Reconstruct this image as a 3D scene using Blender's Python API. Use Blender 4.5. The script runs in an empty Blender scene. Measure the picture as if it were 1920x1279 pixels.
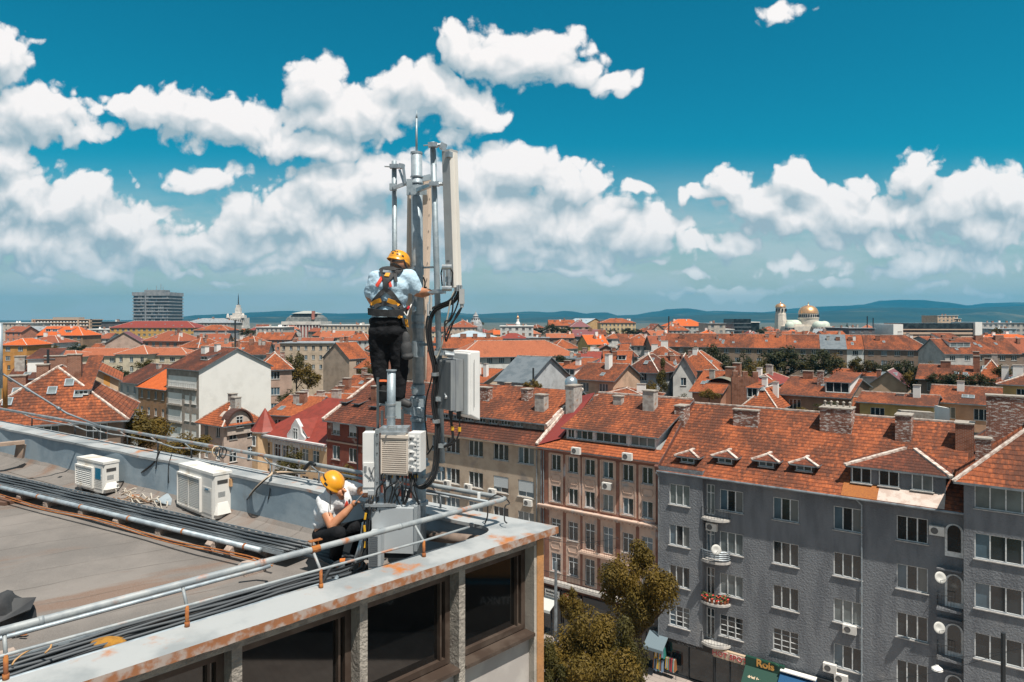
import bpy, math, random
from mathutils import Vector, Matrix, Quaternion, noise as mnoise
R = math.radians
scn = bpy.context.scene
COL = scn.collection
random.seed(7)
CAMZ = 27.0
# ------------------------------------------------------------------ camera
cam = bpy.data.cameras.new('camera'); cam_o = bpy.data.objects.new('camera', cam); COL.objects.link(cam_o)
cam.sensor_width = 36.0; cam.lens = 24.0
cam.shift_y = -(639.5 - 597.0) / 1920.0
cam.clip_start = 0.1; cam.clip_end = 60000
cam_o.location = (0, 0, CAMZ); cam_o.rotation_euler = (R(90), 0, 0)
scn.camera = cam_o
# ------------------------------------------------------------------ sun, sky, exposure
SUN_EL, SUN_AZ = R(64), R(148)
sdir = Vector((math.sin(SUN_AZ) * math.cos(SUN_EL), math.cos(SUN_AZ) * math.cos(SUN_EL), math.sin(SUN_EL)))
sl = bpy.data.lights.new('sun', 'SUN'); sl.energy = 5.0; sl.angle = R(0.5); sl.color = (1.0, 0.93, 0.83)
so = bpy.data.objects.new('sun', sl); COL.objects.link(so); so.location = (30, -30, 120)
so.rotation_mode = 'QUATERNION'; so.rotation_quaternion = sdir.to_track_quat('Z', 'Y')
vs = scn.view_settings
vs.view_transform = 'Standard'; vs.look = 'None'; vs.exposure = 0.38; vs.gamma = 1.0; vs.use_curve_mapping = False
scn.cycles.max_bounces = 6; scn.cycles.diffuse_bounces = 3; scn.cycles.glossy_bounces = 3
scn.cycles.volume_bounces = 0; scn.cycles.transparent_max_bounces = 8
scn.cycles.sample_clamp_indirect = 6.0
SKY_STR = 0.10
class NT:
 """tiny node-tree writer"""
 def __init__(s, nt): s.nt = nt; s.n = nt.nodes; s.l = nt.links
 def new(s, t, **kw):
  n = s.n.new(t)
  for k, v in kw.items(): setattr(n, k, v)
  return n
 def put(s, sock, v):
  if isinstance(v, bpy.types.NodeSocket): s.l.new(v, sock)
  else: sock.default_value = v
 def math(s, op, a, b=0.0, c=None, clamp=False):
  n = s.new('ShaderNodeMath', operation=op, use_clamp=clamp)
  s.put(n.inputs[0], a); s.put(n.inputs[1], b)
  if c is not None: s.put(n.inputs[2], c)
  return n.outputs[0]
 def vec(s, op, a, b=(0, 0, 0)):
  n = s.new('ShaderNodeVectorMath', operation=op)
  s.put(n.inputs[0], a)
  if op not in ('LENGTH', 'NORMALIZE'): s.put(n.inputs[1], b)
  return n.outputs['Value'] if op in ('LENGTH', 'DOT_PRODUCT') else n.outputs['Vector']
 def mix(s, f, a, b, blend='MIX'):
  n = s.new('ShaderNodeMix', data_type='RGBA', blend_type=blend)
  s.put(n.inputs[0], f); s.put(n.inputs[6], a); s.put(n.inputs[7], b)
  return n.outputs[2]
 def noise(s, vec, scale, detail=4, rough=0.55, dist=0.0, dim='3D'):
  n = s.new('ShaderNodeTexNoise', noise_dimensions=dim)
  if vec is not None: s.put(n.inputs['Vector'], vec)
  s.put(n.inputs['Scale'], scale); n.inputs['Detail'].default_value = detail
  n.inputs['Roughness'].default_value = rough; n.inputs['Distortion'].default_value = dist
  return n
 def ramp(s, f, lo, hi, a=0.0, b=1.0, smooth=True):
  n = s.new('ShaderNodeMapRange', interpolation_type='SMOOTHSTEP' if smooth else 'LINEAR')
  s.put(n.inputs[0], f)
  for i, v in enumerate((lo, hi, a, b)): s.put(n.inputs[i + 1], v)
  return n.outputs[0]
world = bpy.data.worlds.new('World'); scn.world = world; world.use_nodes = True
world.cycles.sampling_method = 'MANUAL'; world.cycles.sample_map_resolution = 128
wn = NT(world.node_tree); wn.n.clear()
sky = wn.new('ShaderNodeTexSky', sky_type='NISHITA')
sky.sun_disc = False; sky.sun_elevation = SUN_EL; sky.sun_rotation = SUN_AZ
sky.altitude = 600; sky.air_density = 1.0; sky.dust_density = 0.6; sky.ozone_density = 3.0
# clouds live on the sky itself, as a function of direction: (u, v) are tangents of azimuth and height
CL = [(15,120,62,62,1),(70,215,120,52,1),(150,252,70,26,.8),(8,290,50,52,.9),(30,350,80,50,.9),(100,385,150,58,1),(215,415,120,50,1),
 (60,455,170,62,.9),(300,455,110,42,.8),(275,205,62,44,1),(350,215,95,48,1),(440,235,95,45,1),(520,262,80,36,.9),
 (585,165,58,48,1),(640,215,95,70,1),(705,205,70,58,1),(610,275,95,40,.95),(735,150,60,32,.9),(375,334,72,24,.85),
 (865,88,48,40,.95),(930,100,85,55,1),(1010,105,85,58,1),(1065,135,60,34,.9),(1138,158,58,27,.85),(800,170,90,50,1),(870,195,80,50,1),(905,215,50,36,.9),
 (850,255,60,24,.5),(640,365,120,66,1),(560,410,110,66,1),(470,410,66,52,.95),(720,345,115,60,.95),(870,330,90,60,.95),(955,322,85,56,1),(1050,345,75,58,1),
 (900,410,170,80,1),(1075,420,150,60,1),(1200,440,85,46,1),(650,455,190,56,.9),(430,455,120,40,.8),(1000,470,200,36,.75),
 (1385,352,52,40,.95),(1315,376,46,24,.8),(1450,395,90,46,1),(1510,352,52,42,1),(1590,395,105,50,1),(1500,428,130,36,.9),(1735,335,52,50,1),
 (1790,385,100,62,1),(1885,375,80,58,1),(1700,395,70,44,.95),(1835,430,120,44,.9),(1655,455,70,26,.7),(1180,362,44,20,.7),(1300,511,44,12,.8),(1400,543,80,15,.8),
 (1275,546,56,9,.7),(1150,521,52,12,.75),(200,505,58,20,.75),(1370,463,62,16,.8),(1475,26,42,24,.62),(60,500,80,24,.7),(1070,505,60,14,.7),(500,515,90,16,.5),(1640,500,120,20,.5),
 (1615,345,40,22,.6),(1860,500,70,16,.5),(340,520,60,12,.45),(1480,500,60,16,.5),(90,525,40,9,.6),(150,485,190,30,.55),(600,500,210,28,.55),(1000,490,170,26,.5),(1760,482,170,32,.6),(380,490,150,26,.55),(1300,470,80,20,.5),(700,525,60,10,.6),(560,500,50,12,.6),(150,470,60,16,.6),(820,520,46,9,.6),(1000,505,40,9,.6),(1560,535,50,9,.6),(1740,530,60,11,.6),(1860,545,60,9,.55),(420,545,50,8,.5),(1230,490,30,8,.5)]
cg = bpy.data.node_groups.new('cloud_density', 'ShaderNodeTree')
cg.interface.new_socket('p', in_out='INPUT', socket_type='NodeSocketVector')
cg.interface.new_socket('d', in_out='OUTPUT', socket_type='NodeSocketFloat')
g = NT(cg); gi = g.new('NodeGroupInput'); go = g.new('NodeGroupOutput'); cg.interface.new_socket('s', in_out='OUTPUT', socket_type='NodeSocketFloat')
p = gi.outputs[0]
w1 = g.noise(p, 7.0, 1, 0.5, 0, '2D'); w2 = g.noise(p, 26.0, 1, 0.55, 0, '2D')
pw = g.vec('ADD', p, g.vec('MULTIPLY', g.vec('SUBTRACT', w1.outputs['Color'], (.5, .5, .5)), (.06, .045, 0)))
pw = g.vec('ADD', pw, g.vec('MULTIPLY', g.vec('SUBTRACT', w2.outputs['Color'], (.5, .5, .5)), (.024, .022, 0)))
acc = None
for (x, y, rx, ry, w) in CL:
 sx_, sy_ = 1280 / rx / 1.25, 1280 / ry / 1.25
 n_ = g.new('ShaderNodeVectorMath', operation='MULTIPLY_ADD'); g.put(n_.inputs[0], pw)
 n_.inputs[1].default_value = (sx_, sy_, 0); n_.inputs[2].default_value = (-(x - 960) / 1280 * sx_, -(597 - y) / 1280 * sy_, 0)
 d = n_.outputs['Vector']
 e = g.math('MULTIPLY_ADD', g.vec('LENGTH', d), -w, w)
 acc = e if acc is None else g.math('SMOOTH_MAX', acc, e, 0.10)
g.put(go.inputs[1], acc)
vo = g.new('ShaderNodeTexVoronoi', feature='F1', voronoi_dimensions='2D'); vo.inputs['Scale'].default_value = 34
vo.inputs['Detail'].default_value = 1.0; vo.inputs['Roughness'].default_value = .55
g.put(vo.inputs['Vector'], pw)
fb = g.noise(p, 18.0, 6, 0.62, 0, '2D')
acc = g.math('ADD', acc, g.math('MULTIPLY', g.math('SUBTRACT', fb.outputs['Fac'], .5), .75))
acc = g.math('ADD', acc, g.math('MULTIPLY', g.math('SUBTRACT', .42, vo.outputs['Distance']), .38))
g.put(go.inputs[0], acc)
geo = wn.new('ShaderNodeTexCoord'); sep = wn.new('ShaderNodeSeparateXYZ'); wn.put(sep.inputs[0], geo.outputs['Generated'])
ay = wn.math('MAXIMUM', wn.math('ABSOLUTE', sep.outputs[1]), 0.05)
uu = wn.math('DIVIDE', sep.outputs[0], ay); vv = wn.math('DIVIDE', sep.outputs[2], ay)
comb = wn.new('ShaderNodeCombineXYZ'); wn.put(comb.inputs[0], uu); wn.put(comb.inputs[1], vv)
puv = comb.outputs[0]
def dens(off):
 n = wn.new('ShaderNodeGroup'); n.node_tree = cg
 wn.put(n.inputs[0], puv if off is None else wn.vec('ADD', puv, off)); return n.outputs
dA = dens(None); d0 = dA[0]; s1 = dens((.010, .030, 0))[1]
alpha = wn.ramp(d0, 0.0, 0.24)
lit = wn.math('ADD', wn.math('MULTIPLY', wn.math('SUBTRACT', dA[1], s1), 1.0), wn.math('MULTIPLY', wn.math('SUBTRACT', d0, dA[1]), 1.05))
shade = wn.ramp(lit, -0.50, 0.30, 0, 1, False)
low = wn.ramp(vv, 0.0, 0.14)                         # clouds near the horizon are greyer and fainter
hi_c = wn.mix(low, (6.6, 6.9, 6.9, 1), (8.1, 7.7, 7.5, 1))
lo_c = wn.mix(low, (3.2, 4.2, 4.6, 1), (2.9, 3.75, 4.2, 1))
ccol = wn.mix(shade, lo_c, hi_c)
# clear sky: the physical sky, pulled towards the teal of the photograph's grade
sk = wn.mix(1.0, sky.outputs[0], (0.04, .70, .68, 1), 'MULTIPLY')
hz = wn.ramp(vv, 0.0, 0.26)
sk = wn.mix(hz, wn.mix(0.85, sk, (4.6, 4.5, 4.0, 1)), sk)
veil = wn.math('MULTIPLY', wn.ramp(vv, 0.08, 0.24, 1.0, 0.0), wn.ramp(wn.noise(wn.vec('MULTIPLY', puv, (5, 16, 1)), 1.0, 6, .6).outputs['Fac'], .34, .62))
sk = wn.mix(wn.math('MULTIPLY', veil, .60), sk, (4.4, 5.1, 5.3, 1))
fade = wn.ramp(vv, -0.005, 0.075)
up = wn.math('GREATER_THAN', vv, 0.0)
skyc = wn.mix(wn.math('MULTIPLY', alpha, wn.math('MULTIPLY', fade, .97)), sk, ccol)
back = wn.math('MAXIMUM', wn.ramp(sep.outputs[1], 0.05, -0.35, 0, 1), wn.ramp(vv, .62, 1.1, 0, 1))  # unseen sky behind and overhead: pale cloud added to neutralise the ambient light
skyc = wn.mix(back, skyc, wn.mix(wn.ramp(wn.noise(geo.outputs['Generated'], 2.2, 3).outputs['Fac'], .42, .6), (.9, 1.8, 2.5, 1), (3.0, 3.2, 3.3, 1)))
bg = wn.new('ShaderNodeBackground'); wn.put(bg.inputs[0], skyc); bg.inputs[1].default_value = SKY_STR
wo = wn.new('ShaderNodeOutputWorld'); wn.put(wo.inputs[0], bg.outputs[0])
# ------------------------------------------------------------------ photograph geometry -> world
def P(x, y, Y):                      # pixel at a known distance
 return Vector(((x - 960) / 1280 * Y, Y, CAMZ - (y - 597) / 1280 * Y))
def G(x, y, z):                      # pixel on a known level
 return P(x, y, (CAMZ - z) * 1280 / (y - 597))
def on_line(x, y, q, d):             # pixel on the vertical plane through q along d
 a = (x - 960) / 1280
 # q + k d : X = a Y
 k = (a * q[1] - q[0]) / (d[0] - a * d[1])
 return P(x, y, q[1] + k * d[1])
# ------------------------------------------------------------------ mesh writing
class MB:
 def __init__(s): s.v = []; s.f = []; s.uv = {}; s.mi = []
 def face(s, pts, m=0, uv=None):
  i = len(s.v); s.v += [tuple(p) for p in pts]; s.f.append(tuple(range(i, i + len(pts)))); s.mi.append(m)
  if uv: s.uv[len(s.f) - 1] = uv
 def box(s, x0, x1, y0, y1, z0, z1, m=0):
  s.hexa([(x0, y0, z0), (x1, y0, z0), (x1, y1, z0), (x0, y1, z0), (x0, y0, z1), (x1, y0, z1), (x1, y1, z1), (x0, y1, z1)], m)
 def hexa(s, c, m=0):
  i = len(s.v); s.v += [tuple(p) for p in c]
  for q in ((0, 3, 2, 1), (4, 5, 6, 7), (0, 1, 5, 4), (1, 2, 6, 5), (2, 3, 7, 6), (3, 0, 4, 7)):
   s.f.append(tuple(i + k for k in q)); s.mi.append(m)
 def obox(s, c, ax, ay, az, m=0):
  c, ax, ay, az = map(Vector, (c, ax, ay, az))
  s.hexa([c - ax - ay - az, c + ax - ay - az, c + ax + ay - az, c - ax + ay - az,
    c - ax - ay + az, c + ax - ay + az, c + ax + ay + az, c - ax + ay + az], m)
 def bar(s, a, b, w, h, up=(0, 0, 1), m=0):
  a, b = Vector(a), Vector(b); d = b - a; u = Vector(up)
  sx = d.cross(u)
  if sx.length < 1e-6: sx = d.cross(Vector((1, 0, 0)))
  sx.normalize(); uz = sx.cross(d).normalized()
  s.obox((a + b) / 2, d / 2, sx * w / 2, uz * h / 2, m)
 def tube(s, pts, r, n=8, m=0, cap=True):
  pts = [Vector(p) for p in pts]; k = len(pts)
  rr = r if isinstance(r, (list, tuple)) else [r] * k
  t0 = (pts[1] - pts[0]).normalized(); nrm = t0.orthogonal().normalized(); base = len(s.v); tp = t0
  for i, p in enumerate(pts):
   t = ((pts[min(i + 1, k - 1)] - pts[i]).normalized() + (pts[i] - pts[max(i - 1, 0)]).normalized())
   t = t.normalized() if t.length > 1e-6 else tp
   nrm = tp.rotation_difference(t) @ nrm; tp = t
   b = t.cross(nrm)
   for j in range(n):
    a = 2 * math.pi * j / n
    s.v.append(tuple(p + (nrm * math.cos(a) + b * math.sin(a)) * rr[i]))
  for i in range(k - 1):
   for j in range(n):
    q = base + i * n; s.f.append((q + j, q + (j + 1) % n, q + n + (j + 1) % n, q + n + j)); s.mi.append(m)
  if cap:
   s.f.append(tuple(base + j for j in range(n))[::-1]); s.mi.append(m)
   s.f.append(tuple(base + (k - 1) * n + j for j in range(n))); s.mi.append(m)
 def lathe(s, prof, c=(0, 0, 0), n=16, m=0, ax=None, a0=0.0, a1=2 * math.pi):
  c = Vector(c); q = Quaternion() if ax is None else Vector((0, 0, 1)).rotation_difference(Vector(ax))
  base = len(s.v); full = abs(a1 - a0 - 2 * math.pi) < 1e-6; nn = n if full else n + 1
  for (r, z) in prof:
   for j in range(nn):
    a = a0 + (a1 - a0) * j / n
    s.v.append(tuple(c + q @ Vector((r * math.cos(a), r * math.sin(a), z))))
  for i in range(len(prof) - 1):
   for j in range(n):
    j2 = (j + 1) % nn
    s.f.append((base + i * nn + j, base + i * nn + j2, base + (i + 1) * nn + j2, base + (i + 1) * nn + j)); s.mi.append(m)
 def ell(s, c, r, nu=12, nv=8, q=None, m=0):
  c = Vector(c); base = len(s.v)
  for i in range(nv + 1):
   th = math.pi * i / nv
   for j in range(nu):
    a = 2 * math.pi * j / nu
    v = Vector((r[0] * math.sin(th) * math.cos(a), r[1] * math.sin(th) * math.sin(a), r[2] * math.cos(th)))
    s.v.append(tuple(c + (q @ v if q else v)))
  for i in range(nv):
   for j in range(nu):
    s.f.append((base + i * nu + j, base + (i + 1) * nu + j, base + (i + 1) * nu + (j + 1) % nu, base + i * nu + (j + 1) % nu)); s.mi.append(m)
 def prism(s, poly, z0, z1, m=0, top=True, bot=True):
  n = len(poly); i = len(s.v)
  s.v += [(p[0], p[1], z0) for p in poly] + [(p[0], p[1], z1) for p in poly]
  for k in range(n):
   s.f.append((i + k, i + (k + 1) % n, i + n + (k + 1) % n, i + n + k)); s.mi.append(m)
  if top: s.f.append(tuple(i + n + k for k in range(n))); s.mi.append(m)
  if bot: s.f.append(tuple(i + k for k in range(n))[::-1]); s.mi.append(m)
 def mesh(s, name, mats, smooth=False, inv=None):
  me = bpy.data.meshes.new(name)
  v = s.v if inv is None else [tuple(inv @ Vector(p)) for p in s.v]
  me.from_pydata(v, [], s.f)
  for mm in (mats if isinstance(mats, (list, tuple)) else [mats]): me.materials.append(mm)
  if any(s.mi): me.polygons.foreach_set('material_index', s.mi)
  if s.uv:
   ul = me.uv_layers.new(name='UVMap')
   for pi, uvs in s.uv.items():
    for k, li in enumerate(me.polygons[pi].loop_indices): ul.data[li].uv = uvs[k]
  if smooth: me.polygons.foreach_set('use_smooth', [True] * len(me.polygons))
  me.update(); return me
 def build(s, name, mats, parent=None, smooth=False, world=False, label=None):
  inv = None
  if parent is not None and world: inv = parent_mw(parent).inverted()
  o = bpy.data.objects.new(name, s.mesh(name, mats, smooth, inv)); COL.objects.link(o)
  if parent is not None: o.parent = parent
  if label: o['label'] = label
  return o
 def solo(s, name, mats, label, cat, group=None, smooth=False, kind=None):   # a thing that is one mesh, written in world coordinates
  xs = [p[0] for p in s.v]; ys = [p[1] for p in s.v]; zs = [p[2] for p in s.v]
  org = Vector(((min(xs) + max(xs)) / 2, (min(ys) + max(ys)) / 2, min(zs)))
  o = bpy.data.objects.new(name, s.mesh(name, mats, smooth, Matrix.Translation(-org))); COL.objects.link(o); o.location = org
  tag(o, label, cat, group, kind); return o
def parent_mw(o):
 m = Matrix.LocRotScale(o.location, o.rotation_euler, o.scale)
 return m if o.parent is None else parent_mw(o.parent) @ m
def tag(o, label=None, cat=None, group=None, kind=None):
 if label:
  o['label'] = label
  if len(label.split()) > 16: print('LONG', label)
 if cat: o['category'] = cat
 if group: o['group'] = group
 if kind: o['kind'] = kind
 return o
def thing(name, label, cat, loc=(0, 0, 0), rz=0.0, group=None):
 o = bpy.data.objects.new(name, None); COL.objects.link(o); o.location = loc; o.rotation_euler = (0, 0, rz)
 o.empty_display_size = .3
 return tag(o, label, cat, group)
def link_mesh(name, me, parent, loc=(0, 0, 0), rz=0.0):
 o = bpy.data.objects.new(name, me); COL.objects.link(o); o.parent = parent; o.location = loc; o.rotation_euler = (0, 0, rz); return o
def kids(o): return [c for c in list(COL.objects) if c.parent is o]
def copy_tree(o, parent=None):
 c = o.copy(); COL.objects.link(c)
 if parent is not None: c.parent = parent
 for ch in list(o.children): copy_tree(ch, c)
 return c
# ------------------------------------------------------------------ materials
MATS = {}
def _c(c): return (c[0], c[1], c[2], 1.0)
def base_mat(name):
 m = bpy.data.materials.new(name); m.use_nodes = True
 t = NT(m.node_tree); t.n.clear()
 b = t.new('ShaderNodeBsdfPrincipled'); o = t.new('ShaderNodeOutputMaterial'); t.put(o.inputs[0], b.outputs[0])
 return m, t, b
def M(name, col, rough=.7, metal=0.0, col2=None, scale=3.0, lo=.42, hi=.62, bump=0.0, bscale=40.0, spec=.5, detail=5, coord='Object', stretch=None, col3=None, scale3=.5, coat=0.0):
 if name in MATS: return MATS[name]
 m, t, b = base_mat(name)
 tc = t.new('ShaderNodeTexCoord'); v = tc.outputs[coord]
 vs_ = t.vec('MULTIPLY', v, stretch) if stretch else v
 c = _c(col)
 if col2 is not None:
  f = t.ramp(t.noise(vs_, scale, detail).outputs['Fac'], lo, hi)
  c = t.mix(f, c, _c(col2))
 if col3 is not None:
  f = t.ramp(t.noise(t.vec('ADD', v, (7.3, 2.1, 5.5)), scale3, 6, .6).outputs['Fac'], .56, .70)
  c = t.mix(f, c, _c(col3))
 t.put(b.inputs['Base Color'], c)
 b.inputs['Roughness'].default_value = rough; b.inputs['Metallic'].default_value = metal
 b.inputs['Specular IOR Level'].default_value = spec; b.inputs['Coat Weight'].default_value = coat
 if bump:
  n = t.new('ShaderNodeBump'); n.inputs['Strength'].default_value = min(1, bump); n.inputs['Distance'].default_value = .02
  t.put(n.inputs['Height'], t.noise(v, bscale, 4).outputs['Fac']); t.put(b.inputs['Normal'], n.outputs[0])
 MATS[name] = m; return m
def tile_mat(name, c1, c2, dark, worn=.45, row=.36, wid=.20, moss=None, bump=1.0):
 if name in MATS: return MATS[name]
 m, t, b = base_mat(name)
 tc = t.new('ShaderNodeTexCoord'); uv = tc.outputs['UV']
 br = t.new('ShaderNodeTexBrick'); br.offset = .5
 wob = t.vec('MULTIPLY', t.vec('SUBTRACT', t.noise(uv, .9, 2).outputs['Color'], (.5, .5, .5)), (.0, .16, 0))
 uvw = t.vec('ADD', uv, wob)
 t.put(br.inputs['Vector'], uvw)
 br.inputs['Color1'].default_value = (0, 0, 0, 1); br.inputs['Color2'].default_value = (1, 1, 1, 1); br.inputs['Mortar'].default_value = (0, 0, 0, 1)
 br.inputs['Scale'].default_value = 1; br.inputs['Mortar Size'].default_value = .012; br.inputs['Brick Width'].default_value = wid; br.inputs['Row Height'].default_value = row
 br.inputs['Mortar Smooth'].default_value = .2
 c = t.mix(t.math('MULTIPLY', br.outputs['Color'], .75), _c(c1), _c(c2))
 big = t.noise(t.vec('MULTIPLY', uv, (1, .6, 1)), .35, 6, .62); fine = t.noise(t.vec('MULTIPLY', uv, (3.2, 3.0, 1)), 1.2, 5, .7)
 s = t.math('ADD', t.math('MULTIPLY', big.outputs['Fac'], .75), t.math('MULTIPLY', fine.outputs['Fac'], .45))
 s = t.math('ADD', s, t.math('MULTIPLY', t.math('SUBTRACT', br.outputs['Color'], .5), .07))
 f = t.ramp(s, worn + .02, worn + .28)
 c = t.mix(t.math('MULTIPLY', f, .86), c, _c(dark))
 if moss:
  f2 = t.ramp(t.noise(uv, 6.0, 3).outputs['Fac'], .66, .74); c = t.mix(f2, c, _c(moss))
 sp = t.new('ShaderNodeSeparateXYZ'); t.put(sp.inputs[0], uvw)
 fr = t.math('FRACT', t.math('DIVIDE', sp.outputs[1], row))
 gap = t.ramp(fr, .0, .30, .12, 1.0)          # shadow line under each course's lower edge, painted into the tile colour
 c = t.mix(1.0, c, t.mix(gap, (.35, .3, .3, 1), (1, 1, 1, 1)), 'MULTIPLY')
 t.put(b.inputs['Base Color'], c); b.inputs['Roughness'].default_value = .85; b.inputs['Specular IOR Level'].default_value = .25
 if bump:
  h = t.math('ADD', t.math('MULTIPLY', fr, -1.0), t.math('MULTIPLY', br.outputs['Fac'], -.5))
  h = t.math('ADD', h, t.math('MULTIPLY', br.outputs['Color'], .35))
  n = t.new('ShaderNodeBump'); n.inputs['Strength'].default_value = bump; n.inputs['Distance'].default_value = .05
  t.put(n.inputs['Height'], h); t.put(b.inputs['Normal'], n.outputs[0])
 MATS[name] = m; return m
def brick_mat(name, c1, c2, mortar, plaster=None, amount=.5):
 if name in MATS: return MATS[name]
 m, t, b = base_mat(name)
 tc = t.new('ShaderNodeTexCoord'); v = tc.outputs['Object']
 sp = t.new('ShaderNodeSeparateXYZ'); t.put(sp.inputs[0], v)
 cb = t.new('ShaderNodeCombineXYZ'); t.put(cb.inputs[0], t.math('ADD', sp.outputs[0], sp.outputs[1])); t.put(cb.inputs[1], sp.outputs[2])
 br = t.new('ShaderNodeTexBrick'); t.put(br.inputs['Vector'], cb.outputs[0])
 for k, c in (('Color1', c1), ('Color2', c2), ('Mortar', mortar)): br.inputs[k].default_value = _c(c)
 br.inputs['Scale'].default_value = 1; br.inputs['Brick Width'].default_value = .25; br.inputs['Row Height'].default_value = .085; br.inputs['Mortar Size'].default_value = .012
 c = br.outputs['Color']
 c = t.mix(t.math('MULTIPLY', t.ramp(t.noise(v, 1.3, 4).outputs['Fac'], .45, .7), .6), c, _c([k * .3 for k in c1]))
 if plaster:
  f = t.ramp(t.noise(t.vec('MULTIPLY', v, (1, 1, 3)), 2.6, 7, .68).outputs['Fac'], amount - .02, amount + .05); c = t.mix(f, c, _c(plaster))
 t.put(b.inputs['Base Color'], c); b.inputs['Roughness'].default_value = .9; b.inputs['Specular IOR Level'].default_value = .2
 n = t.new('ShaderNodeBump'); n.inputs['Strength'].default_value = .6; n.inputs['Distance'].default_value = .02
 t.put(n.inputs['Height'], br.outputs['Fac']); n.invert = True; t.put(b.inputs['Normal'], n.outputs[0])
 MATS[name] = m; return m
def glass_mat(name, col, rough=.08):
 return M(name, col, rough, 0, [k * 1.6 + .004 for k in col], .8, .3, .7, spec=.9)
# common surfaces
glass = glass_mat('window_glass', (.012, .018, .022)); glass2 = glass_mat('window_glass_curtain', (.11, .13, .135), .15); glass3 = glass_mat('window_glass_blue', (.06, .10, .13), .1)
GLASSES = [glass, glass, glass3, glass2]
white_frame = M('white_window_frame', (.68, .70, .70), .5, col2=(.52, .55, .56), scale=6)
wood_frame = M('brown_window_frame', (.10, .06, .04), .5)
sill_mat = M('stone_sill', (.48, .46, .43), .8, col2=(.36, .35, .34), scale=4)
mortar_white = M('white_mortar_line', (.62, .55, .49), .9, col2=(.34, .24, .2), scale=3.5)
steel = M('galvanized_steel', (.42, .46, .48), .42, .75, col2=(.30, .34, .37), scale=14, bump=.05)
steel_dull = M('dull_galvanized_steel', (.36, .42, .46), .55, .35, col2=(.26, .31, .35), scale=10, col3=(.30, .26, .22), scale3=2.)
gutter_mat = M('grey_gutter_metal', (.24, .28, .31), .5, .4, col2=(.16, .18, .2), scale=2)
dark_metal = M('dark_painted_metal', (.03, .035, .04), .5, .3)
black_rubber = M('black_cable_rubber', (.012, .013, .015), .5, 0)
white_plastic = M('white_plastic', (.74, .75, .74), .4, 0, col2=(.66, .67, .66), scale=3)
plaster_white = M('white_plaster', (.78, .77, .74), .85, col2=(.73, .72, .69), scale=.5, col3=(.70, .69, .66), scale3=.25)
brick_red = brick_mat('worn_red_brick', (.30, .11, .055), (.22, .075, .04), (.34, .28, .24))
brick_patchy = brick_mat('brick_with_old_plaster', (.27, .10, .06), (.19, .075, .05), (.30, .25, .22), (.55, .52, .49), .53)
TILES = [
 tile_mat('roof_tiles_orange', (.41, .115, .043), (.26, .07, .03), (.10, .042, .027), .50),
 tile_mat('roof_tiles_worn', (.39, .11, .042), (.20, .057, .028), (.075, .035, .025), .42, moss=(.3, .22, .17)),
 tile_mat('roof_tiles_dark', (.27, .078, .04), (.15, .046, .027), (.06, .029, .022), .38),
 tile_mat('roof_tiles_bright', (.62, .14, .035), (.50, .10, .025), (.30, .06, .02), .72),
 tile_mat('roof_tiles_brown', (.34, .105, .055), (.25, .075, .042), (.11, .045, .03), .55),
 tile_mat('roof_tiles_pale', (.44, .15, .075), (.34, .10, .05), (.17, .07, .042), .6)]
red_sheet = M('red_sheet_roof', (.24, .038, .024), .6, .05, col2=(.19, .032, .02), scale=1.5)
grey_sheet = M('grey_sheet_roof', (.30, .33, .35), .6, .1, col2=(.22, .24, .26), scale=.8)
# =================================================================== the roof the workers stand on
ZF, ZC, ZR = 24.72, 25.25, 25.474             # roof felt, parapet coping, guard-rail pipe
df, nf = Vector((.7071, .7071, 0)), Vector((-.7071, .7071, 0))
db = Vector((-.8387, .5446, 0)); nb = Vector((-.5446, -.8387, 0))
TIP = Vector((.39, 5.744, 0))
def Z(v, z): return Vector((v[0], v[1], z))
def isect(p, d, q, e):
 det = d[0] * (-e[1]) + e[0] * d[1]; r = q - p
 k = (r[0] * (-e[1]) + e[0] * r[1]) / det
 return p + d * k
def edges(of, ob):                            # corner point of lines offset inwards from the coping's outer edges
 return isect(TIP + nf * of, df, TIP + nb * ob, db)
coping_mat = M('weathered_coping_sheet', (.37, .385, .39), .65, .05, col2=(.26, .28, .29), scale=2.6, col3=(.42, .15, .035), scale3=3.4, detail=8, bump=.15, bscale=9)
rust_edge = M('rusty_sheet_edge', (.26, .105, .045), .85, 0, col2=(.33, .27, .24), scale=14, lo=.42, hi=.62)
rail_mat = M('weathered_rail_paint', (.33, .355, .365), .6, .15, col2=(.24, .27, .29), scale=9, col3=(.40, .15, .06), scale3=5.5, bump=.1, bscale=60)
rust_mat = M('rust', (.36, .13, .03), .9, 0, col2=(.24, .08, .03), scale=18, bump=.3)
lead_wall = M('blue_grey_parapet_sheet', (.30, .37, .42), .7, 0, col2=(.22, .29, .345), scale=2.4, detail=8, col3=(.20, .22, .23), scale3=1.4, bump=.25, bscale=6)
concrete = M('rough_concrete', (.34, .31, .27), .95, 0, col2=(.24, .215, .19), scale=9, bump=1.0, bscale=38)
concrete_plain = M('plain_concrete', (.42, .38, .33), .9, 0, col2=(.33, .30, .26), scale=5, bump=.25, bscale=60)  # paler, smoother concrete for the corner pillar and lower wall
ochre = M('ochre_painted_plaster', (.46, .22, .08), .85, 0, col2=(.38, .19, .08), scale=5, bump=.3, bscale=40)
panel_wall = M('pale_panel_below_window', (.46, .43, .40), .8, 0, col2=(.38, .35, .33), scale=3)
brown_metal = M('brown_window_metal', (.065, .045, .035), .45, .2, col2=(.10, .075, .06), scale=6)
own_glass = M('dark_tinted_window_glass', (.006, .006, .006), .03, 0, spec=1.0)
own_glass.node_tree.nodes['Principled BSDF'].inputs['IOR'].default_value = 1.5
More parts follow.
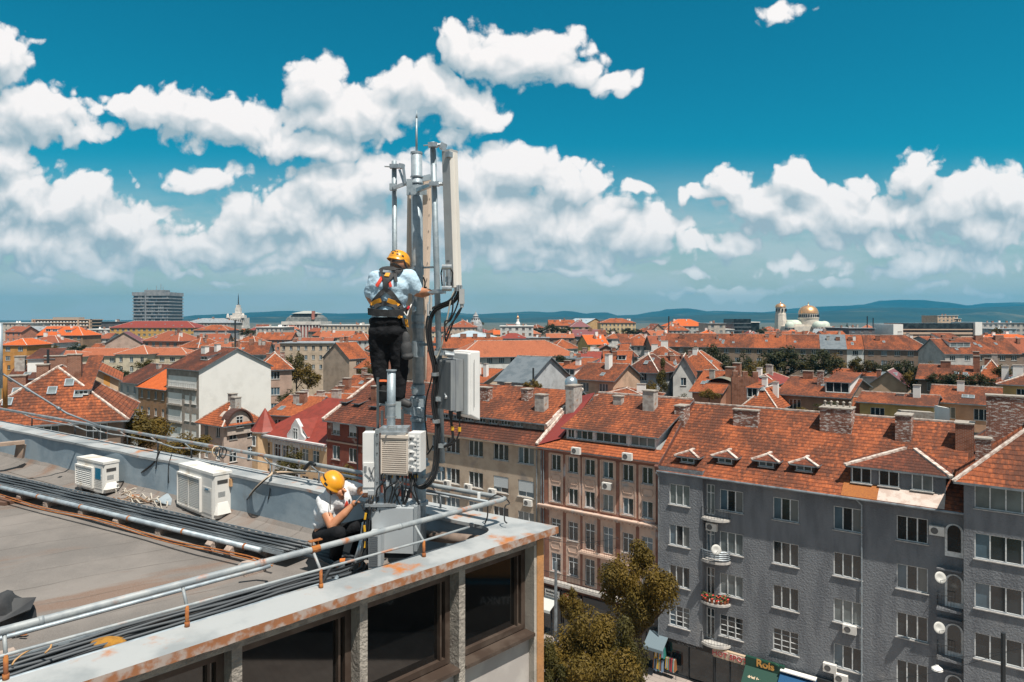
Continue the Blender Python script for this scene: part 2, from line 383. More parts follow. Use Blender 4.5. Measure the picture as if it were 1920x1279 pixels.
# felt with lapped seams
m, t, b = base_mat('roofing_felt'); MATS['roofing_felt'] = m
tc = t.new('ShaderNodeTexCoord'); v = tc.outputs['Object']
rot = t.new('ShaderNodeVectorRotate', rotation_type='Z_AXIS'); t.put(rot.inputs['Vector'], v); rot.inputs['Angle'].default_value = R(-34)
wv = t.vec('ADD', rot.outputs[0], t.vec('MULTIPLY', t.vec('SUBTRACT', t.noise(v, .8, 3).outputs['Color'], (.5, .5, .5)), (.15, .34, 0)))
sp = t.new('ShaderNodeSeparateXYZ'); t.put(sp.inputs[0], wv)
fr = t.math('FRACT', t.math('MULTIPLY', sp.outputs[1], 2.2))
seam = t.math('MULTIPLY', t.ramp(fr, 0, .02), t.ramp(fr, .02, .055, 1, 0))
c = t.mix(t.ramp(t.noise(v, 1.1, 7, .6).outputs['Fac'], .35, .65), (.21, .19, .175, 1), (.135, .124, .116, 1))
c = t.mix(t.math('MULTIPLY', t.ramp(t.noise(t.vec('MULTIPLY', wv, (.5, 2.2, 1)), 1.0, 6, .6).outputs['Fac'], .52, .66), .8), c, (.17, .095, .06, 1))
c = t.mix(t.math('MULTIPLY', t.ramp(t.noise(v, 160, 2).outputs['Fac'], .3, .7), .4), c, (.27, .25, .235, 1))
c = t.mix(t.math('MULTIPLY', seam, t.ramp(t.noise(v, 1.3, 3).outputs['Fac'], .35, .62, .06, .6)), c, (.06, .055, .05, 1))
t.put(b.inputs['Base Color'], c); b.inputs['Roughness'].default_value = .95; b.inputs['Specular IOR Level'].default_value = .2
h = t.math('ADD', t.math('MULTIPLY', t.ramp(fr, 0, .02), .3), t.math('ADD', t.math('MULTIPLY', t.noise(v, 140, 3).outputs['Fac'], .12), t.math('MULTIPLY', t.noise(v, 3, 4).outputs['Fac'], .5)))
n = t.new('ShaderNodeBump'); n.inputs['Strength'].default_value = .6; n.inputs['Distance'].default_value = .03
t.put(n.inputs['Height'], h); t.put(b.inputs['Normal'], n.outputs[0])
felt = m
own = thing('corner_office_building', 'flat roofed corner building in front, with a rusty metal coping, concrete fins and dark windows', 'building', (-4, 8, 0))
IN_F, IN_B = .285, .32
ci = edges(IN_F, IN_B)
LF, LB = 9.0, 16.0
def arc_inner(of, ob, r=.22, n=7):            # rounded inner corner, from the back side to the front side
 c = edges(of, ob); a = c + db * r * 1.25; e = c - df * r * 1.25
 return [a * (1 - s) ** 2 + c * 2 * s * (1 - s) + e * s * s for s in [i / n for i in range(n + 1)]]
# felt deck
deck = MB(); o1 = edges(.27, .60); a = o1 + db * LB; e = o1 - df * LF
far = isect(a, df, e, db)
NX, NY = 40, 30
def deckpt(i, j):
 p = (o1 * (1 - i / NX) + a * (i / NX)); q = e * (1 - i / NX) + far * (i / NX)
 v_ = p * (1 - j / NY) + q * (j / NY)
 return Z(v_, ZF + .022 * (mnoise.noise(Vector((v_[0] * .9, v_[1] * .9, 3.1)))))
for i in range(NX):
 for j in range(NY): deck.face([deckpt(i, j), deckpt(i + 1, j), deckpt(i + 1, j + 1), deckpt(i, j + 1)])
# upturned felt against the back wall
K = 60
def cove(i, s):
 k = LB * i / K; base = edges(.27, .60) + db * k
 bump_ = .03 * mnoise.noise(Vector((k * 1.7, s * 2, 8)))
 off = [0, .16, .27, .33][s]; zz = [0.0, .035, .09, .17][s]
 return Z(base - nb * off + nb * bump_ * .3, ZF + zz + bump_ * (.6 if s else .3))
for i in range(K):
 for s_ in range(3): deck.face([cove(i, s_), cove(i, s_ + 1), cove(i + 1, s_ + 1), cove(i + 1, s_)])
deck.build('roof_felt', felt, own, smooth=True, world=True)
# inner parapet walls
w = MB()
pw_ = arc_inner(IN_F - .04, IN_B - .022)
path = [edges(IN_F - .04, IN_B - .022) + db * LB] + pw_ + [edges(IN_F - .04, IN_B - .022) - df * LF]
for i in range(len(path) - 1):
 w.face([Z(path[i], ZF - .1), Z(path[i + 1], ZF - .1), Z(path[i + 1], ZC - .004), Z(path[i], ZC - .004)])
w.build('parapet_inner_face', lead_wall, own, world=True)
# outer walls of the block down to the street
w = MB(); of_, ob_ = .15, .05
T2 = edges(of_, ob_)
w.face([Z(T2, 0), Z(T2 + db * LB, 0), Z(T2 + db * LB, ZC - .07), Z(T2, ZC - .07)])
w.build('street_wall', ochre, own, world=True)
# coping: top sheet, fascia, wavy inner lip
cp = MB(); th = .055
arc = arc_inner(IN_F, IN_B)
N_ = 44
def ofr(k): return TIP - df * k
def ifr(k): return arc[-1] - df * k
def obk(k): return TIP + db * k
def ibk(k): return arc[0] + db * k + nb * (.010 * math.sin(k * 5.1) + .013 * mnoise.noise(Vector((k * 2.3, 1.5, 0))))
kf0 = (TIP - arc[-1]).dot(df); kb0 = (arc[0] - TIP).dot(db)
cp.face([Z(p_, ZC) for p_ in [ofr(kf0), TIP, obk(kb0)] + [ibk(0)] + arc[1:]][::1])
for i in range(N_):
 k0, k1 = LF * i / N_, LF * (i + 1) / N_
 cp.face([Z(ofr(kf0 + k0), ZC), Z(ifr(k0), ZC), Z(ifr(k1), ZC), Z(ofr(kf0 + k1), ZC)])
 cp.face([Z(ifr(k0), ZC), Z(ifr(k0), ZC - .03), Z(ifr(k1), ZC - .03), Z(ifr(k1), ZC)])
 k0, k1 = LB * i / N_, LB * (i + 1) / N_
 for s_ in range(4):
  a0 = k0 + (k1 - k0) * s_ / 4; a1 = k0 + (k1 - k0) * (s_ + 1) / 4
  cp.face([Z(obk(kb0 + a0), ZC), Z(obk(kb0 + a1), ZC), Z(ibk(a1), ZC), Z(ibk(a0), ZC)])
  cp.face([Z(ibk(a0), ZC), Z(ibk(a1), ZC), Z(ibk(a1), ZC - .028), Z(ibk(a0), ZC - .028)])
for i in range(len(arc) - 1):
 cp.face([Z(arc[i], ZC), Z(arc[i + 1], ZC), Z(arc[i + 1], ZC - .03), Z(arc[i], ZC - .03)])
cp.face([Z(TIP, ZC), Z(obk(LB), ZC), Z(obk(LB), ZC - th), Z(TIP, ZC - th)])
cop = cp.build('coping', coping_mat, own, world=True)
# standing folds across the coping
fl = MB()
for k in (1.15, 2.35, 3.5, 4.7, 5.9): fl.bar(Z(ofr(kf0 + k) + nf * .01, ZC + .006), Z(ifr(k), ZC + .006), .012, .012)
for k in [.9 + 1.1 * i for i in range(12)]: fl.bar(Z(obk(kb0 + k), ZC + .006), Z(ibk(k), ZC + .006), .012, .012)
fl.build('sheet_fold', coping_mat, cop, world=True) if False else None
fa = MB(); prev = None
for i in range(N_ * 4 + 1):
 k = (LF + kf0) * i / (N_ * 4)
 q = ofr(k) - nf * (.004 + .006 * mnoise.noise(Vector((k * 6, 0, 0)))); zz = ZC - th - .012 * max(0, mnoise.noise(Vector((k * 9, 4, 0))))
 cur = (Z(ofr(k), ZC), Z(q, zz))
 if prev: fa.face([prev[0], prev[1], cur[1], cur[0]])
 prev = cur
fa.build('coping_edge', rust_edge, own, world=True)
un = MB()
un.face([Z(TIP, ZC - th), Z(ofr(LF), ZC - th), Z(ofr(LF) + nf * .2, ZC - th), Z(TIP + nf * .2, ZC - th)])
un.build('coping_soffit', concrete, own, world=True)
# concrete beam under the coping, set back from its edge
FACE = TIP + nf * .085                          # the fins' front plane
bm_ = MB()
e0, e1 = FACE - df * .11, FACE - df * LF
bm_.hexa([Z(p_, z_) for z_ in (ZC - .135, ZC - th - .002) for p_ in (e0, e1, e1 + nf * .16, e0 + nf * .16)])
bm_.build('concrete_beam', concrete, own, world=True)
# fins and windows, one bay every 0.85 m
FY = [5.657, 5.079, 4.475, 3.88, 3.285, 2.69, 2.1]
for i, y_ in enumerate(FY):
 f0 = Vector((y_ - 5.472, y_, 0))            # left front edge of the fin
 f0 = FACE + df * ((f0 - FACE).dot(df))
 wdt, dep = (.060, .135) if i else (.105, .15)
 fm = MB(); c4 = [f0, f0 + df * wdt, f0 + df * wdt + nf * dep, f0 + nf * dep]
 fm.hexa([Z(p_, z_) for z_ in (22.4, ZC - .1351) for p_ in c4])
 fo = fm.build('pillar', concrete if i else concrete_plain, own, world=True)
 if i == 0:
  fo['label'] = 'corner pillar with a strip of ochre paint'
  om = MB(); c4 = [f0 + df * .03 - nf * .006, f0 + df * .112 - nf * .006, f0 + df * .112 + nf * .1, f0 + df * .03 + nf * .1]
  om.hexa([Z(p_, z_) for z_ in (22.4, ZC - .1)  for p_ in c4]); om.build('painted_strip', ochre, own, world=True)
 # window bay to the left of this fin
 if i + 1 < len(FY):
  f1 = Vector((FY[i + 1] - 5.472, FY[i + 1], 0)); f1 = FACE + df * ((f1 - FACE).dot(df)) + df * .061
  f0b = f0 - df * .001; G0 = nf * .105
  zt, zb = ZC - .136, 24.40
  fr_ = MB(); thk = .045
  def fbar(a_, b_, za, zb_): fr_.hexa([Z(p_, z_) for z_ in (za, zb_) for p_ in (a_ + G0, b_ + G0, b_ + G0 + nf * .05, a_ + G0 + nf * .05)])
  fbar(f1, f0b, zt - .085, zt); fbar(f1, f0b, zb, zb + thk)
  fbar(f1, f1 + df * thk, zb + thk, zt - .085); fbar(f0b - df * thk, f0b, zb + thk, zt - .085)
  fbar(f0b - df * (thk + .05), f0b - df * (thk + .035), zb + thk, zt - .085)
  wo_ = fr_.build('window', brown_metal, own, world=True)
  pn = MB(); G1 = nf * .14
  pn.face([Z(f1 + df * .01 + G1, zb + .01), Z(f0b - df * .01 + G1, zb + .01), Z(f0b - df * .01 + G1, zt - .01), Z(f1 + df * .01 + G1, zt - .01)])
  pn.build('pane', own_glass, wo_, world=True)
  sl_ = MB(); sl_.hexa([Z(p_, z_) for z_ in (zb - .03, zb - .002) for p_ in (f1 - nf * .015, f0b - nf * .015, f0b + nf * .1, f1 + nf * .1)])
  sl_.build('window_sill', brown_metal, wo_, world=True)
  pl_ = MB(); pl_.hexa([Z(p_, z_) for z_ in (22.4, zb - .031) for p_ in (f1 + nf * .06, f0b + nf * .06, f0b + nf * .12, f1 + nf * .12)])
  pl_.build('wall_panel', panel_wall, own, world=True)
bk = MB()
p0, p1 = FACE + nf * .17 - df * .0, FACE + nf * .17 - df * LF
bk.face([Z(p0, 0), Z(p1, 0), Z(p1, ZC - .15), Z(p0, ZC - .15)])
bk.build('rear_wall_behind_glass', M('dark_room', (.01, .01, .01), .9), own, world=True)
lw = MB(); p0, p1 = FACE + nf * .03, FACE + nf * .03 - df * LF
lw.face([Z(p0, 0), Z(p1, 0), Z(p1, 22.4), Z(p0, 22.4)]); lw.build('lower_wall', concrete_plain, own, world=True)
# =================================================================== guard rail round the roof
RAILD = (Vector((-8.6, 11.5, 0)) - Vector((-.045, 5.78, 0))).normalized()
rc = Vector((-.045, 5.78, ZR))
gr = thing('guard_rail', 'low galvanized pipe guard rail with rusty posts running along both roof edges', 'railing', (0, 5, ZC))
tp = MB(); pr = .021
front_end = rc - df * 8.2
back_end = rc + RAILD * 15
cb_ = [rc - df * .06, rc - df * .015 + RAILD * .012, rc + RAILD * .06 - df * .0]
tp.tube([front_end] + cb_ + [back_end], pr, 12)
for k in (1.1, 2.15, 3.3, 4.4): tp.tube([rc - df * (k - .012), rc - df * (k + .012)], pr + .0025, 12)
gtp = tp.build('top_pipe', rail_mat, gr, smooth=True, world=True)
tp2 = MB(); d2 = Vector((0, 0, -.05)); tp2.tube([rc + RAILD * .12 + d2 + nb * .02, rc + RAILD * 2.2 + d2 + nb * .02], .014, 8)
tp2.build('second_pipe', gutter_mat, gr, smooth=True, world=True)
rod = MB(); pts = []
POSTS = [(795, 1044), (602, 1102), (351, 1175), (11, 1274)]
base_pts = [G(x, y, ZC) for x, y in POSTS]
base_pts += [base_pts[-1] - df * 1.0]
tops = []
for q in base_pts:
 mid = q + Vector((0, 0, .112)) + nf * .004; k = (q - rc).dot(df)
 topp = rc + df * k + df * .0; tops.append(mid)
 pm = MB(); pm.tube([q - Vector((0, 0, .02)), mid + Vector((0, 0, .008))], .011, 8)
 pm.tube([q - Vector((0, 0, .004)), q + Vector((0, 0, .028))], .015, 8)
 po = pm.build('post', rust_mat, gr, smooth=True, world=True)
 bm2 = MB(); bm2.tube([mid, topp - Vector((0, 0, .012))], .0095, 8); bm2.build('brace', rail_mat, po, smooth=True, world=True)
end = tops[0] + (on_line(880, 988, tops[0], df) - tops[0])
rod.tube([end, tops[0] + Vector((0, 0, .004))] + [tt_ + Vector((0, 0, .006)) for tt_ in tops[1:]] , .0085, 8)
rod.build('lower_rod', rail_mat, gr, smooth=True, world=True)
bx = [(826, 953), (598, 906), (507, 889), (359, 859), (296, 846), (239, 834), (186, 824), (141, 814), (60, 797)]
rp = []
for x, y in bx:
 q = G(x, y, ZC); q = q + nb * 0; k = (q - rc).dot(RAILD)
 mid = q + Vector((0, 0, .115)); topp = rc + RAILD * k; rp.append(mid)
 pm = MB(); pm.tube([q - Vector((0, 0, .02)), mid], .010, 6); po = pm.build('post', dark_metal if x < 500 else gutter_mat, gr, smooth=True, world=True)
 bm2 = MB(); bm2.tube([mid, topp + RAILD * .05], .008, 6); bm2.build('brace', rail_mat, po, smooth=True, world=True)
for a_, b_ in zip(rp, rp[1:]):
 if rp.index(a_) == 0: b_ = a_ + RAILD * .62
 r2 = MB(); m_ = (a_ + b_) / 2 + Vector((0, 0, random.uniform(-.03, .03)))
 r2.tube([a_ - RAILD * .1, a_ + Vector((0, 0, .004)), m_, b_], .010, 6); r2.build('lower_rod', rail_mat, gr, smooth=True, world=True)
# clamp plate bolted on the pipe
pm = MB(); k = (G(589, 1028, ZR) - rc).dot(df); q = rc + df * k
for s_ in (-.022, .022): pm.tube([q + df * s_ + Vector((0, 0, .01)), q + df * s_ + Vector((0, 0, .062))], .004, 6)
pm.bar(q - df * .045 + Vector((0, 0, .056)), q + df * .045 + Vector((0, 0, .056)), .035, .006)
pm.tube([q - df * .03, q + df * .03], .0245, 10)
pm.build('clamp', rust_mat, gr, world=True)
# guy wire with clamps
gw = MB(); A = P(-60, 655, 9.0); B = P(205, 806, 9.55)
gw.tube([A, P(0, 698, 9.1), P(60, 735, 9.2), P(125, 775, 9.4), B], .014, 6)
for x, y in ((20, 712), (52, 731), (110, 766)): gw.tube([P(x - 3, y - 2, 9.2), P(x + 3, y + 2, 9.2)], .024, 6)
gw.solo('guy_wire', gutter_mat, 'dark steel guy cable with clamps slanting down onto the back guard rail at left', 'cable', smooth=True)
gp = MB(); gp.tube([P(0, 606, 9.0), P(0, 728, 9.0)], .03, 10)
gp.solo('grey_pole', steel_dull, 'grey steel pole standing at the left edge above the roof', 'pole', smooth=True)
gp = MB(); gp.tube([P(10, 765, 11.6), P(9, 680, 11.6)], .036, 8)
gp.solo('timber_post', M('old_yellow_timber', (.36, .17, .04), .85, col2=(.26, .11, .03), scale=12, stretch=(4, 4, .6)), 'yellowed wooden post standing behind the rail at the left edge', 'post', smooth=True)
# =================================================================== cable trays with cables, blocks
cable_mats = [black_rubber, M('charcoal_cable', (.03, .035, .04), .5), M('grey_cable', (.07, .08, .09), .5)]
def tray(name, a, b_, w, side, label, ncab, zt):
 a, b_ = Z(a, zt), Z(b_, zt); d = (b_ - a).normalized(); s_ = d.cross(Vector((0, 0, 1))) * side; L = (b_ - a).length
 th_ = thing(name, label, 'cable tray', a)
 tm = MB(); tm.bar(a + s_ * w / 2, b_ + s_ * w / 2, w, .004)
 for off in (0, w):
  for k in range(int(L / .1)):            # perforated side rails: slots are real gaps
   q = a + s_ * off + d * (k * .1)
   tm.bar(q + d * .0 + Vector((0, 0, .012)), q + d * .1 + Vector((0, 0, .012)), .003, .022)
   tm.bar(q + Vector((0, 0, .031)), q + d * .062 + Vector((0, 0, .031)), .003, .016)
   tm.bar(q + Vector((0, 0, .046)), q + d * .1 + Vector((0, 0, .046)), .004, .012)
 tm.build('tray', steel_dull, th_, world=True)
 return th_, a, b_, d, s_, L
ta0, ta1 = G(-140, 860, 24.85), G(585, 1023, 24.85)
tA, a, b_, d, s_, L = tray('cable_tray', ta0, ta1, .30, 1, 'long metal cable tray full of black cables crossing the roof behind the air conditioners', 10, 24.83)
for k in range(12):
 o_ = .02 + .26 * k / 11; z_ = .024 + .014 * (k % 3)
 cm = MB(); pts = []
 for i in range(26):
  q = a + d * (L * i / 25) + s_ * (o_ + .008 * math.sin(i * 1.3 + k * 2)) + Vector((0, 0, z_ + .003 * math.sin(i * 2.1 + k)))
  pts.append(q)
 cm.tube(pts, .011, 6); cm.build('cable', cable_mats[k % 3], tA, smooth=True, world=True)
cm = MB(); cm.tube([a + s_ * .39 + Vector((0, 0, .05)), b_ + s_ * .39 - d * .25 + Vector((0, 0, .05))], .026, 10)
pa = thing('conduit_pipe', 'grey steel conduit pipe running along the rear cable tray on concrete blocks', 'pipe', a + s_ * .39); cm.build('pipe', steel_dull, pa, smooth=True, world=True)
for i in range(9):
 q = a + s_ * .39 + d * (L * (i + .5) / 9) + Vector((0, 0, .05)); c2 = MB(); c2.tube([q - d * .012, q + d * .012], .0285, 10)
 c2.build('pipe_clip', rust_mat, pa, world=True)
rw = MB(); pts = [a + s_ * (.47 + .012 * math.sin(i)) + d * (L * i / 24) + Vector((0, 0, -.01 + .016 * math.sin(i * .9))) for i in range(25)]
rw.tube(pts, .007, 5); rw.tube([p_ - Vector((0, 0, .02)) + s_ * .01 for p_ in pts], .006, 5)
rw.solo('rusty_rebar', rust_mat, 'pair of thin rusty rods lying along the conduit on the concrete blocks', 'rod', smooth=True)
block_mat = M('cast_concrete_block', (.40, .32, .27), .95, 0, col2=(.30, .24, .21), scale=14, bump=.6, bscale=50)
def block(c, along, ln, wd, ht, label, group, top_mat=None):
 c = Vector(c); along = along.normalized(); sd = along.cross(Vector((0, 0, 1)))
 mb = MB(); pr_ = [(-.5, 0), (.5, 0), (.5, .55), (.28, 1), (-.28, 1), (-.5, .7)]
 n_ = len(pr_); f_ = [c + along * (p_[0] * ln) + Vector((0, 0, p_[1] * ht)) - sd * wd / 2 for p_ in pr_]; g_ = [p_ + sd * wd for p_ in f_]
 mb.face(f_); mb.face(g_[::-1])
 for i in range(n_): mb.face([f_[i], g_[i], g_[(i + 1) % n_], f_[(i + 1) % n_]])
 return mb.solo('concrete_block', block_mat, label, 'block', group)
blk = [(20, 925, 'at the left edge of the photo'), (62, 937, 'second from left'), (112, 949, 'in front of the small air conditioner'), (178, 965, 'left of the cable heap'),
 (243, 982, 'directly in front of the big air conditioner'), (323, 1000, 'left of a close pair'), (415, 1029, 'left one of the close pair near the corner'), (452, 1037, 'right one of the close pair near the corner')]
for x, y, w_ in blk[1:]:
 q = G(x, y - 4, ZF); block(q + s_ * .06, s_, .22, .085, .095, f'small beige block under the rear conduit, {w_}', 'concrete blocks carrying the rear conduit')
tb0, tb1 = G(-420, 1330, 24.88), G(588, 1076, 24.88)
tb0 = tb1 - df * 6.0
tB, a, b_, d, s_, L = tray('cable_tray', tb0, tb1, .30, 1, 'near metal cable tray packed with black cables along the front parapet', 10, 24.86)
tB_a, tB_b, tB_d, tB_s = a, b_, d, s_
for k in range(13):
 o_ = .02 + .26 * k / 12; z_ = .024 + .016 * (k % 3); cm = MB(); pts = []
 for i in range(30):
  pts.append(a + d * (L * i / 29) + s_ * (o_ + .014 * math.sin(i * 1.1 + k * 2.3)) + Vector((0, 0, z_ + .006 * math.sin(i * 1.7 + k))))
 # the cables swing round the corner and join the other tray
 cE = tA.location; q0 = pts[-1]; tdir = (ta0 - ta1).normalized()
 nA = tdir.cross(Vector((0, 0, 1))) * -1
 tgt = Z(ta1, 24.85) + (ta1 - ta0).normalized().cross(Vector((0, 0, 1))) * (.02 + .26 * (12 - k) / 12)
 cA = (ta1 - ta0).normalized(); ctrl = isect(Z(q0, 0), df, Z(tgt, 0), cA);
 ex = Z(ctrl + (cA + df) * .05, 24.88)
 for j in range(1, 9):
  u_ = j / 9; pts.append(q0 * (1 - u_) ** 2 + ex * 2 * u_ * (1 - u_) + Z(tgt, 24.86) * u_ * u_)
 cm.tube(pts, .011, 6); cm.build('cable', cable_mats[k % 3], tB, smooth=True, world=True)
cm = MB(); q1 = G(505, 1062, 24.9); q2 = q1 - df * 6
cm.tube([q2, q1 - df * .08, q1, q1 + nf * .06 + df * .02, q1 + nf * .14 - df * .03, q1 + nf * .20 - df * .16], .016, 8)
cm.solo('conduit_pipe', steel_dull, 'blue grey conduit pipe with a bent end beside the front cable tray', 'pipe', smooth=True)
cm = MB(); q1 = G(640, 1085, 24.93); cm.tube([q1 - df * 6.2, q1 - df * .05, q1 + nf * .06], .017, 8)
cm.solo('conduit_pipe', steel_dull, 'grey conduit pipe just inside the front parapet coping', 'pipe', smooth=True)
for (x, y, w_) in ((545, 1112, 'beside the second rail post, right'), (300, 1183, 'in the middle of the front parapet'), (4, 1240, 'at the bottom left edge of the photo')):
 q = G(x, y, ZF + .12); q = Z(q, ZF)
 block(q, df, .24, .10, .17, f'concrete block under the front tray, {w_}', 'concrete blocks under the front tray')
block(G(472, 1073, ZF), df, .20, .16, .09, 'square pale concrete paver under the bent conduit end', 'concrete blocks under the front tray')
block(G(500, 1040, ZF), s_, .2, .09, .1, 'beige concrete block where the two cable trays meet', 'concrete blocks under the front tray')
fm = MB(); q = G(203, 1206, 24.9); fm.ell(q, (.12, .07, .035), 12, 6)
fm.solo('foam_lump', M('old_yellow_foam', (.36, .17, .02), .9, bump=1, bscale=30, col2=(.28, .13, .02), scale=20), 'lump of old yellow foam wedged between front tray and coping', 'foam lump', smooth=True)
cm = MB(); q = G(60, 1228, 25.0); cm.tube([q + Vector((.11 * math.cos(a_ * .5), .06 * math.sin(a_ * .5), .05 * math.sin(a_ * .5 + 1))) for a_ in range(-1, 8)], .006, 6)
cm.solo('loose_wire', M('tan_wire', (.45, .26, .11), .6), 'curl of tan wire sticking up beside the front tray at left', 'wire', smooth=True)
# =================================================================== air conditioners
def grille(mb, x0, x1, z0, z1, y, n, hw, m=0):
 for i in range(n):
  z_ = z0 + (z1 - z0) * (i + .5) / n
  mb.hexa([(x0, y, z_ - hw), (x1, y, z_ - hw), (x1, y + .012, z_ - hw - .004), (x0, y + .012, z_ - hw - .004), (x0, y - .012, z_ + hw * .2), (x1, y - .012, z_ + hw * .2), (x1, y + .004, z_ + hw), (x0, y + .004, z_ + hw)], m)
acm = M('air_conditioner_enamel', (.70, .69, .66), .45, 0, col2=(.63, .62, .59), scale=2, col3=(.52, .47, .40), scale3=3)
ac_dark = M('dark_fan_recess', (.05, .05, .05), .8)
def ac_unit(name, loc, rz, W_, D_, H_, big, label):
 th_ = thing(name, label, 'air conditioner', loc, rz)
 c = MB(); c.box(-W_ / 2, W_ / 2, -D_ / 2 + .02, D_ / 2, .05, H_)
 c.hexa([(-W_/2, -D_/2, .05), (W_/2 - .03, -D_/2, .05), (W_/2, -D_/2 + .02, .05), (-W_/2, -D_/2 + .02, .05), (-W_/2, -D_/2, H_), (W_/2 - .03, -D_/2, H_), (W_/2, -D_/2 + .02, H_), (-W_/2, -D_/2 + .02, H_)])
 c.build('casing', acm, th_)
 tp_ = MB(); tp_.box(-W_ / 2 - .006, W_ / 2 + .006, -D_ / 2 - .006, D_ / 2 + .006, H_ - .01, H_ + .018); tp_.build('lid', acm, th_)
 gx0, gx1 = (-W_ / 2 + .02, W_ / 2 - .28) if big else (-W_ / 2 + .015, W_ / 2 - .25)
 r_ = MB(); r_.box(gx0, gx1, -D_ / 2 - .003, -D_ / 2 + .001, .11, H_ - .09)
 fg = r_.build('fan_recess', ac_dark, th_)
 gm = MB(); grille(gm, gx0, gx1, .11, H_ - .09, -D_ / 2 - .012, 17 if big else 9, .0085 if big else .018)
 if big:
  for i in range(1): gm.bar((gx0 + (gx1 - gx0) * (i + .5) / 1, -D_ / 2 - .024, .11), (gx0 + (gx1 - gx0) * (i + .5) / 1, -D_ / 2 - .024, H_ - .09), .008, .006, (0, 1, 0))
 for (x0, x1, z0, z1) in ((gx0 - .015, gx1 + .015, H_ - .09, H_ - .07), (gx0 - .015, gx1 + .015, .09, .11), (gx0 - .015, gx0, .11, H_ - .09), (gx1, gx1 + .015, .11, H_ - .09)):
  gm.box(x0, x1, -D_ / 2 - .03, -D_ / 2 - .001, z0, z1)
 gm.build('grille', acm, th_)
 lv = MB()
 for i in range(8):
  z_ = .1 + (H_ - .26) * i / 8; lv.box(gx1 + .03, W_ / 2 - .04, -D_ / 2 - .004, -D_ / 2 - .001, z_, z_ + .052 * H_ / .72)
 lv.build('ribbed_panel', acm, th_)
 bd = MB(); bd.box(W_ / 2 - .20, W_ / 2 - .06, -D_ / 2 - .007, -D_ / 2 - .0045, H_ - (.19 if big else .21), H_ - (.155 if big else .07))
 bd.build('badge', M('blue_badge', (.0, .16, .28), .4) if not big else acm, th_)
 x = W_ / 2
 sd = MB(); sd.box(x + .001, x + .004, -.06, .06, H_ - .11, H_ - .07); sd.build('handle_slot', ac_dark, th_)
 sd = MB()
 for i in range(5): sd.box(x + .001, x + .003, -.05, .03, H_ * .62 - i * .012, H_ * .62 - i * .012 + .006)
 sd.build('side_label', M('label_grey', (.35, .36, .36), .6), th_)
 sv = MB(); sv.hexa([(x, -.10, .10), (x + .045, -.08, .10), (x + .045, .08, .10), (x, .10, .10), (x, -.06, .30 * H_ / .72), (x + .004, -.05, .29 * H_ / .72), (x + .004, .05, .29 * H_ / .72), (x, .06, .30 * H_ / .72)])
 sv.build('valve_cover', acm, th_)
 ft = MB()
 for sx in (-.3, .3): ft.box(sx * W_ - .03, sx * W_ + .03, -D_ / 2 - .03, D_ / 2 + .03, 0, .05)
 ft.build('foot', ac_dark, th_)
 if big:
  tx = text_mesh('DAIKIN', .024, M('badge_blue_ink', (.0, .12, .24), .5)); tx.name = 'lettering'; tx.parent = th_; tx.location = (W_ / 2 - .18, -D_ / 2 - .0085, H_ - .185); tx.rotation_euler = (R(90), 0, 0)
 return th_
FONT = None
def text_mesh(s, size, mat, ext=.001, align='LEFT', spacing=1.0, bold=0.0):
 cu = bpy.data.curves.new('lettering', 'FONT'); cu.body = s; cu.size = size; cu.extrude = ext; cu.align_x = align; cu.space_character = spacing; cu.offset = bold
 cu.resolution_u = 3
 o = bpy.data.objects.new('lettering', cu); COL.objects.link(o)
 dg = bpy.context.evaluated_depsgraph_get(); me = bpy.data.meshes.new_from_object(o.evaluated_get(dg)); me.name = 'lettering'
 bpy.data.objects.remove(o); me.materials.clear(); me.materials.append(mat)
 o = bpy.data.objects.new('lettering', me); COL.objects.link(o); return o
# front of each unit faces the lower left; rotation from the corner pixels
def face_rot(x0, y0, x1, y1, z):
 a_, b_ = G(x0, y0, z), G(x1, y1, z); return math.atan2(b_[1] - a_[1], b_[0] - a_[0]), (b_ - a_).length, a_, b_
r_, w_, a_, b_ = face_rot(344, 962, 400, 976, ZF + .05)
rz1 = R(-33)
def ac_at(xc, yc, W_, D_, H_, big, name, label, rz):       # near bottom corner (front right) at the pixel
 q = G(xc, yc, ZF + .05); ex, ey = Vector((math.cos(rz), math.sin(rz), 0)), Vector((-math.sin(rz), math.cos(rz), 0))
 c = q - ex * W_ / 2 + ey * D_ / 2
 return ac_unit(name, (c[0], c[1], ZF), rz, W_, D_, H_, big, label)
AC1 = ac_at(400, 975, .84, .21, .545, True, 'air_conditioner', 'large white outdoor air conditioner with fine square fan grille, before the back parapet', R(-40))
AC2 = ac_at(194, 926, .68, .19, .43, False, 'air_conditioner', 'small white outdoor air conditioner with slatted front and a blue badge, at left', R(-33))
# junction box, board, pile of old cables, debris
q = on_line(440, 902, edges(0, .24), db); jb = MB(); jb.obox(q + nb * .045, db * .045, nb * .035, Vector((0, 0, .042)))
jb.solo('junction_box', M('peach_junction_box', (.55, .33, .17), .6), 'square peach coloured junction box fixed high on the inner parapet behind the big air conditioner', 'junction box')
bd = MB(); q = G(28, 862, ZF + .03); bd.obox(q, Vector((.17, .06, .01)), Vector((-.09, .19, .01)), Vector((0, 0, .006)))
bd.solo('loose_board', M('pale_board', (.50, .46, .42), .8, col2=(.42, .38, .34), scale=5), 'pale flat board lying on the felt near the left end of the back parapet', 'board')
pile = thing('cable_pile', 'tangled heap of old white and brown cables left between the two air conditioners', 'cable heap', G(290, 945, ZF))
pm_ = [M('old_white_cable', (.48, .44, .38), .7), M('old_beige_cable', (.36, .28, .2), .7), M('old_brown_cable', (.2, .11, .06), .7)]
rng = random.Random(3)
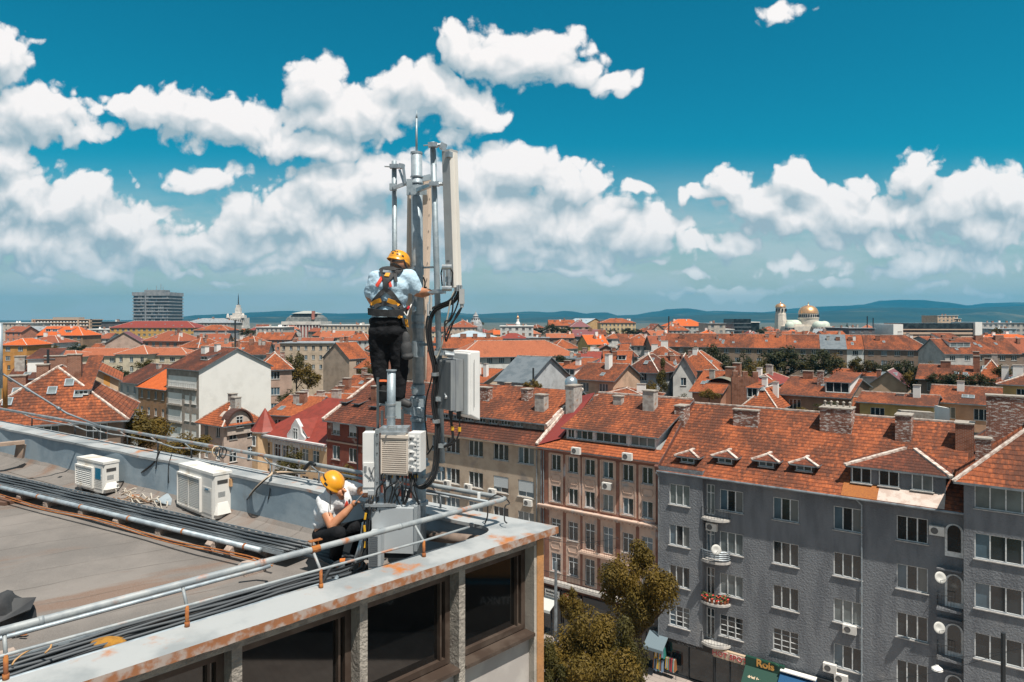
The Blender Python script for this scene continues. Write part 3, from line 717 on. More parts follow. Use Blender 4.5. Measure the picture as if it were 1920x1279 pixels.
for i in range(30):
 c = G(288 + rng.uniform(-62, 50), 942 + rng.uniform(-14, 12), ZF); pts = []; ang = rng.uniform(-.5, .5) + R(-25); l = rng.uniform(.25, .6)
 for k in range(9):
  u_ = k / 8 - .5
  pts.append(c + Vector((math.cos(ang) * u_ * l, math.sin(ang) * u_ * l, .02 + rng.uniform(0, .07) + .03 * math.sin(k + i))) + Vector((rng.uniform(-.03, .03), rng.uniform(-.03, .03), 0)))
 cm = MB(); cm.tube(pts, rng.choice((.005, .007, .009)), 5); cm.build('cable', pm_[0 if i % 3 else 1 + i % 2], pile, smooth=True, world=True)
bd = MB(); q = G(322, 938, ZF + .08); bd.obox(q, Vector((.14, -.02, -.03)), Vector((.02, .10, .02)), Vector((0, .0, .004)))
bd.solo('metal_sheet', steel_dull, 'bent grey metal sheet lying on the cable heap', 'metal sheet')
bd = MB(); q = G(252, 929, ZF + .05); bd.obox(q, Vector((.08, .01, .015)), Vector((0, .06, .01)), Vector((0, 0, .004)))
bd.solo('rusty_plate', rust_mat, 'small rusty plate at the far end of the cable heap', 'metal plate')
# black cables from wall to units
def wire(pts, r, label, mat=black_rubber, name='loose_cable', grp=None, n=6):
 # smooth through the points
 P_ = [Vector(p_) for p_ in pts]; out = []
 for i in range(len(P_) - 1):
  p0, p1, p2, p3 = P_[max(i - 1, 0)], P_[i], P_[i + 1], P_[min(i + 2, len(P_) - 1)]
  for k in range(5):
   t_ = k / 5; out.append(.5 * ((2 * p1) + (-p0 + p2) * t_ + (2 * p0 - 5 * p1 + 4 * p2 - p3) * t_ ** 2 + (-p0 + 3 * p1 - 3 * p2 + p3) * t_ ** 3))
 out.append(P_[-1]); mb = MB(); mb.tube(out, r, n)
 return mb.solo(name, mat, label, 'cable', grp, smooth=True) if label else mb
wl = lambda x, y, o_=.03: on_line(x, y, edges(0, .27) + nb * o_, db)
wire([G(220, 904, 24.9), G(245, 900, 24.85), wl(268, 884), wl(290, 866), wl(297, 852), wl(299, 846)], .011, 'thick black cable drooping from the parapet to the small air conditioner')
wire([wl(296, 846), wl(292, 878), G(285, 910, ZF + .05), G(262, 926, ZF + .03)], .006, 'thin black cable hanging down the parapet into the cable heap, left one', grp='thin cables hanging on the parapet')
wire([wl(322, 852), wl(316, 875), wl(316, 905), G(316, 920, ZF + .03)], .006, 'thin black cable hanging down the parapet beside the big air conditioner', grp='thin cables hanging on the parapet')
tanw = M('tan_insulated_pipe', (.50, .38, .27), .7)
wire([G(424, 950, 24.82), G(452, 947, 24.86), wl(480, 915, .1), wl(508, 890, .05), G(515, 886, ZC + .04), G(575, 884, ZC + .1), G(582, 870, ZR)], .012, 'pale insulated pipe bundle rising from the big air conditioner to the back rail', tanw)
wire([G(424, 952, 24.82), G(450, 950, 24.86), wl(478, 918, .12), wl(505, 893, .07), G(512, 889, ZC + .05), G(573, 888, ZC + .05)], .007, 'black cable taped to the pale pipe bundle of the big air conditioner')
wire([wl(507, 912, .02), wl(503, 935, .03), G(490, 965, ZF + .05), G(455, 975, ZF + .02), G(425, 985, ZF + .02)], .006, 'black cable running over the felt to the tray behind the big air conditioner')
wire([G(437, 988, ZF + .02), G(462, 984, ZF + .02), G(487, 986, ZF + .02), G(490, 990, ZF + .02), G(470, 996, ZF + .02), G(450, 999, ZF + .02)], .006, 'loop of thin black cable lying on the felt right of the big air conditioner')
wire([G(570, 880, ZR - .05), G(582, 868, ZR + .02), G(590, 872, ZR + .01)], .02, 'black tape wrapped round the back guard rail', name='tape_wrap')
for k, x in enumerate((405, 411, 418)):
 q = G(x, 842 + (x - 405) * .18, ZR); cm = MB()
 cm.tube([q + Vector((.005 * math.sin(a_), 0, 0)) + RAILD.cross(Vector((0, 0, 1))) * .045 * math.cos(a_ * .52) + Vector((0, 0, .06 * math.sin(a_ * .52) - .03)) for a_ in range(13)], .008, 6)
 cm.solo('cable_coil', [tanw, cable_mats[1], black_rubber][k], ['tan', 'charcoal', 'black'][k] + ' loop of cable hung round the back guard rail above the big air conditioner', 'cable', 'cable loops on the back rail', smooth=True)
# things heaped at the far left end
hm = MB(); q = G(20, 868, ZF); hm.obox(q + Vector((-.35, .5, .22)), Vector((.32, .05, 0)), Vector((-.05, .2, 0)), Vector((0, 0, .22)))
hm.solo('duct_box', M('dark_weathered_metal', (.08, .075, .07), .7, .3), 'dark weathered metal box at the far left corner of the roof', 'metal box')
hm = MB(); q = P(40, 838, 10.0); hm.bar(P(-30, 836, 9.9), P(46, 829, 10.2), .10, .05); hm.bar(P(40, 833, 10.2), P(36, 858, 10.2), .05, .12, (1, 0, 0))
hm.solo('timber_bracket', M('bleached_timber', (.35, .26, .20), .9, col2=(.22, .16, .13), scale=6), 'bleached timber bracket sticking out over the felt at far left', 'timber')
vm = MB(); q = G(10, 943, ZF); vm.obox(q + Vector((0, 0, .02)), Vector((.12, -.03, 0)), Vector((.03, .1, 0)), Vector((0, 0, .02)))
vm.solo('roof_plate', M('brown_plate', (.13, .07, .05), .9), 'small brown plate lying on the felt at the left edge below the tray', 'plate')
# black tool bag and tools, bottom left
bagm = M('black_bag_fabric', (.022, .024, .028), .75, 0, col2=(.045, .048, .052), scale=3, bump=.6, bscale=8)
bg_ = MB(); c = G(-6, 1180, ZF)
random.seed(5)
nu, nv = 22, 12; ring = []
for i in range(nv + 1):
 th_ = math.pi * .5 * i / nv
 for j in range(nu):
  ph = 2 * math.pi * j / nu
  p_ = Vector((.25 * math.cos(ph) * math.cos(th_ * .92), .16 * math.sin(ph) * math.cos(th_ * .92), .24 * math.sin(th_)))
  f_ = 1 + .5 * mnoise.noise(p_ * 7 + Vector((3, 1, 7))) + .15 * abs(mnoise.noise(p_ * 14))
  ring.append(c + p_ * f_)
bg_.v = [tuple(p_) for p_ in ring]
for i in range(nv):
 for j in range(nu): bg_.f.append((i * nu + j, i * nu + (j + 1) % nu, (i + 1) * nu + (j + 1) % nu, (i + 1) * nu + j)); bg_.mi.append(0)
bag = thing('tool_bag', 'slumped black fabric tool bag on the felt at the bottom left edge', 'bag', c)
bg_.build('bag_body', bagm, bag, smooth=True, world=True)
fl_ = MB(); fl_.hexa([c + Vector(p_) for p_ in ((.10, -.16, .10), (.28, -.05, .16), (.24, .06, .2), (.08, -.02, .22), (.11, -.165, .11), (.285, -.05, .17), (.245, .065, .21), (.08, -.02, .235))]); fl_.build('bag_flap', bagm, bag, world=True)
tl = MB()
for k in range(6):
 q = G(12 + 5 * k, 1182 + (k % 3) * 4, ZF + .02); tl.bar(q, q + Vector((rng.uniform(.05, .1), rng.uniform(-.05, .05), .01)), .014, .012, m=k % 2)
tl.solo('hand_tools', [dark_metal, M('orange_tool_grip', (.5, .16, .02), .5)], 'few small hand tools with orange grips lying beside the black bag', 'tools')
# =================================================================== houses: walls with real openings, windows, roofs
TS, NIN = Vector((.8111, -.5850, 0)), Vector((.5850, .8111, 0))
ROT = math.atan2(TS[1], TS[0])
S0 = on_line(1240, 900, (84.16, 0), (-1.387, 1.0)); S0 = Vector((S0[0], S0[1], 0))
def sx(px): q = on_line(px, 900, S0, TS); return (Vector((q[0], q[1], 0)) - S0).dot(TS)
def sz(px, y): return on_line(px, y, S0, TS)[2]
def facade(mb, o, ux, L, z0, z1, openings, depth=.16, m=0, mat_fn=None):
 """wall plane from o along ux (outward normal is to the right of ux seen from above), openings (x, z, w, h)"""
 o, ux = Vector(o), Vector(ux); ny = Vector((-ux[1], ux[0], 0))      # inward
 xs = sorted({0, L} | {v for q in openings for v in (q[0], q[0] + q[2])}); zs = sorted({z0, z1} | {v for q in openings for v in (q[1], q[1] + q[3])})
 if mat_fn: xs = sorted(set(xs) | set(mat_fn(None, None)[0])); zs = sorted(set(zs) | set(mat_fn(None, None)[1]))
 def pt(x, z, d=0): return o + ux * x + ny * d + Vector((0, 0, z - o[2]))
 for i in range(len(xs) - 1):
  for j in range(len(zs) - 1):
   xc, zc = (xs[i] + xs[i + 1]) / 2, (zs[j] + zs[j + 1]) / 2
   if xs[i + 1] - xs[i] < 1e-5 or zs[j + 1] - zs[j] < 1e-5: continue
   if any(q[0] < xc < q[0] + q[2] and q[1] < zc < q[1] + q[3] for q in openings): continue
   mb.face([pt(xs[i], zs[j]), pt(xs[i + 1], zs[j]), pt(xs[i + 1], zs[j + 1]), pt(xs[i], zs[j + 1])], mat_fn(xc, zc) if mat_fn else m)
 for (x, z, w, h) in [q[:4] for q in openings]:
  for (a, b_) in (((x, z), (x + w, z)), ((x + w, z), (x + w, z + h)), ((x + w, z + h), (x, z + h)), ((x, z + h), (x, z))):
   mb.face([pt(*a), pt(*a, depth), pt(*b_, depth), pt(*b_)], m)
  # nothing behind the pane is seen, close the hole
  mb.face([pt(x, z, depth), pt(x + w, z, depth), pt(x + w, z + h, depth), pt(x, z + h, depth)], m)
WIN = {}
def win_meshes(w, h, style, frame_m=None, rec=.11):
 key = (round(w, 2), round(h, 2), style, frame_m.name if frame_m else '', rec)
 if key in WIN: return WIN[key]
 fm = frame_m or white_frame; t = .055; fr = MB(); y0, y1 = rec - .03, rec + .035
 fr.box(0, w, y0, y1, 0, t); fr.box(0, w, y0, y1, h - t, h); fr.box(0, t, y0, y1, t, h - t); fr.box(w - t, w, y0, y1, t, h - t)
 n = {'2': 2, '3': 3, '4': 4, '1': 1, '2t': 2, '3t': 3, '3g': 3, 'shutter': 2, 'door': 2}[style]
 for i in range(1, n): fr.box(w * i / n - .035, w * i / n + .035, y0 - .004, y1, t, h - t)
 if style in ('2t', '3t', 'door'): fr.box(t, w - t, y0 - .002, y1, h * .72 - .03, h * .72 + .03)
 if style == '3g':
  for k in (1, 2, 3): fr.box(t, w - t, y0 + .01, y1 - .01, h * k / 4 - .015, h * k / 4 + .015)
 if style == 'shutter': fr.box(t, w - t, y0 - .05, y1 - .03, h * .32, h - t, 1)
 if style != 'door': fr.box(-.07, w + .07, -.09, y0 + .01, -.06, -.005, 2)
 pn = MB(); pn.face([(t * .5, rec + .02, t * .5), (w - t * .5, rec + .02, t * .5), (w - t * .5, rec + .02, h - t * .5), (t * .5, rec + .02, h - t * .5)])
 fme = fr.mesh('window', [fm, M('pale_roller_blind', (.48, .52, .54), .7, col2=(.40, .44, .46), scale=30, stretch=(.2, 1, 1)), sill_mat])
 panes = [pn.mesh('pane', gm) for gm in GLASSES]
 if n > 1:                                   # panes with a drawn curtain in one half
  for seed in range(3):
   q = MB(); rg = random.Random(seed + 4)
   for i in range(n):
    q.face([(w * i / n, rec + .02, t * .5), (w * (i + 1) / n, rec + .02, t * .5), (w * (i + 1) / n, rec + .02, h - t * .5), (w * i / n, rec + .02, h - t * .5)], rg.choice((0, 0, 0, 1, 2)))
   panes.append(q.mesh('pane', [glass, curtain, glass3]))
 WIN[key] = (fme, panes); return WIN[key]
m, t, b = base_mat('curtain_behind_glass')
tc = t.new('ShaderNodeTexCoord'); wv = t.new('ShaderNodeTexWave'); wv.inputs['Scale'].default_value = 5; wv.inputs['Distortion'].default_value = 1.5; wv.inputs['Detail'].default_value = 1
t.put(wv.inputs['Vector'], tc.outputs['Object'])
t.put(b.inputs['Base Color'], t.mix(wv.outputs['Fac'], (.11, .118, .12, 1), (.22, .23, .225, 1))); b.inputs['Roughness'].default_value = .12; curtain = m
WR = random.Random(11)
def put_window(parent, o, ux, x, z, w, h, style='2', frame_m=None, pane=None, wname='window', rec=.11):
 fme, panes = win_meshes(w, h, style, frame_m, rec)
 ang = math.atan2(ux[1], ux[0]); q = Vector(o) + Vector(ux) * x;
 wo_ = link_mesh(wname, fme, parent, (q[0], q[1], z), ang)
 link_mesh('pane', panes[pane] if pane is not None else WR.choice(panes), wo_)
 return wo_
def wall_with_windows(mb, parent, o, ux, L, z0, z1, wins, depth=.16, m=0, mat_fn=None, frame_m=None):
 facade(mb, o, ux, L, z0, z1, [q[:4] for q in wins], depth, m, mat_fn)
 for q in wins: put_window(parent, o, ux, q[0], q[1], q[2], q[3], *(q[4:5] or ('2',)), frame_m=frame_m, wname='balcony_door' if (len(q) > 4 and q[4] == 'door') else 'window')
def grid(L, cols, rows, w, h, ztop, fl, style='2', mx=None, skip=()):
 """window grid: rows counted downwards from a window head at ztop"""
 out = []; mx = mx if mx is not None else L / cols * .5
 for r_ in range(rows):
  for c_ in range(cols):
   if (c_, r_) in skip: continue
   xc = L / 2 if cols == 1 else mx + (L - 2 * mx) * c_ / (cols - 1)
   z = ztop - h - r_ * fl
   if z < .3: continue
   out.append((xc - w / 2, z, w, h, style))
 return out
def roof_polys(kind, L, W, ze, rh, o, go=None):
 go = o if go is None else go; s = rh / (W / 2); zo = ze - s * o; zr = ze + rh; h = W / 2
 if kind == 'gx':
  return [[(-go, -o, zo), (L + go, -o, zo), (L + go, h, zr), (-go, h, zr)], [(L + go, W + o, zo), (-go, W + o, zo), (-go, h, zr), (L + go, h, zr)]]
 if kind == 'gy':
  s = rh / (L / 2); zo = ze - s * o; h = L / 2
  return [[(L + o, -go, zo), (L + o, W + go, zo), (h, W + go, zr), (h, -go, zr)], [(-o, W + go, zo), (-o, -go, zo), (h, -go, zr), (h, W + go, zr)]]
 if kind in ('hip', 'hipl', 'hipr'):
  if L >= W:
   i0 = h * .9 if kind in ('hip', 'hipl') else -go; i1 = L - h * .9 if kind in ('hip', 'hipr') else L + go
   x0, x1 = -o if kind in ('hip', 'hipl') else -go, L + o if kind in ('hip', 'hipr') else L + go
   ps = [[(x0, -o, zo), (x1, -o, zo), (i1, h, zr), (i0, h, zr)], [(x1, W + o, zo), (x0, W + o, zo), (i0, h, zr), (i1, h, zr)]]
   if kind in ('hip', 'hipr'): ps.append([(x1, -o, zo), (x1, W + o, zo), (i1, h, zr)])
   if kind in ('hip', 'hipl'): ps.append([(x0, W + o, zo), (x0, -o, zo), (i0, h, zr)])
   return ps
  s = rh / (L / 2); zo = ze - s * o; h = L / 2; j0, j1 = h * .9, W - h * .9
  return [[(-o, -o, zo), (L + o, -o, zo), (h, j0, zr)], [(L + o, -o, zo), (L + o, W + o, zo), (h, j1, zr), (h, j0, zr)],
    [(L + o, W + o, zo), (-o, W + o, zo), (h, j1, zr)], [(-o, W + o, zo), (-o, -o, zo), (h, j0, zr), (h, j1, zr)]]
 if kind == 'pyr':
  zo = ze; c = (L / 2, W / 2, zr); k = [(-o, -o, zo), (L + o, -o, zo), (L + o, W + o, zo), (-o, W + o, zo)]
  return [[k[i], k[(i + 1) % 4], c] for i in range(4)]
 if kind == 'shed':
  return [[(-go, -o, ze), (L + go, -o, ze), (L + go, W + o, zr), (-go, W + o, zr)]]
def roof_mb(polys, th=.14, uvo=(0, 0)):
 mb = MB(); edges_ = {}
 for p_ in polys:
  V = [Vector(q) for q in p_]; nrm = (V[1] - V[0]).cross(V[2] - V[0]).normalized()
  if nrm.z < 0: V = V[::-1]; nrm = -nrm
  u = Vector((0, 0, 1)).cross(nrm); u = u.normalized() if u.length > 1e-4 else Vector((1, 0, 0)); v_ = nrm.cross(u)
  mb.face(V, 0, [((q - V[0]).dot(u) + uvo[0], (q - V[0]).dot(v_) + uvo[1]) for q in V])
  mb.face([q - Vector((0, 0, th)) for q in V[::-1]], 1)
  for i in range(len(V)):
   a, b_ = tuple(round(c, 3) for c in V[i]), tuple(round(c, 3) for c in V[(i + 1) % len(V)])
   k = (a, b_) if a < b_ else (b_, a); edges_.setdefault(k, []).append((V[i], V[(i + 1) % len(V)]))
 shared = []
 for k, e in edges_.items():
  if len(e) == 1:
   a, b_ = e[0]; d = Vector((0, 0, th)); mb.face([a, a - d, b_ - d, b_], 1)
  else: shared.append(e[0])
 return mb, shared, [e[0] for e in edges_.values() if len(e) == 1]
def roof_z(polys, x, y):
 for p_ in polys:
  V = [Vector(q) for q in p_]; n_ = (V[1] - V[0]).cross(V[2] - V[0])
  if n_[2] == 0: continue
  sg = [((V[(i + 1) % len(V)] - V[i]).cross(Vector((x, y, 0)) - V[i]))[2] for i in range(len(V))]
  if all(v_ >= -1e-6 for v_ in sg) or all(v_ <= 1e-6 for v_ in sg):
   return V[0][2] - (n_[0] * (x - V[0][0]) + n_[1] * (y - V[0][1])) / n_[2]
 return None
cap_stone = M('chimney_cap', (.36, .33, .29), .9, col2=(.26, .22, .19), scale=5)
chim_mats = [plaster_white, brick_red, brick_patchy, M('grey_rendered_chimney', (.42, .40, .37), .9, col2=(.30, .27, .25), scale=2.5, col3=(.33, .2, .13), scale3=2)]
def chimney_mesh(w, d, h, mi, sink, pots=0):
 mb = MB(); mb.box(-w / 2, w / 2, -d / 2, d / 2, -sink, h, 0); mb.box(-w / 2 - .06, w / 2 + .06, -d / 2 - .06, d / 2 + .06, h, h + .09, 1)
 for i in range(pots):
  x = -w / 2 + w * (i + .5) / pots; mb.lathe([(.07, 0), (.07, .28), (.11, .30), (.11, .36), (.0, .44)], (x, 0, h + .09), 8, 1)
 return mb.mesh('chimney', [chim_mats[mi], cap_stone])
def add_roof(parent, kind, L, W, ze, rh, tile, o=.45, go=None, chims=(), caps=True, lights=(), th=.14, seed=0, cap_m=None):
 polys = roof_polys(kind, L, W, ze, rh, o, go); rg = random.Random(seed * 7 + 1)
 mb, shared, rim = roof_mb(polys, th, (rg.uniform(0, 50), rg.uniform(0, 50)))
 ro = mb.build('roof', [tile, gutter_mat], parent)
 if caps and shared:
  cm = MB()
  for a, b_ in shared: cm.bar(a + Vector((0, 0, .03)), b_ + Vector((0, 0, .03)), .20, .12)
  cm.build('ridge_cap', cap_m or mortar_white, ro)
 for ch in chims:
  fx, fy, w, d, h, mi = ch[:6]; x, y = fx * L, fy * W; z = roof_z(polys, x, y)
  if z is None: continue
  co = link_mesh('chimney', chimney_mesh(w, d, h, mi, .9, ch[6] if len(ch) > 6 else 0), ro, (x, y, z))
 for (fx, fy) in lights:
  x, y = fx * L, fy * W; z = roof_z(polys, x, y); s = rh / (W / 2)
  a = Vector((1, 0, 0)); c_ = Vector((0, 1, s)).normalized(); n_ = a.cross(c_)
  sm = MB(); sm.obox(n_ * .05, a * .36, c_ * .5, n_ * .06, 0); sm.obox(n_ * .113, a * .28, c_ * .42, n_ * .004, 1)
  so_ = sm.build('skylight', [steel_dull, glass2], ro); so_.location = (x, y, z)
 return ro, polys
def add_dormer(parent, polys, x, w, h, y0, tile, slope=.28, wall_m=None, style='2', hip=False, over=.18):
 """shed dormer whose front stands at local y0 on the front slope"""
 z0 = roof_z(polys, x, y0); zt = z0 + h; slope = max(.05, min(slope, ((roof_z(polys, x, y0 + .4) or z0) - z0) / .4 * .45))
 y = y0
 while True:                                     # where the dormer roof meets the main slope
  y += .1; zr = roof_z(polys, x, y); zd = zt + (y - y0) * slope
  if zr is None or zd <= zr or y > y0 + 9: break
 dm = MB(); ww = wall_m or plaster_white
 dm.face([(x - w / 2, y0, z0 - .3), (x + w / 2, y0, z0 - .3), (x + w / 2, y0, zt), (x - w / 2, y0, zt)])
 for sgn in (-1, 1):
  q = x + sgn * w / 2; dm.face([(q, y0, z0 - .3), (q, y, zt + (y - y0) * slope - .3), (q, y, zt + (y - y0) * slope), (q, y0, zt)])
 do = dm.build('dormer', ww, parent)
 if hip:
  c = (x, y0 + w * .35, zt + w * .25); e = (x, y, zt + w * .25)
  k = [(x - w / 2 - over, y0 - over, zt - .05), (x + w / 2 + over, y0 - over, zt - .05), (x + w / 2 + over, y, zt - .05), (x - w / 2 - over, y, zt - .05)]
  rp_ = [[k[0], k[1], c], [k[1], k[2], e, c], [k[3], k[0], c, e]]
 else: rp_ = [[(x - w / 2 - over, y0 - over, zt - over * slope), (x + w / 2 + over, y0 - over, zt - over * slope), (x + w / 2 + over, y, zt + (y - y0) * slope), (x - w / 2 - over, y, zt + (y - y0) * slope)]]
 mb, sh, _ = roof_mb(rp_, .1); mb.build('dormer_roof', [tile, gutter_mat], do)
 if hip:
  cm = MB()
  for a, b_ in sh: cm.bar(a + Vector((0, 0, .03)), b_ + Vector((0, 0, .03)), .2, .1)
  cm.build('ridge_cap', mortar_white, do)
 if style: put_window(do, (x - w / 2, y0 - .155, 0), (1, 0, 0), .12, z0 + .05, w - .24, h - .12, style)
 return do
WALLS = {}
def wall_mat(c, dirty=.75):
 k = (round(c[0], 3), round(c[1], 3), round(c[2], 3))
 if k not in WALLS:
  WALLS[k] = M('house_wall_%d' % len(WALLS), c, .9, 0, col2=[v * dirty for v in c], scale=.55, detail=8, lo=.4, hi=.68, col3=[v * .6 + .03 for v in c], scale3=.9, bump=.15, bscale=12)
 return WALLS[k]
HN = [0]
def house(name, label, o, rot, L, W, ze, rh, kind='gx', tile=0, wall=(.5, .46, .4), front=(), right=(), left=(), chims=(), lights=(), over=.45, go=None, cat='house', group=None, z0=0.0, caps=True, dormers=(), style='2'):
 HN[0] += 1
 th_ = thing(name, label, cat, (o[0], o[1], 0), rot, group)
 wm = wall_mat(wall) if not isinstance(wall, bpy.types.Material) else wall
 mb = MB()
 def W_(spec, ln):
  out = []
  for q in ([spec] if spec and not isinstance(spec[0], (tuple, list)) else spec):
   if isinstance(q[0], str):               # ('g', cols, rows, w, h, drop below eave, storey)
    out += grid(ln, *q[1:5], ze - q[5], *q[6:])
   else: out.append(q)
  return out
 wall_with_windows(mb, th_, (0, 0, 0), (1, 0, 0), L, z0, ze, W_(front, L))
 wall_with_windows(mb, th_, (L, 0, 0), (0, 1, 0), W, z0, ze, W_(right, W))
 wall_with_windows(mb, th_, (0, W, 0), (0, -1, 0), W, z0, ze, W_(left, W))
 mb.face([(L, W, z0), (0, W, z0), (0, W, ze), (L, W, ze)])
 if kind == 'gx':
  mb.face([(L, 0, ze), (L, W, ze), (L, W / 2, ze + rh - .05)]); mb.face([(0, W, ze), (0, 0, ze), (0, W / 2, ze + rh - .05)])
 if kind == 'gy':
  mb.face([(0, 0, ze), (L, 0, ze), (L / 2, 0, ze + rh - .05)]); mb.face([(L, W, ze), (0, W, ze), (L / 2, W, ze + rh - .05)])
 if kind == 'hipl': mb.face([(L, 0, ze), (L, W, ze), (L, W / 2, ze + rh - .05)])
 if kind == 'hipr': mb.face([(0, W, ze), (0, 0, ze), (0, W / 2, ze + rh - .05)])
 mb.build('wall', wm, th_)
 tm = TILES[tile] if isinstance(tile, int) else tile
 if kind == 'flat':
  fm = MB(); fm.box(-over, L + over, -over, W + over, ze, ze + .25); fm.build('roof', tm if not isinstance(tile, int) else grey_sheet, th_)
  for ch in chims: link_mesh('chimney', chimney_mesh(*ch[2:5], ch[5], .1), th_, (ch[0] * L, ch[1] * W, ze + .25))
  return th_, None
 ro, polys = add_roof(th_, kind, L, W, ze, rh, tm, over, go, chims, caps, lights, seed=HN[0])
 for d in dormers: add_dormer(ro, polys, d[0] * L, d[1], d[2], d[3] * W, tm, style=d[4] if len(d) > 4 else '2')
 return th_, polys
def shade_rail(mb, pts, h, n, r=.012):
 """balcony railing along a polyline"""
 pts = [Vector(p_) for p_ in pts]; up_ = Vector((0, 0, h))
 mb.tube([p_ + up_ for p_ in pts], r * 1.6, 5); mb.tube([p_ + Vector((0, 0, .1)) for p_ in pts], r, 4)
 seg = [(pts[i + 1] - pts[i]).length for i in range(len(pts) - 1)]; tot = sum(seg)
 for k in range(n + 1):
  d = tot * k / n; i = 0
  while i < len(seg) - 1 and d > seg[i]: d -= seg[i]; i += 1
  q = pts[i] + (pts[i + 1] - pts[i]) * min(1, d / seg[i]); mb.tube([q, q + up_], r * .8, 4)
# =================================================================== the terrace across the street
def street(x0, x1):                              # origin and length on the building line
 k0, k1 = sx(x0), sx(x1); q = S0 + TS * k0; return q, k1 - k0
def slope_hit(px, y, q, ze, s):                  # pixel on the front slope of a roof on the building line -> local x, y, z
 a, c = (px - 960) / 1280, (y - 597) / 1280   # point = Y*(a,1,-c)+cam ; z = ze + s * ((p-q).NIN)
 A = Vector((a, 1, 0)).dot(NIN); Bq = q.dot(NIN)
 Y = (CAMZ - ze + s * Bq) / (c + s * A); p_ = Vector((a * Y, Y, CAMZ - c * Y)); r_ = p_ - Vector((q[0], q[1], 0))
 return r_.dot(TS), r_.dot(NIN), p_[2]
grey_wall = M('grey_stucco', (.185, .197, .215), .95, 0, col2=(.14, .15, .167), scale=1.1, detail=9, stretch=(1, 1, .22), col3=(.22, .225, .235), scale3=.35, bump=1.0, bscale=7.5)
n = [q for q in grey_wall.node_tree.nodes if q.type == 'BUMP'][0]; n.inputs['Distance'].default_value = .055
def bar_mesh(parent, name, mat, boxes):
 mb = MB()
 for q in boxes: mb.box(*q)
 return mb.build(name, mat, parent)
# ---- grey apartment house
q0, L = street(1240, 1808)
lx = lambda px: sx(px) - sx(1240)
W, ZE, RH = 14.0, 15.8, 4.0
grey = thing('grey_apartment_house', 'long grey stuccoed apartment house with tiled roof, rows of three pane windows and shops below', 'apartment house', q0, ROT)
gw_ = MB(); rowsz = [13.8, 10.75, 7.7, 4.7]
kb = lx(1322); PB = -.55
winA = [(lx(1279) - .8, z - .78, 1.6, 1.55, '3' if i < 3 else '3g') for i, z in enumerate(rowsz)]
wall_with_windows(gw_, grey, (0, PB, 0), (1, 0, 0), kb, 2.9, ZE, winA)
doors = [(.04, z - 1.3, .46, 2.3, '1') for z in rowsz]
facade(gw_, (kb, PB, 0), (0, 1, 0), -PB, 2.9, ZE, [])
facade(gw_, (0, W, 0), (0, -1, 0), W - PB, 2.9, ZE, [])
winR = []
for px in (1371, 1473, 1589, 1710):
 for i, z in enumerate(rowsz):
  winR.append((lx(px) - .85 - kb, z - .78, 1.7, 1.55, '3g' if (i == 3 and px < 1500) else '3'))
for i, z in enumerate(rowsz): winR.append((.10, z - 1.25, .62, 2.25, 'door'))
wall_with_windows(gw_, grey, (kb, 0, 0), (1, 0, 0), L - kb, 2.9, ZE, winR)
gw_.face([(0, PB, 2.9), (kb, PB, 2.9), (kb, 0, 2.9), (0, 0, 2.9)][::-1])
gw_.face([(L, 0, ZE), (L, W, ZE), (L, W / 2, ZE + RH)]); gw_.face([(0, W, ZE), (0, 0, ZE), (0, W / 2, ZE + RH)]); gw_.face([(L, W, 0), (0, W, 0), (0, W, ZE), (L, W, ZE)]); gw_.face([(L, 0, 0), (L, W, 0), (L, W, ZE), (L, 0, ZE)])
gw_.build('wall', grey_wall, grey)
s_ = RH / (W / 2)
def on_grey(px, y, dx=0): return slope_hit(px, y, q0, ZE, s_)
groof, gpolys = add_roof(grey, 'gx', L, W, ZE, RH, TILES[1], .62, .05, caps=True, seed=3)
# eave gutter
gt = MB(); gt.tube([(-.1, -.66, ZE - .42), (L, -.66, ZE - .42)], .075, 8); gt.build('gutter', gutter_mat, grey)
sf = MB(); sf.face([(0, -.62, ZE - .5), (L, -.62, ZE - .5), (L, 0, ZE - .5), (0, 0, ZE - .5)][::-1]); sf.build('eave_soffit', grey_wall, grey)
dp = MB(); x = lx(1616); dp.tube([(x - .25, -.62, ZE - .45), (x, -.1, ZE - .9), (x, -.1, 3.0)], .05, 6); dp.build('downpipe', steel_dull, grey)
dp = MB(); dp.tube([(.06, PB - .55, ZE - .45), (.06, PB - .1, ZE - .8), (.06, PB - .1, .2)], .05, 6); dp.build('downpipe', gutter_mat, grey)
def chim_at(roof, hit, px, y, w, d, h, mi, pots=0, up=None):
 x, yl, z = hit(px, y); return link_mesh('chimney', chimney_mesh(w, d, h, mi, 1.2, pots), roof, (x, yl + d / 2, z))
chim_at(groof, on_grey, 1397, 800, 1.9, .55, 1.25, 2); chim_at(groof, on_grey, 1566, 812, 2.1, 1.6, 1.75, 2, 5)
chim_at(groof, on_grey, 1693, 828, .95, 1.5, 1.75, 2); chim_at(groof, on_grey, 1808, 846, 1.0, 1.4, 1.75, 1)
# small hipped dormers with chalky ridges
for px, y in ((1290, 868), (1360, 869), (1437, 876), (1508, 884)):
 x, yl, z = on_grey(px, y); add_dormer(groof, gpolys, x, 1.25, .55, yl, TILES[2], .1, M('dark_dormer_wall', (.10, .08, .07), .9), '2', True, .35)
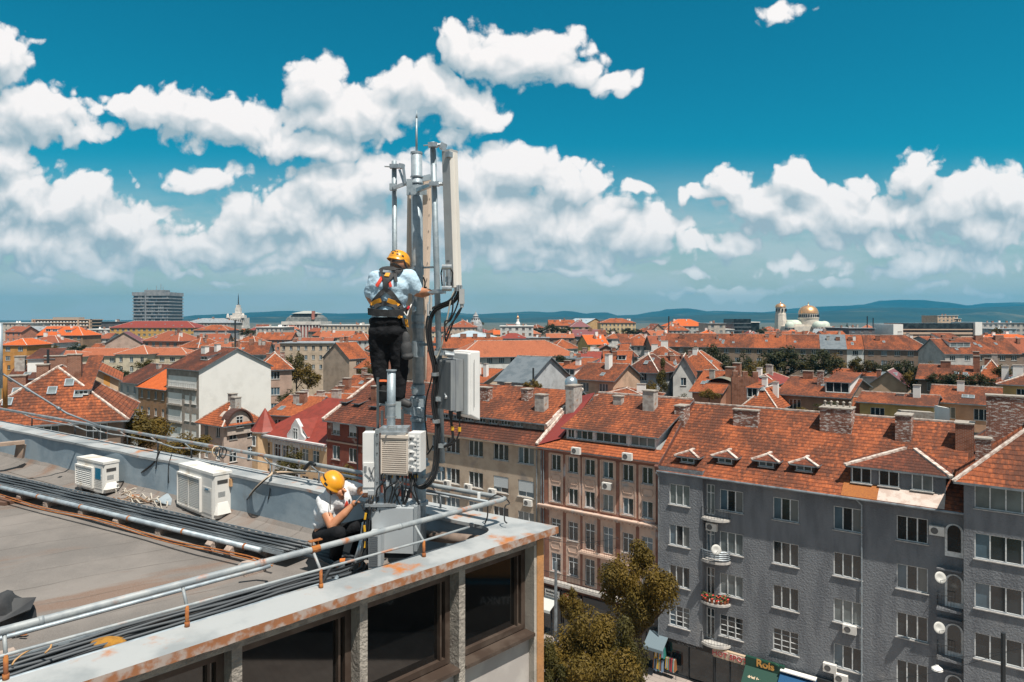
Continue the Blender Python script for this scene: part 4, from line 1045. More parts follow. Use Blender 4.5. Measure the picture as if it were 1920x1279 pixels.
# big dormer with three windows
xa, xb = lx(1592), lx(1772); yl = .55; z0 = roof_z(gpolys, xa, yl)
bd = MB(); bd.face([(xa, yl, z0 - .3), (xb, yl, z0 - .3), (xb, yl, z0 + 1.25), (xa, yl, z0 + 1.25)])
for x in (xa, xb): bd.face([(x, yl, z0 - .3), (x, yl + 4, z0 + 1.2), (x, yl + 4, z0 + 1.25), (x, yl, z0 + 1.25)])
do = bd.build('dormer', grey_wall, groof)
zt = z0 + 1.25; c0, c1 = (xa + 2.9, yl + 2.6, zt + .95), (xb - 1.9, yl + 2.6, zt + .95); k = [(xa - .3, yl - .3, zt - .05), (xb + .3, yl - .3, zt - .05), (xb + .3, yl + 4.2, zt - .05), (xa - .3, yl + 4.2, zt - .05)]
mb, sh, _ = roof_mb([[k[0], k[1], c1, c0], [k[1], k[2], (xb - 1.9, yl + 4.2, zt + .95), c1], [k[3], k[0], c0, (xa + 2.9, yl + 4.2, zt + .95)]], .12)
mb.build('dormer_roof', [TILES[2], gutter_mat], do); cm = MB()
for a, b_ in sh: cm.bar(a + Vector((0, 0, .03)), b_ + Vector((0, 0, .03)), .26, .14)
cm.build('ridge_cap', mortar_white, do)
for px in (1612, 1664, 1727): put_window(do, (lx(px) - .55, yl - .155, 0), (1, 0, 0), 0, z0 + .1, 1.15, 1.0, '2')
st = MB()
for x0_, x1_, mm in ((xa - .4, xa + 1.7, 0), (xa + 1.7, xb, 1)):
 st.face([(x0_, -.60, roof_z(gpolys, 5, -.60) + .03), (x1_, -.60, roof_z(gpolys, 5, -.60) + .03), (x1_, yl, z0 + .06), (x0_, yl, z0 + .06)], mm)
st.build('flashing', [rust_mat, M('pale_flashing', (.55, .47, .42), .6, .1, col2=(.45, .35, .3), scale=2)], groof)
# hip caps of the corner at the left end and firewall
fw = MB(); fw.bar((-.15, -.55, ZE - .3), (-.15, W / 2, ZE + RH + .05), .30, .55); fw.build('firewall', M('brown_flashing', (.14, .06, .045), .6, .1), groof)
chim_at(groof, lambda px, y: (-.2, 4.0, ZE + RH * 4 / 7), 0, 0, .8, 1.3, 1.7, 2)
# curved corner balconies
for i, z in enumerate(rowsz):
 zf = z - 1.32; cx_, ry, rx_ = kb + .75, .85, 1.15
 arc_ = [(cx_ + rx_ * math.cos(a_), -.01 - ry * math.sin(a_), zf) for a_ in [math.pi * k / 12 for k in range(13)]]
 sm = MB(); sm.prism([p_[:2] for p_ in arc_], zf - .16, zf); bo = sm.build('balcony', sill_mat, grey)
 rm = MB(); shade_rail(rm, [(cx_ + (rx_ - .05) * math.cos(a_), -.01 - (ry - .05) * math.sin(a_), zf) for a_ in [math.pi * k / 12 for k in range(13)]], .75, 14)
 if i == 1:
  for k in range(5): rm.tube([(cx_ + (rx_ - .04) * math.cos(a_), -.01 - (ry - .04) * math.sin(a_), zf + .15 + .14 * k) for a_ in [math.pi * j / 12 for j in range(13)]], .045, 5)
 rm.build('railing', dark_metal if i != 1 else gutter_mat, bo)
 if i == 2:
  fp = MB(); rg = random.Random(4)
  for k in range(9):
   a_ = math.pi * (k + .5) / 9; c = Vector((cx_ + .95 * math.cos(a_), -.01 - .68 * math.sin(a_), zf + .28)); fp.lathe([(.09, -.26), (.13, 0)], c, 7)
   for j in range(14): p_ = c + Vector((rg.uniform(-.16, .16), rg.uniform(-.16, .16), rg.uniform(0, .34))); fp.obox(p_, Vector((.05, .02, 0)), Vector((0, .05, .02)), Vector((0, 0, .006)), rg.choice((1, 1, 2)))
  fp.solo_ = None
  fo = fp.build('flower_pots', [M('terracotta_pot', (.42, .13, .05), .8), M('potted_leaf', (.07, .09, .02), .7), M('red_flower', (.55, .04, .03), .6)], None)
  fo.matrix_world = Matrix.Translation(q0) @ Matrix.Rotation(ROT, 4, 'Z'); fo.location = q0; fo.rotation_euler = (0, 0, ROT)
  tag(fo, 'row of terracotta pots with red flowers on the third balcony of the grey house', 'flower pots')
# arched loggia doors beside the taller block
for i, z in enumerate((13.55, 10.5, 7.5, 4.4)):
 x = lx(1789); ar = MB(); w_, h_ = .95, 2.0
 prof = [(-w_ / 2, 0), (w_ / 2, 0), (w_ / 2, h_ - w_ / 2)] + [(w_ / 2 * math.cos(a_), h_ - w_ / 2 + w_ / 2 * math.sin(a_)) for a_ in [math.pi * k / 10 for k in range(1, 10)]] + [(-w_ / 2, h_ - w_ / 2)]
 for sc_, y_, mi in ((1.0, -.05, 0), (.72, -.075, 1)):
  pts = [(x + p_[0] * sc_, y_, z - 1.0 + p_[1] * (1 if sc_ == 1 else .80) + (.32 if sc_ < 1 else 0)) for p_ in prof]; ar.face(pts, mi)
  for a_, b_ in zip(pts, pts[1:] + pts[:1]): ar.face([a_, (a_[0], -.0, a_[2]), (b_[0], -.0, b_[2]), b_], mi)
 ar.build('arched_door', [white_frame, glass], grey)
 if i:
  sb = MB(); x0_, x1_ = lx(1757), lx(1804); sb.box(x0_, x1_, -.6, -.002, z - 1.16, z - 1.02); bo = sb.build('balcony', grey_wall, grey)
  rm = MB(); shade_rail(rm, [(x0_ + .03, -.02, z - 1.02), (x0_ + .03, -.57, z - 1.02), (x0_ + .9, -.57, z - 1.02)], .8, 9, .014); rm.build('railing', dark_metal, bo)
  ov = MB(); ov.box(x0_, x1_, -.35, -.002, z + 1.22, z + 1.32); ov.build('loggia_ledge', grey_wall, grey)
# ---- taller grey block at the right edge of the photograph
q1, L1 = street(1808, 2060); q1b = q1 - NIN * .75
tall = thing('grey_corner_block', 'taller grey block at the right edge with wide four pane windows', 'apartment house', q1b, ROT)
mb = MB(); zz = [16.6, 13.65, 10.75, 7.8, 4.9]
wl_ = [(sx(1884) - sx(1808) - 1.45, z - .75, 3.0, 1.5, '4') for z in zz]
wall_with_windows(mb, tall, (0, 0, 0), (1, 0, 0), L1, 0, 17.8, wl_); mb.face([(0, 15, 0), (0, 0, 0), (0, 0, 17.8), (0, 15, 17.8)]); mb.face([(L1, 0, 0), (L1, 15, 0), (L1, 15, 17.8), (L1, 0, 17.8)])
mb.build('wall', grey_wall, tall)
tr_, tpol = add_roof(tall, 'hip', L1, 15, 17.8, 2.6, TILES[1], .5, seed=9)
link_mesh('chimney', chimney_mesh(3.2, .8, 2.1, 2, 1.5), tr_, (2.6, 5.6, 19.9)); link_mesh('chimney', chimney_mesh(.8, .8, 1.0, 2, 1.5), tr_, (.9, 2.6, 18.6))
TALLW = q1b
# ---- pink and brown house
q2, L2 = street(1013, 1240); px2 = lambda px: sx(px) - sx(1013)
pink = thing('pink_brown_house', 'brown facade with pink vertical window panels, stucco cornices and long attic window band', 'apartment house', q2, ROT)
brown_w = M('brown_plaster', (.27, .125, .085), .9, 0, col2=(.21, .095, .07), scale=1.2, detail=8, col3=(.42, .42, .44), scale3=.55, bump=.3, bscale=15)
pink_w = M('pink_plaster', (.56, .41, .33), .9, 0, col2=(.48, .34, .27), scale=1.5, detail=7, col3=(.40, .36, .34), scale3=.9, bump=.2, bscale=15)
cols = [px2(v) for v in (1042.5, 1074.5, 1106, 1140, 1177.5, 1213.7)]
pr_ = [14.75, 12.1, 9.1, 6.15]; wins = []; sp_ = []
for ci_, x in enumerate(cols):
 sp_ += [x - .68, x + .68]
 for r_, z in enumerate(pr_):
  if r_ >= 2 and ci_ in (2, 3): wins.append((x - .45, z - 1.15, .9, 2.2, 'door'))
  else: wins.append((x - .46, z - .66, .92, 1.32 if r_ < 2 else 1.55, '2' if r_ < 2 else '2t'))
def pink_fn(xc, zc):
 if xc is None: return sp_, [10.7, 11.25, 15.55, 4.9]
 if zc > 15.55 or 10.7 < zc < 11.25 or zc < 4.9: return 0
 return 1 if any(abs(xc - x) < .68 for x in cols) else 0
mb = MB(); wall_with_windows(mb, pink, (0, 0, 0), (1, 0, 0), L2, 0.0, 16.0, wins, mat_fn=pink_fn)
mb.build('wall', [brown_w, pink_w], pink)
for x in cols:
 fr_ = MB()
 for z in (13.42, 7.72):
  pts = [(x - .38, z - .28), (x + .38, z - .28), (x + .48, z), (x + .38, z + .28), (x - .38, z + .28), (x - .48, z)]
  for a_, b_ in zip(pts, pts[1:] + pts[:1]): fr_.bar((a_[0], -.015, a_[1]), (b_[0], -.015, b_[1]), .03, .05, (0, 1, 0))
 for s2 in (-.66, .66): fr_.box(x + s2 - .06, x + s2 + .06, -.04, -.002, 11.3, 15.5)
 fr_.build('facade_moulding', pink_w, pink)
def cornice(parent, x0, x1, z, prof, mat, name='cornice'):
 mb = MB()
 for (p_, z0_, z1_) in prof: mb.box(x0, x1, -p_, -.001, z + z0_, z + z1_)
 return mb.build(name, mat, parent)
co = cornice(pink, -.05, L2 - .1, 10.95, [(.18, -.22, -.08), (.34, -.0795, .05), (.45, .0505, .14)], pink_w)
dn = MB()
for i in range(int(L2 / .32)): dn.box(.1 + i * .32, .25 + i * .32, -.30, -.181, 10.74, 10.868)
dn.build('dentils', pink_w, co)
cornice(pink, -.05, L2, 15.85, [(.25, -.16, 0), (.5, .0005, .12)], brown_w)
# mansard: tiled skirt, long glazed attic band, upper slope
sk_ = MB(); p_ = [[(0, -.5, 16.0), (L2, -.5, 16.0), (L2, .9, 16.7), (0, .9, 16.7)]]
mb, _, _ = roof_mb(p_, .1); proof = mb.build('roof', [TILES[0], gutter_mat], pink)
ys, za, zb_ = .9, 16.68, 17.75; xa, xb = px2(1052), px2(1222)
bw = [(px2(a_) - xa, za + .12, px2(b_) - px2(a_), .82, st_) for a_, b_, st_ in ((1054, 1066, '2'), (1070, 1101, '3'), (1107, 1165, '4'), (1173, 1219, '3'))]
mb = MB(); wall_with_windows(mb, pink, (xa, ys, 0), (1, 0, 0), xb - xa, za - .2, zb_, bw); mb.face([(xb, ys, za - .2), (xb, ys + 4, za), (xb, ys + 4, zb_ + 1.6), (xb, ys, zb_)]); mb.face([(xa, ys + 4, za), (xa, ys, za - .2), (xa, ys, zb_), (xa, ys + 4, zb_ + 1.6)]); mb.build('attic_wall', white_frame, pink)
zr_, yr_ = 20.15, 6.6
up = [[(xa - .35, ys - .4, zb_ - .05), (xb + .35, ys - .4, zb_ - .05), (xb + .9, yr_, zr_), (xa + .2, yr_, zr_)], [(L2, 13.5, 16.0), (0, 13.5, 16.0), (xa + .2, yr_, zr_), (L2, yr_, zr_)],
 [(xb + .36, .9, 16.7), (L2, .9, 16.7), (L2, yr_, zr_), (xb + .36, yr_, zr_)], [(0, .9, 16.7), (xa - .36, .9, 16.7), (xa - .36, yr_, zr_ - .1), (0, yr_, zr_ - .6)]]
mb, _, _ = roof_mb(up, .12, (3, 7)); uro = mb.build('upper_roof', [TILES[1], gutter_mat], pink)
cm = MB(); cm.bar((xa, yr_, zr_ + .03), (L2, yr_, zr_ + .03), .22, .14); cm.build('ridge_cap', mortar_white, uro)
rs = MB(); rs.face([(0.02, -.4, 16.16), (xa - .4, .6, 16.75), (xa - .4, yr_, zr_ + .0), (0.02, yr_, zr_ - .5)]); rs.build('red_flashing', M('dark_red_sheet', (.20, .03, .025), .6, .1), uro)
s2_ = (zr_ - zb_) / (yr_ - ys)
def on_pink(px, y): return slope_hit(px, y, q2, zb_ - s2_ * ys, s2_)
for px, y, w_, d_, h_, mi in ((1068, 764, .85, 1.5, 1.9, 3), (1157, 760, .8, .55, .75, 3), (1215, 772, 1.0, .9, 1.7, 3)): chim_at(uro, on_pink, px, y, w_, d_, h_, mi)
# balconies on the pink house and ground floor shops
sb = MB(); sb.box(.1, L2 - .2, -.75, -.001, 4.62, 4.8); bo = sb.build('balcony', sill_mat, pink)
rm = MB(); shade_rail(rm, [(.12, -.03, 4.8), (.12, -.72, 4.8), (L2 - .22, -.72, 4.8), (L2 - .22, -.03, 4.8)], .85, 88, .014); rm.build('railing', dark_metal, bo)
for x in cols[2:4]:
 sb = MB(); sb.box(x - .8, x + .8, -.6, -.001, 7.72, 7.88); bo = sb.build('balcony', pink_w, pink)
 rm = MB(); shade_rail(rm, [(x - .75, -.03, 7.88), (x - .75, -.56, 7.88), (x + .75, -.56, 7.88), (x + .75, -.03, 7.88)], .8, 16, .012); rm.build('railing', dark_metal, bo)
for px in (1016, 1020.5, 1236): dp = MB(); x = px2(px); dp.tube([(x, -.12, 15.7), (x, -.12, .3)], .055, 6); dp.build('downpipe', gutter_mat, pink)
# ---- beige house
q3, L3 = street(798, 1013); px3 = lambda px: sx(px) - sx(798)
beige = thing('beige_stone_house', 'beige stone faced apartment house with wide windows and dark tiled roof beside the pink one', 'apartment house', q3, ROT)
stone = M('beige_stone_facing', (.43, .35, .27), .9, 0, col2=(.35, .275, .21), scale=.9, detail=8, col3=(.27, .23, .20), scale3=.5, bump=.15, bscale=8)
wins = []
for px in (822, 849, 892, 939, 986):
 for r_, z in enumerate((14.95, 12.05, 9.3, 6.4, 3.5)):
  wins.append((px3(px) - .85, z - .72, 1.7, 1.45, 'shutter' if (r_ == 1 and px > 900) else '3'))
mb = MB(); wall_with_windows(mb, beige, (0, 0, 0), (1, 0, 0), L3, 0, 16.0, wins); mb.face([(L3, 0, 0), (L3, 13, 0), (L3, 13, 16), (L3, 0, 16)]); mb.build('wall', stone, beige)
cornice(beige, -.02, L3 - .02, 15.9, [(.2, -.2, -.05), (.5, -.0495, .06)], stone)
p_ = [[(0, -.5, 16.0), (L3, -.5, 16.0), (L3, 1.6, 17.05), (0, 1.6, 17.05)]]
mb, _, _ = roof_mb(p_, .1, (5, 2)); mb.build('roof', [TILES[2], gutter_mat], beige)
xa, xb = .3, px3(1002); bw = [(xa + .4 + i * 1.45, 16.95 + .18, 1.1, .48, '3') for i in range(int((xb - xa - 1) / 1.45))]
mb = MB(); wall_with_windows(mb, beige, (0, 1.6, 0), (1, 0, 0), xb, 16.8, 17.75, bw); mb.build('attic_wall', M('weathered_attic_boards', (.30, .27, .24), .9, col2=(.2, .17, .15), scale=4), beige)
up = [[(-.3, 1.2, 17.7), (xb + .3, 1.2, 17.7), (L3, 7.4, 20.1), (-.3, 7.4, 20.1)], [(L3, 13.4, 16.8), (-.3, 13.4, 16.8), (-.3, 7.4, 20.1), (L3, 7.4, 20.1)], [(xb + .31, .5, 16.5), (L3, .5, 16.5), (L3, 7.4, 20.05), (xb + .31, 7.4, 20.05)]]
mb, _, _ = roof_mb(up, .12, (9, 1)); uro = mb.build('upper_roof', [TILES[1], gutter_mat], beige)
fl_ = MB(); fl_.bar((L3 - .1, -.4, 16.2), (L3 - .1, 7.4, 20.3), .3, .2); fl_.bar((xb + .35, 1.3, 17.55), (xb + .35, 4.6, 18.9), .25, .3); fl_.build('flashing', mortar_white, uro)
s3_ = (20.1 - 17.7) / 6.2
for px, y, w_, d_, h_, mi in ((983, 752, .75, 1.0, 1.1, 2), (1011, 772, 1.0, .8, 1.5, 3), (905, 752, 1.4, .7, 1.3, 2)): chim_at(uro, lambda a_, b_: slope_hit(a_, b_, q3, 17.7 - s3_ * 1.2, s3_), px, y, w_, d_, h_, mi)
dp = MB(); dp.tube([(L3 - .3, -.12, 15.6), (L3 - .3, -.12, .3)], .055, 6); dp.build('downpipe', gutter_mat, beige)
# ---- red brown house
q4, L4 = street(613, 798); px4 = lambda px: sx(px) - sx(613)
rb = thing('red_brown_house', 'deep red brown house with peeling plaster and dark tiled roof behind the mast', 'house', q4, ROT)
rb_w = M('red_brown_plaster', (.19, .052, .032), .9, 0, col2=(.15, .04, .028), scale=1, detail=8, col3=(.40, .34, .29), scale3=.65, bump=.3, bscale=14)
wins = [(px4(px) - .62, z - .75, 1.25, 1.5, st_) for px in (630, 661, 692, 725, 760) for z, st_ in ((15.05, 'shutter'), (12.35, '2'), (9.4, '2'), (6.4, '2'))]
mb = MB(); wall_with_windows(mb, rb, (0, 0, 0), (1, 0, 0), L4, 0, 16.1, wins); mb.face([(0, 14, 0), (0, 0, 0), (0, 0, 16.1), (0, 7, 19.6), (0, 14, 16.1)]); mb.build('wall', rb_w, rb)
cornice(rb, 0, L4, 13.55, [(.12, -.1, .06)], M('pale_string_course', (.42, .30, .23), .9), 'string_course')
rr, rpol = add_roof(rb, 'gx', L4, 14, 16.1, 3.7, TILES[2], .55, .1, seed=5)
pk = MB(); pk.bar((-.05, -.5, 15.9), (-.05, 7, 19.75), .35, .3); pk.build('rake_flashing', mortar_white, rr)
for px, y in ((645, 760), (668, 763), (700, 768), (706, 742)): x, yl, z = slope_hit(px, y, q4, 16.1, 3.7 / 7); add_dormer(rr, rpol, x, .8, .45, yl, TILES[2], .2, dark_metal, None)
chim_at(rr, lambda a_, b_: slope_hit(a_, b_, q4, 16.1, 3.7 / 7), 700, 752, .8, .8, 1.6, 1)
dp = MB(); x = px4(672); dp.tube([(x, -.5, 15.8), (x, -.1, 15.3), (x, -.1, .3)], .05, 6); dp.build('downpipe', dark_metal, rb)
# ---- yellow and white house with red sheet roof
q5, L5 = street(487, 613); px5 = lambda px: sx(px) - sx(487)
yh = thing('ornate_yellow_house', 'ornate yellow and white house with red sheet roof, stepped gable and pointed turret', 'house', q5, ROT)
yw = M('pale_yellow_plaster', (.58, .40, .24), .85, 0, col2=(.50, .34, .2), scale=1.2); ww = M('white_stucco_trim', (.60, .60, .60), .8, col2=(.52, .52, .53), scale=1.5)
wins = [(px5(px) - .6, z - .85, 1.2, 1.7, '2t') for px in (500, 520, 535, 553, 572, 592) for z in (11.3, 8.2, 5.0)]
sp_ = [px5(px) + s2 for px in (500, 520, 535, 553, 572, 592) for s2 in (-.95, .95)]
mb = MB(); wall_with_windows(mb, yh, (0, 0, 0), (1, 0, 0), L5, 0, 13.1, wins, mat_fn=lambda xc, zc: (sp_, [12.5, 9.6]) if xc is None else (1 if any(abs(xc - px5(px)) < .95 for px in (520, 535, 553)) and zc < 12.5 else 0))
mb.face([(0, 12, 0), (0, 0, 0), (0, 0, 13.1), (0, 12, 13.1)]); mb.build('wall', [yw, ww], yh)
cornice(yh, -.1, L5, 12.9, [(.25, -.12, .02), (.5, .0205, .2)], ww)
for i in range(24): bar_mesh(yh, 'frieze_panel', ww, [(L5 * i / 24 + .1, L5 * i / 24 + .42, -.03, -.001, 12.28, 12.62)])
rr, rpol = add_roof(yh, 'hipl', L5, 12, 13.2, 4.0, red_sheet, .5, .05, caps=False, seed=8)
gx = px5(556); gp_ = MB(); pr2 = [(-1.6, 0), (1.6, 0), (1.6, .5), (1.0, .9), (.75, 1.7), (0, 2.5), (-.75, 1.7), (-1.0, .9), (-1.6, .5)]
f_ = [(gx + a_, -.12, 12.95 + b_) for a_, b_ in pr2]; g_ = [(gx + a_, .35, 12.95 + b_) for a_, b_ in pr2]
gp_.face(f_); gp_.face(g_[::-1])
for i in range(9): gp_.face([f_[i], g_[i], g_[(i + 1) % 9], f_[(i + 1) % 9]])
go_ = gp_.build('stepped_gable', ww, yh); put_window(go_, (gx - .45, -.26, 0), (1, 0, 0), 0, 13.1, .9, 1.3, '2t')
mb, _, _ = roof_mb([[(gx + 1.9, .1, 13.5), (gx + 1.9, 5, 13.5), (gx, 5, 15.3), (gx, .1, 15.3)], [(gx - 1.9, 5, 13.5), (gx - 1.9, .1, 13.5), (gx, .1, 15.3), (gx, 5, 15.3)]], .1); mb.build('gable_roof', [red_sheet, ww], go_)
tu = MB(); tx_ = .2; tu.prism([(tx_ + 1.5 * math.cos(a_), .6 + 1.5 * math.sin(a_)) for a_ in [math.pi * 2 * k / 8 + .39 for k in range(8)]], 0, 13.4); to_ = tu.build('turret', yw, yh)
tu = MB(); tu.lathe([(1.75, 13.4), (1.35, 13.9), (.02, 16.1)], (tx_, .6, 0), 8); tu.build('turret_roof', red_sheet, to_)
tu = MB(); tu.lathe([(1.6, 13.2), (1.8, 13.4), (1.3, 13.41)], (tx_, .6, 0), 8); tu.build('turret_cornice', ww, to_)
put_window(to_, (tx_ - .35, .6 - 1.62, 0), (1, 0, 0), 0, 11.7, .7, 1.2, '1')
# shop fronts along the ground floor
def shop(px0, px1, zt, parent, prot, label_mat, pane_m=glass):
 x0, x1 = px0, px1; mb = MB(); mb.box(x0, x1, prot - .25, prot, zt - .62, zt); s1 = mb.build('shop_sign', label_mat, parent)
 fr2 = MB(); n_ = max(2, int((x1 - x0) / 1.6))
 for i in range(n_ + 1): x = x0 + (x1 - x0 - .08) * i / n_; fr2.box(x, x + .08, prot - .12, prot - .02, .12, zt - .621)
 fr2.box(x0, x1, prot - .14, prot, .02, .119); fo_ = fr2.build('shop_front', dark_metal, parent)
 pn = MB(); pn.face([(x0, prot - .03, .12), (x1, prot - .03, .12), (x1, prot - .03, zt - .62), (x0, prot - .03, zt - .62)]); pn.build('pane', pane_m, fo_)
 return s1
def letters(s, size, mat, parent, x, y, z, align='CENTER', sp=1.0, bold=0.0, ext=.012):
 o = text_mesh(s, size, mat, ext, align, sp, bold); o.parent = parent; o.location = (x, y, z); o.rotation_euler = (R(90), 0, 0); return o
black_sign = M('black_sign_board', (.012, .012, .014), .4); cream_sign = M('cream_sign_board', (.50, .38, .27), .6); green_sign = M('dark_green_sign', (.008, .05, .034), .5)
gold_ink = M('gold_sign_letters', (.62, .32, .08), .5); white_ink = M('white_sign_letters', (.75, .74, .72), .5); red_ink = M('red_sign_letters', (.45, .03, .02), .5); red_logo = M('bright_red_logo', (.7, .03, .015), .4)
bw_ = MB(); bw_.box(0, L, .25, .5, 0, 2.9); bw_.build('ground_floor_wall', M('dark_shop_interior', (.06, .05, .045), .9), grey)
s1 = shop(lx(1247), lx(1340), 3.15, grey, -.05, black_sign); letters('ANDREA', .42, M('dim_sign_letters', (.30, .30, .30), .5), s1, lx(1296), -.32, 2.75, sp=1.35); letters('GREEK FASHION', .15, M('dim_sign_letters', (.3, .3, .3)), s1, lx(1290), -.32, 2.57, sp=1.3)
s1 = shop(lx(1342), lx(1401), 3.1, grey, -.25, cream_sign); letters('HOT SPOT', .52, white_ink, s1, lx(1372), -.515, 2.62, bold=.028); letters('HOT SPOT', .52, red_ink, s1, lx(1372), -.535, 2.62, bold=.006)
s1 = shop(lx(1402), lx(1474), 3.2, grey, -.3, green_sign); letters('Rois', .70, gold_ink, s1, lx(1439), -.575, 2.74, bold=.02)
lf = MB()
for k, (dx, dz) in enumerate(((.1, .3), (.55, .36), (.75, .3))): lf.ell((lx(1439) + dx, -.6, 2.9 + dz), (.22, .03, .09), 8, 5, Quaternion((0, 1, 0), -.4 + k * .3))
lf.build('leaf_emblem', M('green_leaf_emblem', (.02, .09, .05), .5), s1)
s1b = shop(lx(1474), lx(1700), 3.0, grey, -.1, dark_metal)
def awning(parent, x0, x1, z, out, drop, mat, y0=-.3):
 mb = MB(); a_, b_ = (x0, y0, z), (x1, y0, z); c_, d_ = (x1, y0 - out, z - drop), (x0, y0 - out, z - drop)
 mb.hexa([a_, b_, c_, d_] + [(p_[0], p_[1], p_[2] + .03) for p_ in (a_, b_, c_, d_)]); mb.box(x0, x1, y0 - out - .02, y0 - out, z - drop - .2, z - drop + .02)
 return mb.build('awning', mat, parent)
aw = awning(grey, lx(1402), lx(1466), 2.55, 1.1, .9, green_sign, -.56)
for k, ch in enumerate('dried fruits & nuts'):
 u_ = k / 18; x = lx(1413) + (lx(1458) - lx(1413)) * u_; o_ = letters(ch, .24, white_ink if False else M('cream_awning_letters', (.66, .52, .36), .6), aw, x, -.56 - .62, 1.95 + .12 - .45 * u_ ** 2 + .1 * u_, bold=.01)
 o_.rotation_euler = (R(52), 0, 0)
aw = awning(grey, lx(1468), lx(1534), 2.9, 1.0, .5, M('blue_awning', (.0, .06, .16), .6), -.36)
tb_ = MB(); tb_.box(lx(1468), lx(1534), -.8, -.3, 2.95, 3.02); tb_.build('awning_box', plaster_white, grey)
rs_ = MB(); lg = lx(1333); rs_.lathe([(.34, -.03), (.34, .03)], (lx(1400) , -.62, 2.5), 16, 0, (1, -1, 0)); ro_ = rs_.build('round_sign', green_sign, grey);
# pink house shops
s1 = shop(px2(1016), px2(1054), 4.1, pink, -.05, M('dark_brown_sign', (.06, .045, .04), .6)); wb = MB(); wb.box(px2(1026), px2(1053), -.36, -.305, 3.35, 4.0); wb.build('sign_board', plaster_white, s1)
letters('Bookmania', .26, black_sign, s1, px2(1039), -.37, 3.72, bold=.008); letters('KHИЖAPHИЦA', .18, black_sign, s1, px2(1039), -.37, 3.44)
awning(pink, px2(1014), px2(1050), 3.3, 1.3, .55, M('pale_grey_awning', (.50, .52, .50), .7), -.3)
s1 = shop(px2(1056), px2(1092), 4.1, pink, -.05, black_sign); letters('COSMOS', .42, white_ink, s1, px2(1078), -.315, 3.62)
rl = MB(); rl.lathe([(.22, -.01), (.22, .01), (0, .011)], (px2(1064), -.31, 3.8), 14, 0, (0, -1, 0)); rl.tube([(px2(1064) - .34, -.325, 3.66), (px2(1064), -.33, 3.75), (px2(1064) + .34, -.325, 3.98)], .03, 6); rl.build('red_emblem', red_logo, s1)
s1 = shop(px2(1190), px2(1236), 4.1, pink, -.05, M('charcoal_sign', (.05, .052, .055), .5)); letters('code', .55, white_ink, s1, px2(1214), -.315, 3.62, bold=.01); letters('Coffee & Wine', .2, white_ink, s1, px2(1216), -.315, 3.5)
s1 = shop(px2(1096), px2(1186), 4.1, pink, -.05, M('charcoal_sign', (.05, .052, .055)))
aw = awning(grey, lx(1222), lx(1258), 3.0, 1.2, .75, M('slate_blue_awning', (.14, .19, .22), .6), -.35)
# clothes on rails below the awning, mannequins in the window
clm = [M('cloth_%s' % k, c, .8) for k, c in (('yellow', (.5, .3, .04)), ('red', (.35, .04, .05)), ('teal', (.03, .22, .19)), ('black', (.02, .02, .025)), ('blue', (.2, .28, .4)), ('rust', (.33, .13, .04)), ('pale', (.5, .45, .4)))]
for r_, (pa_, pb_, zz_) in enumerate(((1234, 1254, 2.2), (1256, 1274, 1.55), (1233, 1252, 1.25))):
 cr = thing('clothes_rack', ('upper rail of colourful clothes hanging under the slate awning', 'rail of yellow and blue dresses standing on the pavement by the shop', 'lower rail of yellow trousers below the slate awning')[r_], 'clothes rack', q0 + TS * lx(pa_) - NIN * .7)
 w_ = lx(pb_) - lx(pa_); rm = MB();
 M_ = Matrix.Rotation(ROT, 4, 'Z'); rm.tube([M_ @ Vector((0, 0, zz_)), M_ @ Vector((w_, 0, zz_))], .02, 6)
 for x in (0, w_): rm.tube([M_ @ Vector((x, 0, zz_)), M_ @ Vector((x, 0, 0))], .02, 6)
 rm.build('rail', dark_metal, cr)
 for k in range(11):
  x = w_ * (k + .5) / 11; cm = MB(); h_ = WR.uniform(.75, 1.0); cm.hexa([M_ @ Vector(p_) for p_ in ((x - .05, -.2, zz_ - h_), (x + .05, -.2, zz_ - h_), (x + .05, .2, zz_ - h_), (x - .05, .2, zz_ - h_), (x - .02, -.12, zz_ - .05), (x + .02, -.12, zz_ - .05), (x + .02, .12, zz_ - .05), (x - .02, .12, zz_ - .05))])
  cm.build('garment', WR.choice(clm), cr)
# small things fixed to the facades
def wall_ac(px, y, label, o=.0, q=None, group=None, face=(S0, TS)):
 p_ = on_line(px, y, face[0] - NIN * o, TS); th_ = thing('wall_air_conditioner', label, 'air conditioner', p_ - NIN * .02, ROT, group)
 c = MB(); c.box(-.4, .4, -.30, 0, 0, .55); c.build('casing', acm, th_)
 g2 = MB(); g2.lathe([(.0, 0), (.2, 0), (.2, .012), (.16, .013)], (-.12, -.301, .28), 16, 0, (0, -1, 0)); g2.build('fan_grille', M('fan_grille_grey', (.12, .12, .12), .6), th_)
 f2 = MB(); f2.box(-.34, -.30, -.3, .0, -.05, -.001); f2.box(.30, .34, -.3, 0, -.05, -.001); f2.build('bracket', dark_metal, th_)
def dish(px, y, r_, label, o=0, face=S0):
 p_ = on_line(px, y, face - NIN * (o + .35), TS); th_ = thing('satellite_dish', label, 'satellite dish', p_, ROT)
 d_ = MB(); d_.lathe([(0, 0), (r_ * .5, .03), (r_ * .8, .075), (r_, .13), (r_, .14), (r_ * .5, .045), (0, .015)], (0, 0, 0), 20, 0, (.55, -.75, .35)); d_.build('reflector', M('dish_grey_enamel', (.46, .46, .44), .5), th_, smooth=True)
 a_ = MB(); a_.tube([(0, 0, -.2), (.35, -.5, .1)], .015, 5); a_.tube([(0, .35, -.25), (0, 0, 0)], .02, 5); a_.build('arm', gutter_mat, th_)
wall_ac(1757, 1002, 'white air conditioner high on the grey wall beside the arched doors'); wall_ac(1594, 1186, 'white air conditioner under a third floor window left of the downpipe')
wall_ac(1557, 1258, 'lower air conditioner on the grey wall near the blue awning'); wall_ac(1578, 1278, 'air conditioner cut off by the bottom edge of the photo')
